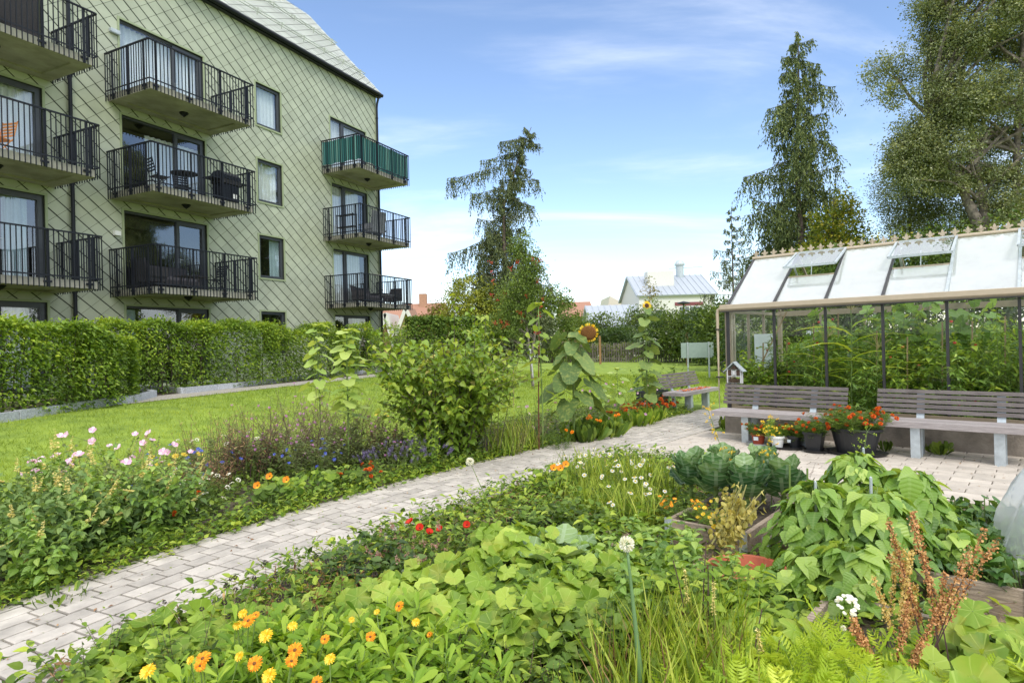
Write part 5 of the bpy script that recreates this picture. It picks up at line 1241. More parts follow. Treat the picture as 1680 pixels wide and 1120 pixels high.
def hedge(label, path, w, ztop, zb=0.03, dens=760, ls=.075, lm=None, group=None, toph=None):
    """leafy hedge along a polyline of (x,y); toph(u) scales height"""
    t = root('hornbeam_hedge', label, 'hedge', *path[0], group); o = np.array([*path[0], 0.0]); lv = MB(); st = MB(); zg = float(ground_z(*path[0]))
    seg = np.array(path, float); dl = np.concatenate([[0], np.cumsum(np.linalg.norm(np.diff(seg, axis=0), axis=1))]); L = dl[-1]
    H = lambda u: ztop * (toph(u / L) if toph else 1)
    n = int((L * 2 * ztop + L * w * 1.2 + 2 * w * ztop) * dens); u = rng.uniform(0, L, n); face = rng.random(n); hm = np.array([H(q) for q in u])
    side = np.where(face < .42, -1, np.where(face < .68, 1, 0)); depth = np.abs(rng.normal(0, .11, n)) + .02 * np.sin(u * 5)
    wave = .07 * np.sin(u * 2.1) + .05 * np.sin(u * 5.3 + 1)
    off = np.where(side != 0, side * (w / 2 - depth + wave * .8), rng.uniform(-w / 2, w / 2, n)); z = np.where(side != 0, zb + (hm - zb) * rng.random(n) ** .85, hm - depth + .5 * wave + rng.exponential(.03, n))
    end = rng.random(n) < .07; u = np.where(end, np.where(rng.random(n) < .5, rng.exponential(.12, n), L - rng.exponential(.12, n)), u); u = np.clip(u, 0, L)
    # lift in bumps so the outline is uneven
    x = np.interp(u, dl, seg[:, 0]); y = np.interp(u, dl, seg[:, 1]); i = np.clip(np.searchsorted(dl, u) - 1, 0, len(seg) - 2); d = unit(seg[i + 1] - seg[i]); nx, ny = -d[:, 1], d[:, 0]
    P = np.stack([x + nx * off, y + ny * off, z], 1) - o; sgn = np.where(side == 0, rng.choice([-1, 1], n), side)
    outw = np.stack([nx * sgn, ny * sgn, np.where(side == 0, .6, -.15)], 1); D = outw + rng.normal(0, .55, (n, 3)); U = rng.normal(0, .35, (n, 3)) + [0, 0, 1] + outw * .5
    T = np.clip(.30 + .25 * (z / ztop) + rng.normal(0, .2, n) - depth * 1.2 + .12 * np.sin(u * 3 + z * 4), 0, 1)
    kp = rng.random(n) < np.clip(.95 + .4 * np.sin(u * 4.3 + 1.7 * np.sin(z * 3.1)) * np.sin(z * 4.7 + u * 1.9) - .9 * np.clip(.35 - z, 0, 1), .12, 1)
    P, D, U, T, n = P[kp], D[kp], U[kp], T[kp], int(kp.sum())
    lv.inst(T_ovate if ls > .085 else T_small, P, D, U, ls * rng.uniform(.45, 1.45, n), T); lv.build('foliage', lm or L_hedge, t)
    for k in range(int(L / .22)):
        q = rng.uniform(.1, L - .1); p = np.array([np.interp(q, dl, seg[:, 0]), np.interp(q, dl, seg[:, 1]), 0]) - o; st.tube([p, p + [rng.normal(0, .1), rng.normal(0, .1), H(q) * .5], p + [rng.normal(0, .15), rng.normal(0, .15), H(q) * .93]], [.018, .012, .004], 5)
    st.build('stems', M_bark, t); return t
def sunflower(label, x, y, h, ls, lm, head=None, face=(0, -1, .2), lean=(0, 0), f0=.15, nl=16, sr=.014, pole=None, tone=(0, 1), hs=1.0, drp=.55, taper=.3, rmax=1.0):
    t = root('sunflower', label, 'sunflower', x, y); c = np.array([(lean[0] * s * s + .012 * math.sin(5 * s), lean[1] * s * s, h * s) for s in np.linspace(0, 1, 9)])
    MB().tube(c, np.linspace(sr, sr * .6, 9), 8).build('stem', M_stem, t, smooth=True)
    lv = MB(); st = MB(); tt = f0 + (1 - f0) * (np.arange(nl) + .5) / nl; p, _ = sample(c, tt)
    for i in range(nl):
        a = i * 2.3 + rng.normal(0, .25); L = ls * (1 - taper * tt[i] ** 2) * rng.uniform(.75, 1.15); o = np.array([math.cos(a), math.sin(a), 0]); pe = L * .8 * rmax * rng.uniform(.7, 1.2)
        q = p[i] + o * pe + [0, 0, pe * .35]; st.tube([p[i], p[i] + o * pe * .5 + [0, 0, pe * .3], q], [.006, .005, .004], 5)
        lv.inst(T_heart, [q], [o + [0, 0, -drp + rng.normal(0, .2)]], [(o * .55 + [0, 0, 1]) + rng.normal(0, .2, 3)], [[L * .95, L, L]], [np.clip(tone[0] + (tone[1] - tone[0]) * rng.normal(.5, .2), 0, 1)])
    for k in range(5):   # leaves round the top
        a = k * 1.26 + rng.random(); o = np.array([math.cos(a), math.sin(a), 0])
        if head and o[1] < .25: continue
        lv.inst(T_heart, [c[-1]], [o + [0, 0, .5]], [[-o[0], -o[1], 1]], [ls * .5], [tone[0] + (tone[1] - tone[0]) * .8])
    lv.build('leaves', lm, t, smooth=True); st.build('leaf_stalks', M_stem, t)
    if head:
        hp = c[-1] + (np.array([.22, -.10, .04]) if head == 'sun_big' else np.array(face) * .04 + [0, 0, .02])
        if head == 'sun_big': MB().tube([c[-1], c[-1] + [.05, 0, .10], c[-1] + [.14, -.02, .13], hp + [0, .03, .02]], [.012, .012, .013, .016], 7).build('neck', M_stem, t)
        flower(head, t, hp, face, hs)
    return t

# ================================================================== BACKGROUND PLANTING
HW = lambda pts: [tuple(p) for p in pts]
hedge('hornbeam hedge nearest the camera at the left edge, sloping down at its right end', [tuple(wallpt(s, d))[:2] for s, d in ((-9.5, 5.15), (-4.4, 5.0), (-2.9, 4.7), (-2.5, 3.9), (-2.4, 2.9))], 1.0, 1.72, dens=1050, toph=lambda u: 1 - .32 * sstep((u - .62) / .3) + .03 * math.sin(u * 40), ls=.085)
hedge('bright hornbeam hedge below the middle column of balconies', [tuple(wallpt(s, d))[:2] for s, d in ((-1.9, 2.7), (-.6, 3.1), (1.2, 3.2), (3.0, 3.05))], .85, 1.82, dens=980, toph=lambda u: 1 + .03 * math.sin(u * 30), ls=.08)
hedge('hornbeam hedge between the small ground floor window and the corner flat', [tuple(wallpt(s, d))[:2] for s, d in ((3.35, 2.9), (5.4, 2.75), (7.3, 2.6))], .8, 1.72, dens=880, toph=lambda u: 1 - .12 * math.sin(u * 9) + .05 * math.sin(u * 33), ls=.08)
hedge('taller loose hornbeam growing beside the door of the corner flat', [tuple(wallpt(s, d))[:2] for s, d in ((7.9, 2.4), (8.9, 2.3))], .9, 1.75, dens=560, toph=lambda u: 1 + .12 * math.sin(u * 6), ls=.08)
hedge('clipped dark green hedge standing beyond the corner of the building', [gxy(668, 27), gxy(730, 27.5), gxy(786, 28.5)], 1.4, 2.25, dens=420, ls=.11, lm=L_green)
x, y = gxy(640, 25); t = root('loose_shrub', 'loose yellow green shrub in front of the slatted fence', 'shrub', x, y); lv = MB(); clouds(lv, [(0, 0, .8, .9, .6, .8), (.2, 0, 1.4, .6, .5, .6)], 2600, .09, tpl=T_small, clump=.12); lv.build('foliage', L_lime, t); herb(t, 1.8, .4, 9, .4, nl=3, ls=.05)
tree('tall yellow green bush left of the leaning larch', *gxy(778, 36), [(0, 0, 2.2, 2.1, 1.6, 2.0), (-.3, 0, 3.9, 1.5, 1.3, 1.4), (1.2, 0, 3.0, 1.3, 1.2, 1.6)], 9000, .17, leaf_mat('bright_bush_leaf', (.09, .14, .02), (.20, .27, .04), (.42, .48, .10), rough=.5), .1, clump=.2, name='tall_bush', cat='bush')
tree('rusty tinged shrub left of the yellow green bush', *gxy(722, 39), [(0, 0, 1.8, 1.9, 1.5, 1.7), (.4, 0, 3.2, 1.4, 1.2, 1.0)], 6000, .16, L_rust, .08, clump=.2, name='rusty_shrub', cat='shrub')
x, y = gxy(690, 44); tree('grey green shrub furthest left, against the clay tile roof', x, y, [(0, 0, 1.6, 2.0, 1.5, 1.6)], 3500, .17, L_shrub, .08, name='rusty_shrub', cat='shrub')
# leaning larch
X0, Y0 = gxy(836, 38)
def lb_(z): f = z / 15.2; return (-.2 * math.sin(f * 3) + 1.9 * max(0, f - .64) ** 1.15 / .36 ** 1.15, 0)
larch('tall larch whose top leans far over to the right, behind the rowan', X0, Y0, 14.8, 2.1, L_conifd, lb_, nl=110, z_low=.8, density=3.0, sw=1.3, trunk_r=.24, shape=lambda f: (1.1 - f) ** .9,
      extra=((12.6, 3.14, 5.0), (13.4, 2.9, 3.0), (14.2, 3.3, 2.0), (14.2, 3.0, 1.2), (11.2, 3.4, 2.8), (10.4, .1, 2.2), (11.9, -.2, 1.9), (8.2, 3.1, 4.2), (6.5, 2.95, 4.0), (4.2, 3.2, 3.4), (7.5, .2, 2.8), (5.8, 0.05, 3.6), (4.0, .2, 3.9), (8.2, 2.8, 2.2), (13.9, .0, 1.0), (12.4, .1, 1.1)))
x, y = gxy(842, 36.5); tree('dense dark evergreen skirt below the leaning larch', x, y, [(-1.5, 0, 1.6, 2.2, 1.2, 1.5), (.6, 0, 2.0, 2.0, 1.2, 1.9), (-.4, 0, 3.6, 1.9, 1.2, 1.6)], 11000, .2, L_conifd, .1, clump=.25, name='dark_evergreen', cat='shrub', down=.8)
# rowan with berries
x, y = gxy(868, 19.6); rc = [(-.35, 0, 2.9, .75, .6, .9), (-.75, .1, 2.1, .8, .5, .55), (.1, 0, 3.8, .55, .5, .75), (.65, 0, 2.9, .75, .5, .55), (-.2, 0, 4.6, .35, .3, .5), (1.15, 0, 2.75, .4, .3, .22), (-1.2, .2, 1.7, .5, .4, .35)]
t = tree('slender rowan with red berry clusters and a pale trunk guard', x, y, rc, 12000, .085, L_rowan, .05, clump=.10, per=10, shell=.2, name='rowan_tree', forks=[[(0.10, 0, -.05), (.02, 0, 1.2), (-.12, 0, 2.6), (-.16, 0, 4.9)], [(0.05, 0, .9), (.25, 0, 2.1), (.85, 0, 2.9)]], limbs=34, bark=M_barkb)
MB().tube([(.10, 0, .0), (.07, 0, .6), (.02, 0, 1.3)], .042, 8).build('trunk_guard', mat('pale_guard', (.52, .52, .50), rough=.8, var=.3, scale=20), t)
M_berry = mat('red_berries', (.50, .06, .03), rough=.4)
for _ in range(28):
    c = (rng.uniform(-1.2, .5), rng.uniform(-.5, 0), rng.uniform(1.7, 4.2)); bm_ = MB()
    for s_ in rng.normal(0, .035, (11, 3)) + c: bm_.lathe([(0, -.02), (.02, 0), (0, .02)], 5, tuple(s_))
    bm_.build('berry_cluster', M_berry, t)
x, y = gxy(840, 14.5); tag(MB().tube([(0, 0, -.0), (.02, 0, 1.0), (-.01, 0, 1.25)], .008, 6).build('bamboo_cane', M_stemb, loc=(x, y, float(ground_z(x, y)))), 'thin bamboo cane standing on the lawn left of the tall pole', 'cane')
# shrubs behind the picket fence
bush_specs = [(905, 42, 4.3, 2.2, L_shrub, 'round dark shrub behind the tall pole and its sunflower'), (936, 46, 3.9, 2.1, L_green, 'green shrub behind the drooping sunflower head'), (985, 47, 3.8, 1.7, L_shrub, 'airy shrub in front of the cream building'), (1012, 44, 2.6, 1.6, L_dark, 'low dark shrub behind the picket fence at mid picture'),
              (1054, 46, 4.6, 2.2, L_shrub, 'bushy tree in front of the white house, left of its windows'), (1092, 40, 3.6, 2.0, L_dark, 'dark shrub behind the small sunflower'), (1130, 38, 3.7, 2.0, L_shrub, 'broad shrub behind the notice board'), (1165, 34, 3.6, 1.7, L_dark, 'dark shrub right of the notice board by the greenhouse'), (1192, 28, 3.4, 1.4, L_shrub, 'shrub showing over the left gable of the greenhouse')]
for px_, Y_, h_, r_, m_, lab in bush_specs:
    x, y = gxy(px_, Y_); tree(lab, x, y, [(0, 0, h_ * .42, r_, r_ * .8, h_ * .42), (r_ * .3, 0, h_ * .68, r_ * .65, r_ * .6, h_ * .30), (-r_ * .35, 0, h_ * .6, r_ * .6, r_ * .6, h_ * .30)], 5200, .17, m_, .07, clump=.2, name='garden_shrub', cat='shrub', group='shrubs behind the picket fence')
x, y = gxy(1068, 52); tree('thin twiggy sapling rising beside the roof of the white house', x, y, [(0, 0, 5.6, .7, .5, 1.2)], 260, .2, L_rust, .05, name='sapling', cat='tree')
x, y = gxy(1075, 37); t = root('lavender_hedge', 'grey green low hedge of lavender along the picket fence', 'hedge', x, y, None); o = np.array([x, y, 0]); lv = MB(); N = 9000; u = rng.random(N); ax = np.array([2.0, 44.6, 0]) + (np.array([19.5, 34.6, 0]) - np.array([2.0, 44.6, 0])) * u[:, None] + np.stack([rng.normal(0, .3, N), rng.normal(0, .3, N), .25 + .9 * rng.random(N) ** .7 * (1 + .15 * np.sin(u * 60))], 1) - o
lv.inst(T_tiny, ax, rng.normal(0, .5, (N, 3)) + [0, 0, 1], rng.normal(0, 1, (N, 3)), .16, rng.random(N)); lv.build('foliage', L_grey, t)
# right: larches, maple, birch, thicket
X1, Y1 = gxy(1205, 41); larch('small sparse larch between the white house and the tall larch', X1, Y1, 10.4, 2.4, L_conifd, nl=56, density=1.5, sw=.8, trunk_r=.12, taper=.8)
X1, Y1 = gxy(1318, 30)
larch('tall ragged larch rising behind the left half of the greenhouse', X1, Y1, 16.6, 2.9, L_conif, lambda z: (.1 * math.sin(z * .5), 0), nl=92, density=3.0, sw=1.5, trunk_r=.26, shape=lambda f: min(.9, (1.02 - f) ** .6 * .9),
      extra=((15.2, 0.0, 1.2), (14.3, 0.1, 2.1), (14.8, 3.1, .9), (13.2, 3.2, 1.8), (11.6, .1, 2.5), (10.3, 3.1, 3.1), (9.0, .2, 2.7), (8.4, 3.2, 3.3), (7.4, 0, 3.2), (6.7, 2.95, 3.5), (5.8, .1, 3.0), (12.4, 2.9, 1.5), (5.0, 3.3, 3.2)))
x, y = gxy(1262, 33); tree('dark ragged evergreen low down left of the tall larch', x, y, [(0, 0, 2.4, 1.8, 1.4, 2.2), (.3, 0, 4.4, 1.1, 1, 1.5)], 6500, .16, L_conif, .1, name='dark_evergreen', cat='shrub', down=.9)
x, y = gxy(1372, 26); tree('bushy maple with yellowing tips in front of the tall larch', x, y, [(0, 0, 3.9, 1.7, 1.4, 1.8), (.2, 0, 5.9, 1.2, 1, 1.4), (-1.0, 0, 4.4, 1.1, 1, 1.1), (.5, 0, 7.0, .5, .5, .8), (1.1, 0, 4.9, .8, .8, 1.1)], 15000, .14, L_maple, .12, clump=.17, name='maple_tree')
x, y = gxy(1632, 22)
bc = []
_rb = random.Random(21)
for big in ((-.6, 0, 8.6, 3.2, 2.4, 2.6), (.8, .3, 11.6, 3.4, 2.6, 2.8), (-1.6, 0, 12.0, 2.3, 2.0, 2.3), (-2.4, 0, 9.2, 2.2, 1.6, 1.7), (2.6, 0, 9.0, 2.4, 2.0, 2.8), (.2, 0, 14.6, 2.8, 2.2, 2.2), (-.2, 0, 6.6, 3.0, 1.8, 1.2), (-2.9, 0, 7.6, 1.3, 1.0, 1.0)):
    for _ in range(int(5 + big[3] * big[5] * 2.1)):   # each big lobe is a heap of hanging leaf masses
        v = Vector((_rb.gauss(0, 1), _rb.gauss(0, 1), _rb.gauss(0, 1))).normalized() * (_rb.random() ** .45)
        r_ = _rb.uniform(.45, .95); bc.append((big[0] + v.x * big[3] * .86, big[1] + v.y * big[4] * .86, big[2] + v.z * big[5] * .86, r_ * 1.15, r_, r_ * _rb.uniform(.7, 1.1)))
tree('huge birch with twin trunks filling the top right corner', x, y, bc, 215000, .088, L_birch, .25, bark=M_barkb, clump=.15, per=26, shell=.25, ctv=.22, flat=.7, name='birch_tree', limbs=90,
     forks=[[(0, 0, -.1), (-.05, 0, 4), (-.5, 0, 7.5), (-1.2, 0, 13)], [(.35, 0, -.1), (.75, 0, 4), (.95, 0, 7.5), (1.5, 0, 14.5)], [(-.1, 0, 4.4), (-.9, 0, 6.4), (-2.3, 0, 9.5)]])
x, y = gxy(1500, 24.5); tree('second birch crown hanging between the maple and the huge birch', x, y, [(0, 0, 7.2, 1.5, 1.2, 1.6), (.8, 0, 5.6, 1.8, 1.2, 1.3)], 34000, .078, L_birch, .1, bark=M_barkb, clump=.2, name='birch_tree')
for i, (px_, Y_, h_, r_, m_) in enumerate(((1240, 21, 3.0, 1.5, L_dark), (1290, 19, 3.6, 1.5, L_shrub), (1345, 20, 4.6, 1.5, L_shrub), (1400, 19, 4.4, 1.5, L_dark), (1450, 20, 4.9, 1.6, L_maple), (1510, 19, 4.9, 1.6, L_dark), (1570, 18, 4.8, 1.6, L_shrub), (1630, 18, 5.0, 1.7, L_shrub), (1700, 17, 5.0, 1.8, L_dark))):
    x, y = gxy(px_, Y_); tree(('shrub %s the greenhouse in the thicket' % ('leftmost behind', 'second from the left behind', 'behind the first roof light of', 'behind the pane right of the first roof light of', 'yellow green bush behind the second roof light of', 'dark, behind the second roof light of', 'below the birch crown behind', 'at the foot of the birch behind', 'at the right picture edge behind', 'just outside the right edge behind')[i]), x, y, [(0, 0, h_ * .45, r_, r_ * .8, h_ * .47), (r_ * .4, 0, h_ * .74, r_ * .65, r_ * .6, h_ * .27), (-r_ * .3, 0, h_ * .7, r_ * .6, r_ * .6, h_ * .27)], 6500, .12, m_, .09, clump=.18, name='thicket_shrub', cat='shrub', group='thicket behind the greenhouse')

# ================================================================== INSIDE THE GREENHOUSE
def gin(s, n, name, label, cat='plant', grp=None): p = gpt(s, n); return thing(name, label, cat, (p.x, p.y, .02), GA, grp)
k = 0
tl = ('leftmost, behind the insect house', 'behind the leaning cane', 'behind the second pane', 'left of the tall maize', 'right of the tall maize', 'behind the fourth pane', 'behind the gap between the benches', 'behind the right bench', 'behind the fifth pane', 'at the right edge of the picture', 'beyond the right edge')
M_fruit = mat('tomato_red', (.55, .05, .02), rough=.3); M_fruitg = mat('tomato_green', (.30, .34, .08), rough=.35)
for i, (s_, n_, h_, m_) in enumerate(((.3, .55, 1.45, L_lime), (.62, .75, 1.5, L_green), (1.05, .7, 1.75, L_bean), (1.35, .95, 1.9, L_lime), (1.95, .6, 1.6, L_bean), (2.35, .5, 1.5, L_lime), (2.75, .65, 1.7, L_lime), (3.1, .5, 1.7, L_bean), (3.45, .45, 1.75, L_lime), (3.9, .5, 1.8, L_green))):
    t = gin(s_, n_, 'tomato_plant', 'tomato plant inside the greenhouse, ' + tl[i], grp='tomato plants in the greenhouse')
    tips = herb(t, h_, .22, 9, .16, T_lance if i % 3 else T_ovate, .115, 46, m_, M_stem, .006, .18, -.1, br=6, bl=.2, shrink=.2)
    MB().beam((.02, .05, 0), (.05, .05, h_), .018).build('stake', M_stemb, t)
    fm_ = MB(); 
    for q in range(9): p = (rng.uniform(-.25, .25), rng.uniform(-.25, 0), rng.uniform(.5, h_)); fm_.lathe([(0, -.02), (.017, -.012), (.022, 0), (.017, .014), (0, .018)], 8, p)
    fm_.build('fruit', M_fruit if i % 2 else M_fruitg, t)
for i, (s_, n_, h_) in enumerate(((.9, 1.7, 1.9), (1.7, 1.9, 2.0), (2.5, 1.8, 2.1), (3.3, 1.9, 2.0), (4.2, 1.8, 2.0), (2.2, 1.35, 2.15), (3.0, 1.3, 2.0))):
    t = gin(s_, n_, 'cucumber_vine', 'cucumber vine in the back row of the greenhouse, ' + ('leftmost', 'second from left', 'middle, climbing to the roof', 'fourth, behind the fifth pane', 'rightmost', 'tall, right of the maize tassel', 'in front of the middle vine')[i], 'vine', 'cucumber vines in the greenhouse')
    bigleaf(t, .42, 60, h_, .20, L_bean, T_squash, tilt=.6, droop=.6, tone=(0, .8)); herb(t, h_ * .95, .3, 12, .15, T_ovate, .12, 32, L_lime, br=3)
def maize(s_, n_, h_, lab):
    t = gin(s_, n_, 'maize_plant', lab, 'maize'); c = curve((0, 0, 0), (0, 0, 1), h_, 8, 0, .02); MB().tube(c, np.linspace(.016, .007, 9), 8).build('stalk', M_stem, t)
    lv = MB(); n = 13; tt = np.linspace(.12, .86, n); p, _ = sample(c, tt); a = np.arange(n) * math.pi + rng.normal(0, .35, n) + .3
    lv.inst(T_strap, p, np.stack([np.cos(a), np.sin(a), .95 + 0 * a], 1), np.stack([-np.cos(a), -np.sin(a), .8 + 0 * a], 1), rng.uniform(.5, .75, n), rng.uniform(.4, 1, n)); lv.build('leaves', L_carrot, t)
    ts = MB()
    for q in range(9): d = np.array([rng.normal(0, .5), rng.normal(0, .5), 1]); ts.tube(curve(c[-1], d, .24, 4, .5), .0035, 4, .7)
    ts.build('tassel', M_tassel, t)
M_tassel = mat('tassel', (.45, .38, .16), rough=.8)
maize(1.72, .32, 1.92, 'tall maize with a pale tassel in the gap between the two benches'); maize(1.25, .4, 1.45, 'shorter maize behind the left bench'); maize(2.0, .45, 1.35, 'leaning maize just right of the tall maize')
t = gin(.50, .35, 'bamboo_cane', 'long bamboo cane leaning inside the left end of the greenhouse', 'cane'); MB().tube([(-.38, .0, .55), (.22, .3, 1.95)], .012, 8).build('cane', M_stemb, t)
p = gpt(3.4, 1.9); 

# ================================================================== POTTED PLANTS
for key, h, r, n, fl, nf, fs in (('red', .20, .07, 10, 'marigold', 14, .9), ('white', .24, .06, 8, 'signet', 30, 1.0), ('black', .24, .08, 11, 'marigold', 9, .95), ('square', .28, .09, 13, 'marigold', 13, 1.0), ('big', .34, .22, 44, 'marigold', 44, 1.15)):
    t = POTS[key]; z = {'red': .12, 'white': .12, 'black': .13, 'square': .2, 'big': .28}[key]
    sub = bpy.data.objects.new('plant', None); COL.objects.link(sub); sub.parent = t; sub.location = (0, 0, z)
    tips = herb(sub, h, r, n, .7, T_fern, .10, 22, L_green if key != 'white' else L_lime, M_stem, .003, .0, .25, br=3, bl=.45)
    front = sorted(tips, key=lambda q: q[0][1] - q[0][2])[:int(len(tips) * .75)]
    dot_flowers(sub, front, fl, nf, fs)
    if key == 'red': dot_flowers(sub, front, 'signet', 8)
    if key == 'black': dot_flowers(sub, front, 'marigold_o', 4)
herb(POTS['bucket'], .42, .08, 8, .6, T_ovate, .08, 10, L_green)

# ================================================================== FLOWER BORDER BEYOND THE PATH (x from the photo's column, y = real distance)
def R_(name, label, cat, px_, Y, group=None): x, y = gxy(px_, Y); return root(name, label, cat, x, y, group)
G1 = 'leafy plants with pale seed spikes in the border'
lab1 = ('at the left picture edge nearest the path', 'second from the left by the path', 'leaning over the pavers below the pink mallows', 'tallest of the leafy ones beside the path', 'rightmost before the red marigolds', 'behind, under the leftmost mallow flowers', 'behind the middle spikes', 'furthest left at the back of the border')
for i, (px_, Y, h, r) in enumerate(((15, 4.15, .46, .30), (75, 4.5, .52, .30), (150, 4.75, .56, .32), (215, 5.1, .62, .30), (262, 5.4, .52, .22), (25, 4.9, .66, .34), (115, 5.3, .66, .32), (-60, 4.6, .6, .34))):
    t = R_('leafy_plant', 'grey green leafy plant with pale seed spikes, ' + lab1[i], 'plant', px_, Y, G1)
    tips = herb(t, h * 1.2, r, 24, .4, T_ovate, .092, 24, L_greyl if i % 3 else L_bean, br=1, bl=.3, elev=-.15, f0=.06, tone=(.15, 1))
    for p, d in random.sample(tips, 9):
        sp = MB()
        L = rng.uniform(.10, .2); n = 46; tt = rng.random(n); P = p + d * (tt * L)[:, None] - d * .03; a = rng.uniform(0, 6.28, n)
        sp.inst(T_small, P, np.stack([np.cos(a), np.sin(a), .1 + 0 * a], 1), rng.normal(0, 1, (n, 3)), .024 * (1.2 - .8 * tt), rng.random(n)); sp.build('seed_spike', L_spike, t)
lab2 = ('leftmost, low at the picture edge', 'tall, topmost pale bloom of the border', 'right of the tallest mallow', 'nearest the blue cornflowers', 'small one behind the seed spikes')
for i, (px_, Y, h, r, nf) in enumerate(((60, 5.6, .62, .25, 7), (155, 5.7, .92, .22, 9), (215, 6.0, .80, .22, 11), (258, 6.1, .66, .18, 7), (120, 5.3, .74, .2, 5))):
    t = R_('mallow', 'pink flowered mallow, ' + lab2[i], 'flower', px_, Y, 'pink mallows in the border')
    tips = herb(t, h, r, 10, .38, T_round, .045, 18, L_grey, br=4, bl=.28, elev=.1, tone=(.2, 1)); dot_flowers(t, sorted(tips, key=lambda q: -q[0][2])[:nf * 2], 'mallow', nf, 1.0, face=(.1, -.9, .3))
    herb(t, h * .98, r, 5, .35, T_small, .02, 60, L_spike, M_stemb, .003, .55, .3, foliage='seed_pods')
for i, (px_, Y, h, r, nf, lab) in enumerate(((262, 6.5, .50, .2, 8, 'blue cornflowers between the mallows and the yellow daisies'), (305, 6.7, .56, .2, 12, 'blue cornflowers behind the white yarrow'), (238, 5.7, .42, .12, 5, 'low blue cornflowers above the dark red marigolds'), (500, 7.3, .44, .22, 13, 'blue cornflowers in front of the purple knapweed'), (548, 7.6, .42, .2, 9, 'blue cornflowers around the foot of the taller young sunflower'), (345, 7.0, .5, .15, 6, 'blue cornflowers left of the dry brown stalks'))):
    t = R_('cornflower', lab, 'flower', px_, Y, 'cornflowers in the border'); tips = herb(t, h, r, 22, .35, T_narrow, .085, 14, L_grey, M_stem, .002, br=1, bl=.35, elev=.6); dot_flowers(t, tips, 'cornflower', nf, 1.05)
for i, (px_, Y, h, nf, lab) in enumerate(((285, 6.9, .56, 6, 'yellow daisies at the back edge of the border left of the dry stalks'), (655, 9.6, .62, 7, 'yellow daisies on thin stems left of the big leafy bush'), (252, 6.6, .44, 3, 'two or three yellow daisies beside the mallows'))):
    t = R_('yellow_daisy', lab, 'flower', px_, Y); tips = herb(t, h, .14, 9, .35, T_narrow, .08, 12, L_green, M_stem, .002, elev=.5); dot_flowers(t, tips, 'ydaisy', nf, 1.1)
for i, (px_, Y, h, r, nf, lab) in enumerate(((300, 5.95, .42, .18, 22, 'white yarrow right of the dark red marigolds'), (345, 6.2, .30, .16, 12, 'low white yarrow spilling toward the pavers'), (372, 7.6, .62, .3, 14, 'white yarrow behind the dry brown stalks'), (325, 5.75, .2, .12, 7, 'lowest white yarrow at the edge of the path'))):
    t = R_('yarrow', lab, 'flower', px_, Y, 'white yarrow in the border'); tips = herb(t, h, r, 18, .3, T_fern, .07, 10, L_green, M_stem, .002, br=1, bl=.3); dot_flowers(t, tips, 'yarrow', nf, .9, up=.3, face=(0, -.3, 1.2))
for i, (px_, Y, h, r, nf, lab) in enumerate(((262, 5.35, .24, .16, 9, 'dark orange marigolds low beside the pavers on the left'), (590, 6.9, .28, .17, 12, 'dark orange marigolds below the taller young sunflower'), (280, 5.6, .3, .1, 4, 'orange marigolds under the white yarrow'))):
    t = R_('marigold', lab, 'flower', px_, Y, 'marigolds in the border'); tips = herb(t, h, r, 16, .5, T_fern, .06, 12, L_dark, M_stem, .002, br=1); dot_flowers(t, sorted(tips, key=lambda q: -q[0][2])[:nf * 2], 'marigold', nf, 1.1)
for i, (px_, Y, h, r, lab) in enumerate(((345, 7.0, .74, .26, 'dry brown stalks with narrow pods, left half of the clump'), (400, 7.15, .78, .26, 'dry brown stalks with narrow pods beside the purple knapweed'), (330, 6.4, .4, .2, 'short tangle of dry stems behind the yarrow'), (620, 8.2, .6, .25, 'dry upright stems with small seed heads behind the lavender'))):
    t = R_('dry_stalks', lab, 'plant', px_, Y, 'dry stalks in the border'); herb(t, h * 1.12, r, 46, .22, T_narrow, .075, 16, L_dry, M_stemd, .0028, .25, .9, foliage='seed_pods', tone=(0, 1)); herb(t, h * .6, r, 20, .4, T_narrow, .07, 14, L_green)
for i, (px_, Y, h, r, nf, lab) in enumerate(((448, 7.7, .88, .34, 34, 'purple knapweed nearest the dry brown stalks'), (505, 8.0, .98, .34, 36, 'purple knapweed around the left young sunflower'), (560, 8.3, .86, .28, 16, 'purple knapweed right of the young sunflowers'))):
    t = R_('knapweed', lab, 'flower', px_, Y, 'purple knapweed in the border'); tips = herb(t, h * 1.1, r, 60, .4, T_narrow, .065, 24, L_knap, M_stemd, .0022, br=3, bl=.22, elev=.5, tone=(0, 1)); dot_flowers(t, tips, 'knapweed', int(nf * 1.8), 1.35)
L_peren = leaf_mat('perennial_leaf', (.06, .09, .04), (.13, .20, .08), (.25, .33, .15), rough=.7)
for i, (px_, Y, h, r, lab) in enumerate(((335, 7.3, .58, .3, 'tall grey green perennial behind the blue cornflowers and yarrow'), (405, 7.6, .62, .3, 'tall grey green perennial behind the dry brown stalks'), (470, 7.4, .62, .3, 'leafy perennial in the left half of the purple knapweed'), (530, 7.7, .66, .3, 'leafy perennial between the two pale young sunflowers'), (600, 8.0, .62, .3, 'leafy perennial right of the pale young sunflowers'), (640, 8.0, .50, .26, 'leafy perennial touching the left side of the big leafy bush'))):
    t = R_('perennial', lab, 'plant', px_, Y, 'leafy perennials in the border'); tips = herb(t, h, r, 30, .4, T_lance, .085, 24, L_peren if i % 2 else L_grey, M_stemd, .0025, br=2, bl=.3, elev=.4)
    if i > 1: dot_flowers(t, tips, 'knapweed', 16, 1.4)
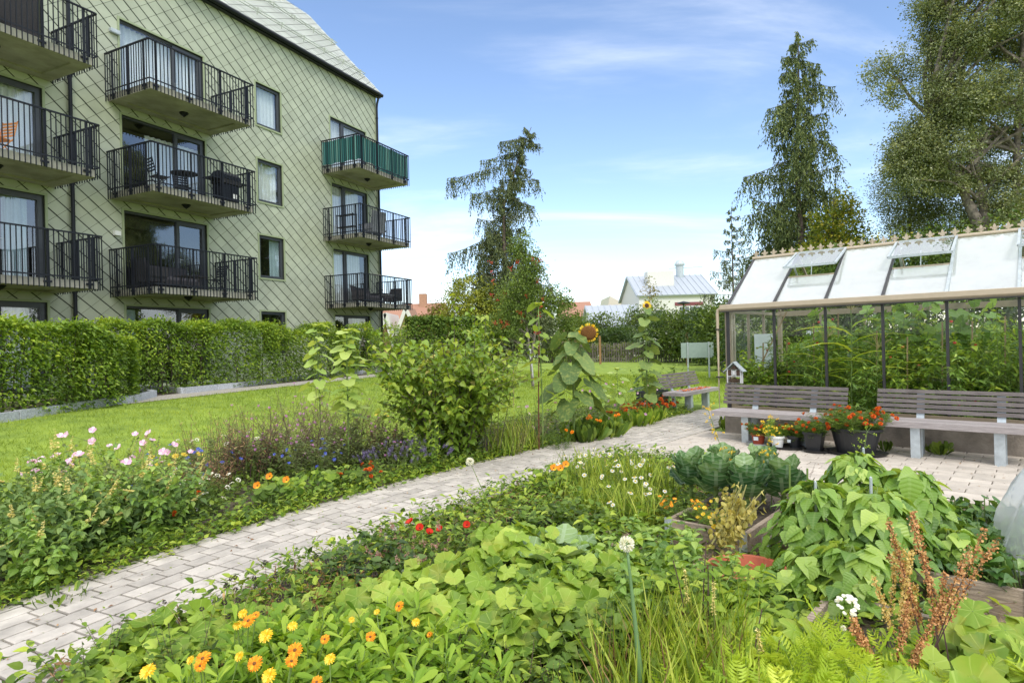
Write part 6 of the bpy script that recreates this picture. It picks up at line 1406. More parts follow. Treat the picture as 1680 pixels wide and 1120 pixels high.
for i, (px_, Y, h, r, nf, lab) in enumerate(((640, 7.35, .38, .24, 46, 'lavender between the marigolds and the big leafy bush'), (690, 7.7, .38, .22, 34, 'lavender at the foot of the big leafy bush'), (215, 6.5, .3, .1, 6, 'a few lavender spikes behind the mallows'))):
    t = R_('lavender', lab, 'flower', px_, Y, 'lavender in the border'); tips = herb(t, h, r, 50, .55, T_narrow, .055, 14, L_grey, M_stem, .0015, 0, .8, br=0); dot_flowers(t, tips, 'lavender', nf, 1.2, up=1.5, face=(0, 0, .4))
for i, (px_, Y, r, n, nf, kind, lab) in enumerate(((455, 6.15, .22, 60, 2, 'nasturtium', 'nasturtium with round pale leaves nearest the path'), (505, 6.5, .28, 80, 0, 'nasturtium_r', 'yellow green nasturtium leaves below the cornflowers'), (560, 6.75, .24, 60, 0, 'nasturtium_r', 'nasturtium leaves left of the lavender'), (430, 5.9, .14, 26, 1, 'nasturtium', 'small nasturtium at the edge of the pavers'))):
    t = R_('nasturtium', lab, 'flower', px_, Y, 'nasturtiums in the border'); bigleaf(t, r, n, .26, .075, L_lime if i < 2 else L_green, T_round, tilt=.5, face=(0, -.8, 0))
    for q in range(nf): flower(kind, t, (rng.uniform(-r, r) * .7, -r * .4, rng.uniform(.2, .32)), (rng.normal(0, .2), -.9, .5), 1.3)
sunflower('left of the two pale young sunflowers, flowerless, in front of the hedge', *gxy(521, 9.1), 1.90, .19, L_sunp, nl=20, f0=.35, tone=(.3, 1), drp=.35, sr=.012)
sunflower('right, nearer young sunflower without a flower, standing in the cornflowers', *gxy(566, 7.7), 1.78, .18, L_sunp, nl=34, f0=.36, tone=(.3, 1), drp=.35, sr=.013, lean=(.04, 0))
sunflower('tall budding sunflower beside the thin dark red pole', *gxy(886, 8.8), 2.12, .19, L_sunp2, nl=13, f0=.35, tone=(.0, .9), drp=.45, sr=.012)
x, y = gxy(880, 8.75); tag(MB().tube([(0, 0, 0), (.012, 0, .8), (.045, 0, 1.72)], .009, 6).build('plant_stake', mat('red_brown_stake', (.14, .035, .025), rough=.6), loc=(x, y, .02)), 'thin dark red stake holding the tall budding sunflower', 'stake')
sunflower('big sunflower with a heavy drooping brown head and large hanging leaves', *gxy(937, 9.35), 1.66, .34, L_sun, 'sun_big', (-.12, -.9, -.35), (.05, 0), .22, 26, .022, tone=(0, .9), hs=.86, drp=.75, taper=.25, rmax=1.15)
sunflower('tall sunflower with one small yellow bloom at the top, left of the bench', *gxy(1058, 11.4), 2.18, .25, L_sun, 'sun_small', (.15, -.95, .15), (.05, 0), .12, 26, .016, tone=(.1, 1), hs=1.0, drp=.5)
for i, (px_, Y, h, lab) in enumerate(((985, 10.6, .95, 'small whitish green young sunflower, left one of the pair before the fence'), (1012, 10.9, 1.05, 'small whitish green young sunflower, right one of the pair before the fence'))):
    sunflower(lab, *gxy(px_, Y), h, .16, L_sunp, nl=12, f0=.3, drp=.2, sr=.008)
# big leafy bush
x, y = gxy(738, 8.35); t = root('leafy_bush', 'big leafy bush with drooping heart shaped leaves, some yellowing, in mid border', 'bush', x, y)
tips = herb(t, 2.02, .30, 48, .32, T_bean, .112, 38, L_dog, M_bark, .008, .10, -.35, .3, br=7, bl=.26, shrink=.1, droop=.25, tone=(.0, 1))
for a_, h_ in (((.62, .0), 1.72), ((-.36, .1), 1.62), ((.5, -.1), 1.5)): herb(t, h_, .03, 3, .3, T_bean, .085, 26, L_dog, M_bark, .005, .3, -.2, off=a_, foliage='tall_shoot_leaves', tone=(.3, 1), droop=.1)
lv = MB(); N = 60; v = unit(rng.normal(0, 1, (N, 3))); P = v * [.6, .6, .5] + [0.05, -.1, .95]; lv.inst(T_bean, P, v + [0, 0, -.7], rng.normal(0, .4, (N, 3)) + [0, 0, 1], .08, rng.random(N)); lv.build('yellow_leaves', L_yel, t)
t = R_('raspberry_shoots', 'light green raspberry shoots in front of the big leafy bush', 'plant', 705, 7.6); herb(t, .72, .22, 10, .3, T_ovate, .085, 14, L_lime, br=1)
for i, (px_, Y, h, r, lab) in enumerate(((848, 8.9, .62, .3, 'dry grassy clump between the leafy bush and the tall pole'), (822, 8.5, .5, .25, 'grey green weeds at the right foot of the leafy bush'))):
    t = R_('weed_clump', lab, 'plant', px_, Y); herb(t, h, r, 30, .4, T_narrow, .06, 18, (L_rust, L_grey)[i], M_stemb, .002, elev=.6); tuft(t, r, 160, h * .8, L_grass)
for i, (px_, Y, h, r, fl_, nf, lm_, lab) in enumerate(((872, 9.6, .75, .3, 'pinkd', 9, L_grey, 'pale pink cosmos left of the tall pole'), (985, 11.6, .8, .4, 'cosmos', 16, L_grey, 'lilac cosmos behind the big sunflower'), (1035, 12.6, .75, .35, 'pinkd', 12, L_grey, 'pink and white cosmos left of the tall sunflower'), (1020, 10.9, .4, .3, 'cosmos', 10, L_green, 'lilac flowers low between the two blooming sunflowers'), (912, 8.9, .35, .22, 'marigold_o', 2, L_green, 'green plants at the foot of the tall pole'))):
    t = R_('cosmos', lab, 'flower', px_, Y, 'cosmos in the border'); tips = herb(t, h, r, 24, .35, T_narrow, .07, 18, lm_, M_stem, .002, br=2, elev=.5); dot_flowers(t, tips, fl_, nf, 1.2)
for i, (px_, Y, h, r, nf, lab) in enumerate(((1048, 11.9, .34, .28, 30, 'deep orange marigolds around the foot of the tall sunflower'), (1078, 12.6, .36, .28, 34, 'deep orange marigolds nearest the white bucket'), (1015, 11.4, .3, .25, 14, 'deep orange marigolds left of the tall sunflower'))):
    t = R_('marigold', lab, 'flower', px_, Y, 'marigolds before the far bench'); tips = herb(t, h, r, 24, .5, T_fern, .07, 12, L_green, M_stem, .002, br=2); dot_flowers(t, sorted(tips, key=lambda q: -q[0][2])[:nf * 2], 'marigold', nf, 1.5)
t = R_('shrub', 'leafy shrub growing up behind the far bench', 'shrub', 1078, 14.6); herb(t, .98, .45, 24, .4, T_ovate, .11, 20, L_green, br=3)
for i, (px_, Y, h, r, n, lm_, lab) in enumerate(((985, 9.9, .24, .3, 46, L_green, 'spinach like leaves at the edge of the path'), (1040, 11.1, .22, .3, 50, L_lime, 'bright strap leaves at the corner of the path'), (955, 9.5, .22, .25, 40, L_green, 'low green leaves below the big sunflower'), (1062, 11.6, .2, .22, 36, L_lime, 'strap leaves nearest the far bench'))):
    t = R_('leafy_edging', lab, 'plant', px_, Y, 'leafy edging plants'); tuft(t, r, n * 3, h * 1.4, lm_, 1.0, lean=1.2, name='leaves', tpl=T_spoon)
    if i == 0:
        for q in range(7): flower('marigold_o', t, (rng.uniform(-.3, .3), rng.uniform(-.2, .1), rng.uniform(.22, .36)), (0, -.5, .8), 1.3)

# ================================================================== NEAR BEDS
for i, (px_, Y, h, r, nf, lab) in enumerate(((950, 6.5, .40, .3, 14, 'white daisies at the far corner of the near beds'), (1010, 6.1, .42, .32, 20, 'white daisies in the middle of the grassy clump'), (1058, 5.7, .46, .26, 14, 'white daisies nearest the kale'), (1040, 5.1, .34, .22, 10, 'lower white daisies in front, left of the raised bed'))):
    t = R_('daisy_clump', lab, 'flower', px_, Y, 'white daisies left of the kale'); tips = herb(t, h, r, 40, .4, T_narrow, .05, 14, L_green if i % 2 else L_grey, M_stem, .0018, br=2, elev=.5); dot_flowers(t, sorted(tips, key=lambda q: -q[0][2])[:nf * 3], 'daisy', nf, 1.15, up=.4, face=(0, -.7, .9)); tuft(t, r, 200, h, L_grass)
t = R_('nasturtium', 'nasturtium with two orange blooms left of the white daisies', 'flower', 905, 6.2); bigleaf(t, .25, 60, .32, .07, L_lime, T_round, tilt=.5, face=(0, -.6, 0))
for q in range(3): flower('nasturtium', t, (rng.uniform(-.1, .15), -.15, rng.uniform(.28, .36)), (0, -.8, .6), 1.3)
def kale(s_, n_, h, k, lab):
    p = gpt(s_, n_); t = thing('kale', lab, 'kale', (p.x, p.y, .12), 0, 'kale in the raised bed'); lv = MB(); st = MB(); n = 19
    for i in range(n):
        f = i / n; a = i * 2.4 + k; el = .9 + 1.6 * f; o = np.array([math.cos(a), math.sin(a), 0]); z = h * (.25 + .5 * f); L = .27 * (1 - .3 * f) * rng.uniform(.85, 1.15)
        d = unit(o + [0, 0, el]); lv.inst(T_kale, [o * .03 + [0, 0, z]], [d], [[-o[0], -o[1], 1.1]], [L], [np.clip(.25 + .5 * f + rng.normal(0, .15), 0, 1)]); st.tube([(0, 0, z * .8), o * .03 + [0, 0, z]], .008, 5)
    st.tube([(0, 0, 0), (0, 0, h * .55)], .018, 7); lv.build('leaves', L_kale, t, smooth=True); st.build('stalk', M_stem, t)
for i, (s_, n_, h, lab) in enumerate(((1.55, -4.75, .44, 'kale at the left end of the row'), (1.82, -4.85, .46, 'second kale from the left, tallest, its leaves upright'), (2.08, -4.85, .46, 'third kale, right behind the second yellow marigold'), (2.30, -4.65, .44, 'kale with round glossy leaves by the two thin sticks'), (1.72, -4.45, .46, 'kale at the back between the first two'), (2.05, -4.4, .48, 'kale at the back nearest the pots'))): kale(s_, n_, h, i * 1.1, lab)
for i, (s_, n_, h, fl_, nf, lm_, lab) in enumerate(((1.72, -5.25, .22, 'signet_o', 26, L_green, 'orange signet marigolds at the left corner of the raised bed'), (2.02, -5.32, .26, 'signet', 34, L_lime, 'yellow signet marigolds in the middle of the raised bed'))):
    p = gpt(s_, n_, .12); t = thing('signet_marigold', lab, 'flower', p); tips = herb(t, h, .10, 22, .55, T_fern, .05, 14, lm_, M_stem, .0018, br=2); dot_flowers(t, sorted(tips, key=lambda q: -q[0][2])[:nf * 2], fl_, nf, 1.05)
p = gpt(2.28, -5.45, .13); t = thing('wilted_plant', 'uprooted yellow wilted plant with bare stems lying across the raised bed', 'plant', p)
st = MB(); lv = MB()
for i in range(9):
    e = np.array([rng.uniform(-.02, .26), rng.uniform(-.02, .25), rng.uniform(.30, .42)]); b = np.array([-.22 + rng.normal(0, .03), -.12, .03]); c = np.stack([b, b * .5 + e * .5 + rng.normal(0, .015, 3), e]); st.tube(c, [.007, .006, .004], 5)
    n = 26; tt = rng.random(n); q, _ = sample(c, tt * .8); lv.inst(T_kale, q, rng.normal(0, .5, (n, 3)) + [0, -.3, -1], rng.normal(0, 1, (n, 3)), .045 * rng.uniform(.5, 1.3, n), rng.random(n))
    lv.inst(T_ovate, q + rng.normal(0, .05, (n, 3)), rng.normal(0, .5, (n, 3)) + [0, -.2, -1], rng.normal(0, 1, (n, 3)), .045, rng.random(n))
st.build('bare_stems', mat('olive_stem', (.26, .24, .07), rough=.7), t); lv.build('wilted_leaves', L_yel, t)
for i, (a_, b_) in enumerate((((2.42, -4.9), 0), ((2.56, -4.95), 1))):
    p = gpt(*a_, .12); tag(MB().tube([(0, 0, 0), (.01, 0, .48)], .007, 6).build('short_stick', M_stem, loc=p), ('left one of two short green sticks behind the wilted plant', 'right one of two short green sticks behind the wilted plant')[i], 'stick')
# fennel with thin yellow umbels
for i, (px_, Y, h, ln_, lab) in enumerate(((1212, 5.2, .86, -.42, 'tall thin fennel leaning left with a small yellow umbel before the bench'), (1258, 5.0, .74, .04, 'fennel stem with yellow umbels in front of the white pot'), (1400, 4.6, .7, .15, 'pale climbing shoot reaching up before the big marigold planter'))):
    t = R_('fennel', lab, 'plant', px_, Y); c = curve((0, 0, .15), (ln_, 0, 1), h, 7, -.1, .04); MB().tube(c, np.linspace(.005, .002, 8), 5).build('stem', M_stem, t); u = MB(); pts_ = c[3:]
    for q in pts_:
        for j in range(6): e = q + rng.normal(0, .035, 3) + [0, 0, .03]; u.tube([q, e], .0009, 3, cap=False, mi=1); u.inst(T_round, e + rng.normal(0, .006, (9, 3)), rng.normal(0, 1, (9, 3)), rng.normal(0, 1, (9, 3)), .009, rng.random(9))
    u.build('umbels', [L_lime if i == 2 else P_yel, M_stem], t)
t = R_('dry_umbel_plant', 'brown dry umbels behind the kale at the edge of the terrace', 'plant', 1285, 5.0); c0_ = herb(t, .62, .15, 9, .5, T_narrow, .02, 10, L_dry, M_stemd, .002, .6, br=4)
# climbing beans
rods = []
for i, (px_, py_, Y, zt, lab) in enumerate(((1332, 790, 3.9, .95, 'leftmost steel rod among the beans'), (1423, 783, 3.75, 1.02, 'middle steel rod, in front of the beans'), (1412, 735, 4.5, .86, 'rear steel rod poking out above the beans, by the planter'), (1476, 770, 4.15, .84, 'right steel rod half hidden by bean leaves'))):
    z = atY(px_, py_, Y).z; x, y = gxy(px_, Y); tag(MB().tube([(0, 0, 0), (0, 0, z)], .009, 8).lathe([(0, z), (.008, z), (0, z + .008)], 8).build('steel_rod', M_galv, loc=(x, y, .0)), lab, 'rod')
def beans(px_, Y, h, r, n, lab):
    t = R_('bean_plant', lab, 'bean plant', px_, Y, 'climbing beans on steel rods'); lv = MB(); st = MB()
    a = rng.uniform(0, 6.28, n); f = rng.random(n) ** .8; z = h * (.12 + .88 * f); rr = r * (1 - .75 * f ** 1.6) * rng.uniform(.65, 1.1, n); o = np.stack([np.cos(a), np.sin(a), 0 * a], 1)
    P = o * rr[:, None]; P[:, 2] = z; D = o * .9 + rng.normal(0, .3, (n, 3)) + [0, 0, -.55]; U = o * .8 + [0, 0, 1] + rng.normal(0, .28, (n, 3))
    lv.inst(T_bean, P, D, U, .115 * rng.uniform(.6, 1.25, n), np.clip(.15 + .5 * f + rng.normal(0, .22, n), 0, 1))
    for i in range(7): q = rng.uniform(0, 6); c = np.array([(r * (1 - k) * .5 * math.cos(q + k * 5), r * (1 - k) * .5 * math.sin(q + k * 5), h * k) for k in np.linspace(0, 1, 10)]); st.tube(c, .004, 4)
    for i in range(0, n, 3): st.tube([P[i] * [.5, .5, .9], P[i]], .0016, 3, cap=False)
    lv.build('leaves', L_bean, t, smooth=True); st.build('vines', M_stem, t)
for a_ in ((1335, 3.95, .62, .34, 300, 'bean plant around the leftmost steel rod'), (1400, 4.3, .74, .30, 300, 'tallest bean plant, around the rear steel rod'), (1430, 3.75, .62, .36, 330, 'bean plant in front, around the middle steel rod'), (1490, 4.1, .66, .30, 260, 'bean plant around the right steel rod'), (1390, 3.35, .42, .34, 260, 'lowest bean plant hanging toward the brown dock'), (1548, 3.75, .36, .26, 130, 'bean shoots reaching right over the strawberry leaves'), (1310, 3.5, .34, .26, 160, 'bean leaves at the lower left by the white umbel')): beans(*a_)
x, y = gxy(1478, 3.95); t = root('bean_plant', 'single large heart shaped bean leaf standing out against the pavers', 'bean plant', x, y); MB().inst(T_bean, [(0, -.05, .66)], [(-.1, -.3, -1)], [(0, -1, .2)], [.2], [.55]).build('leaves', L_bean, t, smooth=True); MB().tube([(-.05, .05, .3), (-.02, 0, .64), (0, -.05, .66)], .003, 5).build('vines', M_stem, t)
# strawberries: each plant its own rosette
cnt = 0
for s_ in np.arange(3.32, 4.3, .24):
    for n_ in np.arange(-5.35, -3.9, .27):
        p = gpt(s_ + rng.uniform(-.05, .05), n_ + rng.uniform(-.05, .05), .13); t = thing('strawberry_plant', 'dark green strawberry plant in the dense patch in front of the fleece', 'strawberry plant', p, rng.uniform(0, 6), 'strawberry plants in the raised bed')
        bigleaf(t, .19, 34, .19, .085, L_berry, T_bean, tilt=.5, droop=.15); cnt += 1
# brown dock and its pale neighbour
for i, (px_, Y, h, n, lm_, lab) in enumerate(((1518, 2.62, .72, 9, L_dock, 'rust brown dock seed heads rising at the lower right'), (1470, 2.72, .56, 6, leaf_mat('yellow_dock', (.36, .30, .10), (.52, .46, .2), (.66, .6, .3), rough=.8), 'yellowish dock seed head left of the rust brown one'), (1452, 2.5, .42, 5, L_dock, 'short rust brown dock near the white umbel'))):
    t = R_('dock', lab, 'plant', px_, Y, 'dock seed heads'); st = MB(); sd = MB()
    for k in range(n):
        c = curve((rng.normal(0, .03), rng.normal(0, .03), .12), (rng.normal(0, .26), rng.normal(0, .16), 1), h * rng.uniform(.6, 1), 7, 0, .05); st.tube(c, np.linspace(.004, .001, 8), 4)
        m = 330; tt = .35 + .65 * rng.random(m); q, _ = sample(c, tt); q = q + rng.normal(0, .007, (m, 3)); sd.inst(T_round, q, rng.normal(0, 1, (m, 3)), rng.normal(0, 1, (m, 3)), .0095 * rng.uniform(.6, 1.2, m), rng.random(m))
    st.build('stem', M_stemd, t); sd.build('seeds', lm_, t)
# white flower heads on long stalks
for i, (px_, Y, py_, lean_, kind, sc_, lab) in enumerate(((1020, 2.35, 892, -.03, 'allium', .9, 'white onion flower on a thick tall stalk in the foreground'), (766, 4.9, 757, -.12, 'allium', 1.0, 'white leek flower on a long leaning stalk in front of the path'), (1386, 2.75, 988, 0, 'yarrow', 1.9, 'white umbel below the climbing beans'), (1372, 2.6, 1030, .02, 'allium', .35, 'small green bud below the white umbel'))):
    z = atY(px_, py_, Y).z; t = R_('onion_flower' if kind == 'allium' else 'umbel_flower', lab, 'flower', px_, Y); th = .011 if i == 0 else .0045
    c = curve((-lean_ * 2.2, 0, .0), (lean_ * 2.2 / max(z, .1), 0, 1), z, 8, 0, .006); c = c + (np.array([0, 0, z]) - c[-1]) * np.linspace(0, 1, 9)[:, None]; MB().tube(c, np.array([1, 1.1, 1.15, 1.05, .9, .75, .6, .5, .45]) * th, 8).build('stalk', mat('onion_stalk', (.16, .27, .11), rough=.5) if i == 0 else M_stem, t, smooth=True); flower(kind, t, c[-1], (0, -.2, 1) if kind == 'allium' else (0, -.5, .9), sc_)
# pale lobed leaves (hollyhock like) : the big patch and its outliers
for i, (px_, Y, r, n, h, ls_, lab) in enumerate(((845, 4.05, .34, 34, .40, .19, 'large pale lobed leaves at the top of the patch under the leek flower'), (770, 3.55, .40, 38, .36, .18, 'large pale lobed leaves in the middle of the patch'), (655, 3.3, .34, 32, .33, .18, 'large pale lobed leaves at the left of the patch above the calendulas'), (850, 3.25, .40, 38, .34, .17, 'large pale lobed leaves in front, right of the calendulas'), (960, 3.6, .36, 30, .34, .15, 'pale lobed leaves behind the foreground onion flower'), (560, 3.5, .22, 16, .26, .16, 'lobed leaves at the far left tip of the patch'),
        (1235, 2.75, .26, 15, .38, .21, 'pale lobed leaves left of the white umbel'), (1500, 2.3, .30, 16, .34, .22, 'very large pale leaf cluster at the foot of the dock'), (1600, 2.75, .26, 16, .36, .20, 'pale lobed leaves right of the brown dock'), (1668, 2.45, .2, 9, .30, .2, 'pale lobed leaves in the lower right corner'), (285, 3.05, .30, 24, .27, .18, 'broad lobed leaves nearest the path at the lower left'), (205, 2.85, .22, 16, .22, .17, 'broad lobed leaves at the lower left corner of the bed'), (390, 3.2, .26, 18, .24, .17, 'broad lobed leaves behind the yellow calendulas'))):
    t = R_('lobed_leaf_plant', lab, 'plant', px_, Y, 'pale lobed leaf plants in the near beds'); bigleaf(t, r * 1.05, int(n * 2.6), h * .86, ls_ * .78, L_squash, T_squashes, tilt=.36, face=(0, -.45, 0), tone=(0, 1))
# potato like leaves
for i, (px_, Y, h, r, lab) in enumerate(((960, 3.15, .42, .32, 'bright leafy plant right of the lobed leaf patch'), (1050, 3.4, .44, .34, 'bright leafy plant behind the foreground onion stalk'), (1130, 3.2, .44, .32, 'bright leafy plant left of the orange tub'), (1040, 2.75, .34, .28, 'leafy plant beside the foreground onion stalk'), (900, 2.8, .26, .3, 'low leafy plant below the lobed patch'), (1195, 3.1, .36, .24, 'leafy plant in front of the orange tub'), (600, 3.95, .34, .2, 'dark pepper like plant beside the pink spiked weeds'), (930, 4.8, .36, .3, 'leafy plant around the black tray'), (1000, 4.2, .38, .34, 'bright leafy plant between the tray and the raised bed'), (1090, 4.0, .4, .26, 'leafy plant right in front of the raised bed plank'))):
    t = R_('leafy_crop', lab, 'plant', px_, Y, 'leafy crops in the near beds'); herb(t, h, r, 22, .5, T_ovate, .085, 16, (L_lime, L_bean, L_lime, L_green, L_green, L_lime, L_dark, L_green, L_lime, L_bean)[i], br=2, bl=.3, elev=.1, shrink=.2)
x, y = gxy(905, 3.9); t = root('cabbage', 'blue green cabbage leaves at the right edge of the lobed leaf patch', 'cabbage', x, y); lv = MB()
for i in range(12): a = i * 2.4; o = np.array([math.cos(a), math.sin(a), 0]); lv.inst(T_kale, [o * .05 + [0, 0, .12 + i * .008]], [unit(o + [0, 0, .5])], [[-o[0], -o[1], 1.2]], [.26], [.6 + .03 * i])
lv.build('leaves', L_kale, t, smooth=True)
# yellow green upright amaranths
for i, (px_, Y, h, lab) in enumerate(((1135, 2.75, .72, 'yellow green spike with tiny flowers left of the orange tub'), (1165, 2.7, .64, 'second yellow green spike, just left of the orange tub'), (1240, 2.5, .48, 'short pale spike below the orange tub'))):
    t = R_('spike_weed', lab, 'plant', px_, Y); herb(t, h, .015, 2, .05, T_ovate, .07, 12, L_lime, M_stemd, .005, .25, .1); herb(t, h * 1.02, .01, 1, .02, T_small, .02, 120, L_spike, M_stem, .004, .7, .3, foliage='seed_spikes')
# grasses, carrots
for i, (px_, Y, h, r, n, lab) in enumerate(((1090, 2.45, .46, .24, 420, 'tall loose grass tuft right of the onion stalk'), (1130, 2.75, .44, .2, 300, 'grass tuft behind the carrot tops'), (1010, 5.4, .34, .3, 380, 'grass tuft among the white daisies'), (960, 5.9, .3, .35, 400, 'grass beside the nasturtium'), (985, 2.3, .3, .2, 200, 'grass around the foot of the onion stalk'))):
    t = R_('grass_tuft', lab, 'grass', px_, Y, 'grass tufts in the near beds'); tuft(t, r, n, h, L_grass, .8, lean=.9)
    if i in (0, 1, 4): tuft(t, r, n // 4, h * .9, L_dry, .6, lean=1.3, name='dead_blades')
for i, (px_, Y, h, r, lab) in enumerate(((1190, 2.22, .36, .2, 'feathery carrot tops at the bottom edge right of the grass'), (1270, 2.3, .38, .22, 'feathery carrot tops at the bottom below the white umbel'), (1340, 2.35, .32, .2, 'feathery greens left of the big pale leaf'), (1400, 2.45, .36, .2, 'feathery greens under the white umbel'), (1640, 2.15, .28, .2, 'feathery greens in the bottom right corner'))):
    t = R_('carrot_plant', lab, 'carrot', px_, Y, 'carrot tops along the bottom edge'); herb(t, h, r, 30, .6, T_fern, .14, 9, L_carrot, M_stem, .0022, .3, .7, shrink=.1)
# calendulas
CAL = []
lab3 = ('lower left corner, pale yellow bloom', 'front left, big orange blooms', 'behind the front left one', 'front centre with the large yellow bloom', 'middle of the patch', 'behind, next to the lobed leaves', 'rightmost with the single tall orange bloom', 'front right at the bottom edge', 'back right with a small yellow bloom', 'far bottom centre')
for i, (px_, Y, nf) in enumerate(((250, 2.25, 3), (330, 2.35, 4), (385, 2.65, 4), (430, 2.3, 5), (480, 2.6, 4), (545, 2.75, 3), (620, 2.8, 3), (620, 2.3, 2), (690, 2.55, 2), (530, 2.25, 3))):
    t = R_('calendula', 'calendula with bright spoon shaped leaves, ' + lab3[i], 'calendula', px_, Y, 'calendulas in the near bed'); tips = herb(t, .36, .20, 20, .45, T_spoon, .13, 15, L_cal, M_stem, .004, .15, .75, br=1, bl=.3, shrink=.3, tone=(.1, 1))
    CAL.append(t)
for px_, py_, Y, kind, sc_ in ((242, 1100, 2.2, 'y', 1), (333, 1080, 2.3, 'o', 1.1), (328, 1092, 2.28, 'o', .8), (312, 1082, 2.3, 'y', .6), (390, 1025, 2.6, 'y', .7), (408, 1018, 2.55, 'o', 1.1), (420, 1008, 2.65, 'o', .6), (398, 1006, 2.7, 'y', .75), (436, 1042, 2.5, 'y', 1.05), (418, 1088, 2.3, 'o', 1.1), (441, 1108, 2.2, 'y', 1.0), (392, 1076, 2.35, 'y', .7), (484, 1066, 2.4, 'o', 1.1), (478, 1084, 2.35, 'o', .9), (541, 1080, 2.35, 'y', .8), (533, 1048, 2.5, 'o', .75), (655, 994, 2.9, 'o', .95), (608, 1044, 2.6, 'o', .85), (682, 1020, 2.8, 'y', .7), (705, 1040, 2.7, 'o', .6), (577, 1016, 2.8, 'y', .5), (480, 1026, 2.6, 'y', .75), (618, 1003, 2.95, 'y', .55), (520, 1118, 2.2, 'o', .8)):
    p = atY(px_, py_, Y); t = min(CAL, key=lambda o: (o.location.x - p.x) ** 2 + (o.location.y - p.y) ** 2); q = p - t.location
    c = np.array([(q.x * f, q.y * f, q.z * f) for f in (.3, .55, .8)] + [(q.x * .97, q.y * .97, q.z - .012)]); MB().tube(c, .0026, 5).build('flower_stalk', M_stem, t); flower('calendula_' + kind, t, q, (rng.normal(0, .25), -.7 + rng.normal(0, .2), .75), sc_ * .78)
# poppies, pink spikes, dark seed heads, nettle like weeds
t = R_('poppy', 'red poppies with one open bloom beside the path edge', 'flower', 712, 4.35); tips = herb(t, .34, .16, 12, .4, T_spoon, .1, 10, L_green, M_stem, .002, .1, .5); dot_flowers(t, tips, 'poppy', 5, 1.0, face=(0, -.9, .4))
for i, (px_, Y, h, r, lab) in enumerate(((675, 4.0, .36, .18, 'weeds with dusty pink spikes above the lobed leaf patch'), (650, 3.85, .30, .16, 'lower weeds with dusty pink spikes'))):
    t = R_('pink_spike_weed', lab, 'plant', px_, Y, 'pink spiked weeds'); tips = herb(t, h, r, 16, .4, T_lance, .06, 10, L_green, M_stemd, .002, br=2); dot_flowers(t, tips, 'persicaria', 26, 1.1, up=1.3, face=(0, 0, .5))
for i, (px_, Y, h, n, lab) in enumerate(((355, 3.05, .46, 5, 'thin stalks with round dark seed heads over the path, left group'), (420, 3.25, .44, 6, 'thin stalks with dark seed heads, middle group'), (465, 3.4, .46, 8, 'dark red stems with blackish seed heads nearest the green plants'), (555, 3.55, .42, 8, 'dark seed heads on red stems left of the lobed leaves'), (505, 3.45, .34, 4, 'single dry seed heads between two dark groups'))):
    t = R_('seed_head_plant', lab, 'plant', px_, Y, 'dark seed heads by the path'); tips = herb(t, h, .12, n, .35, T_lance, .05, 5 if i < 2 else 16, L_red if i in (2, 3) else L_lime, M_stemd if i in (2, 3) else M_stemb, .0018, br=1, bl=.25); dot_flowers(t, tips, 'seedhead', n + 3, .85); 
    herb(t, h * .45, .2, 14, .5, T_lance, .07, 10, L_lime)
for i, (px_, Y, h, lab) in enumerate(((135, 2.75, .42, 'thin reddish weed at the lower left corner of the near bed'), (180, 2.95, .36, 'weed standing over the pavers at the lower left'), (290, 2.75, .44, 'thin dark stemmed weed in front of the broad leaves'), (720, 2.6, .3, 'small weeds in the dark gap right of the calendulas'), (820, 2.5, .3, 'small weeds in the dark gap below the lobed patch'), (900, 2.4, .28, 'small weeds left of the foreground onion stalk'), (760, 2.3, .22, 'wiry weeds at the bottom edge'), (860, 2.25, .24, 'wiry weeds at the bottom centre'))):
    t = R_('thin_weed', lab, 'plant', px_, Y, 'thin weeds in the near bed'); herb(t, h, .07 + .06 * (i > 2), 5 + 14 * (i > 2), .4, T_ovate if i < 3 else T_small, .045 if i < 3 else .03, 16, L_lime if i % 2 else L_green, M_stemd, .002, br=2 if i > 2 else 1)
# weeds and grass in the joints and along the foot of the plinth
for i, (px_, py_, h, r, lab) in enumerate(((1192, 706, .16, .1, 'dandelion like weed at the left corner of the greenhouse'), (1545, 748, .12, .09, 'dandelion weed under the right bench'), (1532, 745, .08, .05, 'tiny weed left of the dandelion under the right bench'), (100, 990, .05, .14, 'flat weed growing in the pavers at the left'), (1452, 742, .10, .06, 'wispy weed between the planter and the bench leg'))):
    p = at(px_, py_); t = thing('paving_weed', lab, 'weed', (p.x, p.y, .02), 0, 'weeds in the paving'); tuft(t, r, 26, h * 1.5, L_green, 1.1, lean=1.3, name='leaves', tpl=T_spoon)

# ================================================================== GROUND COVER (uncountable)
def cover(name, label, pts, tpls, ls, lm, hmax, up=.6, wsc=1.0, tone=None):
    lv = MB(); n = len(pts); P = np.array(pts, float); a = rng.uniform(0, 6.28, n); D = np.stack([np.cos(a), np.sin(a), up + rng.normal(0, .35, n)], 1)
    P[:, 2] = ground_z(P[:, 0], P[:, 1]) + .01 + hmax * rng.random(n) ** 1.6; L = ls * rng.uniform(.5, 1.3, n); ch = rng.integers(0, len(tpls), n); T = rng.random(n) if tone is None else tone
    for i, tp in enumerate(tpls): m = ch == i; lv.inst(tp, P[m], D[m], rng.normal(0, .35, (m.sum(), 3)) + [0, 0, 1], L[m], T[m])
    tag(lv.build(name, lm), label, 'ground cover', kind='stuff')
def strip_pts(n, o0, o1, l0=1.6, l1=None, cl=1.0, seed=3):
    rr = np.random.default_rng(seed); l = rr.uniform(l0, l1 or PLEN - .6, n); o = o0 + (o1 - o0) * rr.random(n) ** cl; return [(*path_pt(a, b), 0) for a, b in zip(l, o)]
_T4 = [T_ovate, T_small, T_lance, T_narrow]
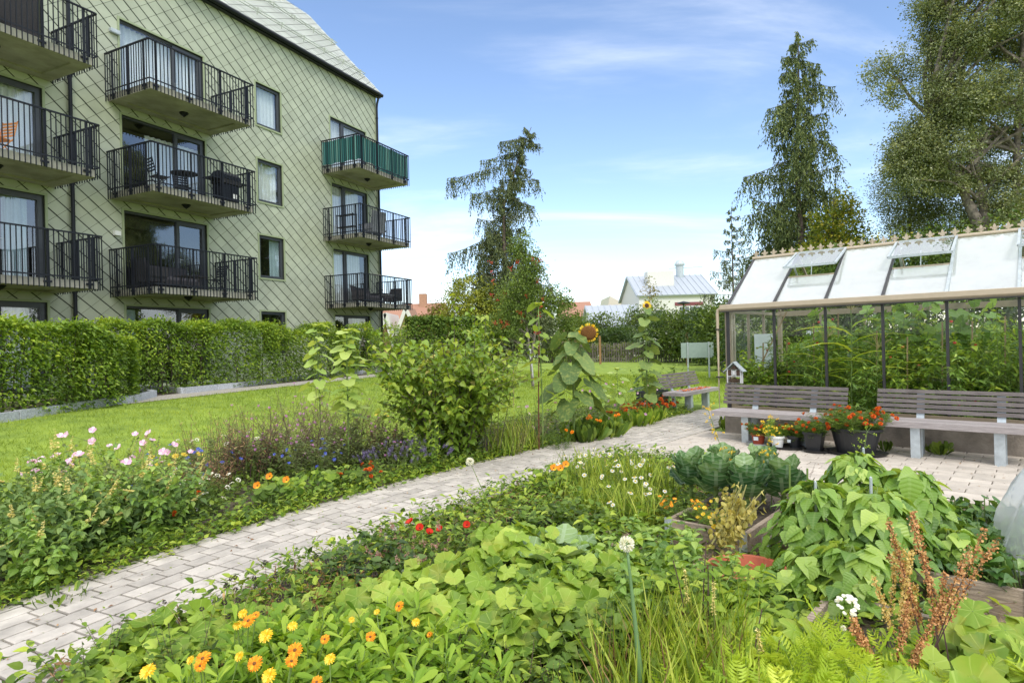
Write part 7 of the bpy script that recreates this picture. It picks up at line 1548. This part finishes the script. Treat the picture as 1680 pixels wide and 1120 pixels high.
cover('border_ground_cover', 'low green leaves filling the border along the path', strip_pts(26000, .07, -2.2, 3.5), _T4, .060, L_green, .17)
cover('border_edge_leaves', 'bright small leaves spilling over the edge of the path', strip_pts(9000, .13, -.35, 3.5, seed=5), [T_ovate, T_spoon], .055, L_lime, .10)
def near_pts(n, s0, s1, n0, n1, seed, dens=None):
    rr = np.random.default_rng(seed); out = []
    while len(out) < n:
        s_, n_ = rr.uniform(s0, s1), rr.uniform(n0, n1); p = gpt(s_, n_); l = np.interp(n_, [q[1] for q in PC], [q[0] for q in PC]) + PW - .04
        if s_ < l + rr.random() ** 3 * .15 - .04: continue
        if -6.12 < n_ < -5.5 and s_ > .9 and rr.random() < .86: continue
        if n_ > -5.46 and s_ > 1.68: continue
        if n_ > -2.75 and rr.random() < .8: continue
        out.append((p.x, p.y, 0))
    return out
cover('bed_ground_cover', 'low green leaves and weeds filling the near beds', near_pts(34000, -.9, 5.5, -9.6, -2.6, 8), _T4, .058, L_green, .16)
cover('bed_bright_leaves', 'bright green seedlings filling the near beds', near_pts(16000, -.8, 5.2, -9.3, -2.7, 9), [T_ovate, T_spoon], .06, L_lime, .22)
cover('bed_dry_litter', 'dry twigs and litter between the plants of the near beds', near_pts(7000, -.8, 5.2, -9.5, -2.8, 12), [T_grass, T_narrow], .11, L_dry, .08)
cover('house_bed_plants', 'low plants at the foot of the hedges behind the granite kerb', [(gravel(1, v)[0] - u * 1.2, gravel(1, v)[1] + u * .6, 0) for u, v in zip(rng.random(5000), rng.random(5000))], _T4, .07, L_green, .1)
# moss and grass in the joints of the path
cover('joint_weeds', 'moss and grass growing in the joints of the path', [(*path_pt(l, round(o / cw) * cw + rng.normal(0, .008)), 0) for l, o in zip(rng.uniform(2, PLEN - .3, 5200), rng.random(5200) ** .8 * PW)], [T_narrow, T_small], .019, L_grass, .012, tone=rng.random(5200) * .6)
cover('path_litter', 'small dry leaves and crumbs of soil lying on the path and terrace', [(*path_pt(l, o), 0) for l, o in zip(rng.uniform(2, PLEN - .3, 700), rng.random(700) * PW)] + [tuple(gpt(a, b)) for a, b in zip(rng.uniform(-.3, 5, 350), rng.uniform(-2.6, -.1, 350))], [T_small, T_grass], .028, L_dry, .004, up=.05)
for o_ in bpy.data.objects:
    if o_.name == 'path_litter': o_.location.z = .02
# lawn blades: longest near the border
def lawn_pts(n, seed):
    rr = np.random.default_rng(seed); out = []
    while len(out) < n:
        y = 4.2 + 22 * rr.random() ** 1.5; x = rr.uniform(-14, 9) if y > 9 else rr.uniform(-10, 2)
        if abs(x) > y * 1.05: continue
        s_, g_ = ginv(x, y)
        e = np.interp(g_, [q[1] for q in PC], [q[0] for q in PC])
        if s_ > e - 2.05 and g_ < 4.2: continue
        if s_ > -.3: continue
        ks, kd = bdist(x, y)
        gx_ = np.interp(y, [5, 9.4, 12.8, 16, 20.2, 24.8, 30], [-13.1, -10.2, -8.3, -7.0, -5.2, -3.3, -1.2])
        if x < gx_ + .05: continue
        out.append((x, y, 0))
    return np.array(out)
lp = lawn_pts(70000, 2); n = len(lp); lp[:, 2] = ground_z(lp[:, 0], lp[:, 1]); sz = .035 + .0035 * lp[:, 1]
tone_ = np.clip(.5 + .25 * np.sin(lp[:, 0] * 2.1 + np.sin(lp[:, 1] * 1.3) * 2) * np.sin(lp[:, 1] * 1.7 + lp[:, 0] * .5) + rng.normal(0, .2, n), 0, 1)
L_lawn = leaf_mat('lawn_blade', (.10, .18, .02), (.19, .30, .035), (.31, .42, .06), rough=.6, trans=.3)
tag(MB().inst(T_grass, lp, rng.normal(0, .45, (n, 3)) + [0, 0, 1], rng.normal(0, 1, (n, 3)) * [1, 1, .2], np.stack([sz * 2.2, sz, sz], 1), tone_).build('lawn_grass', L_lawn), 'short mown grass of the lawn', 'grass', kind='stuff')
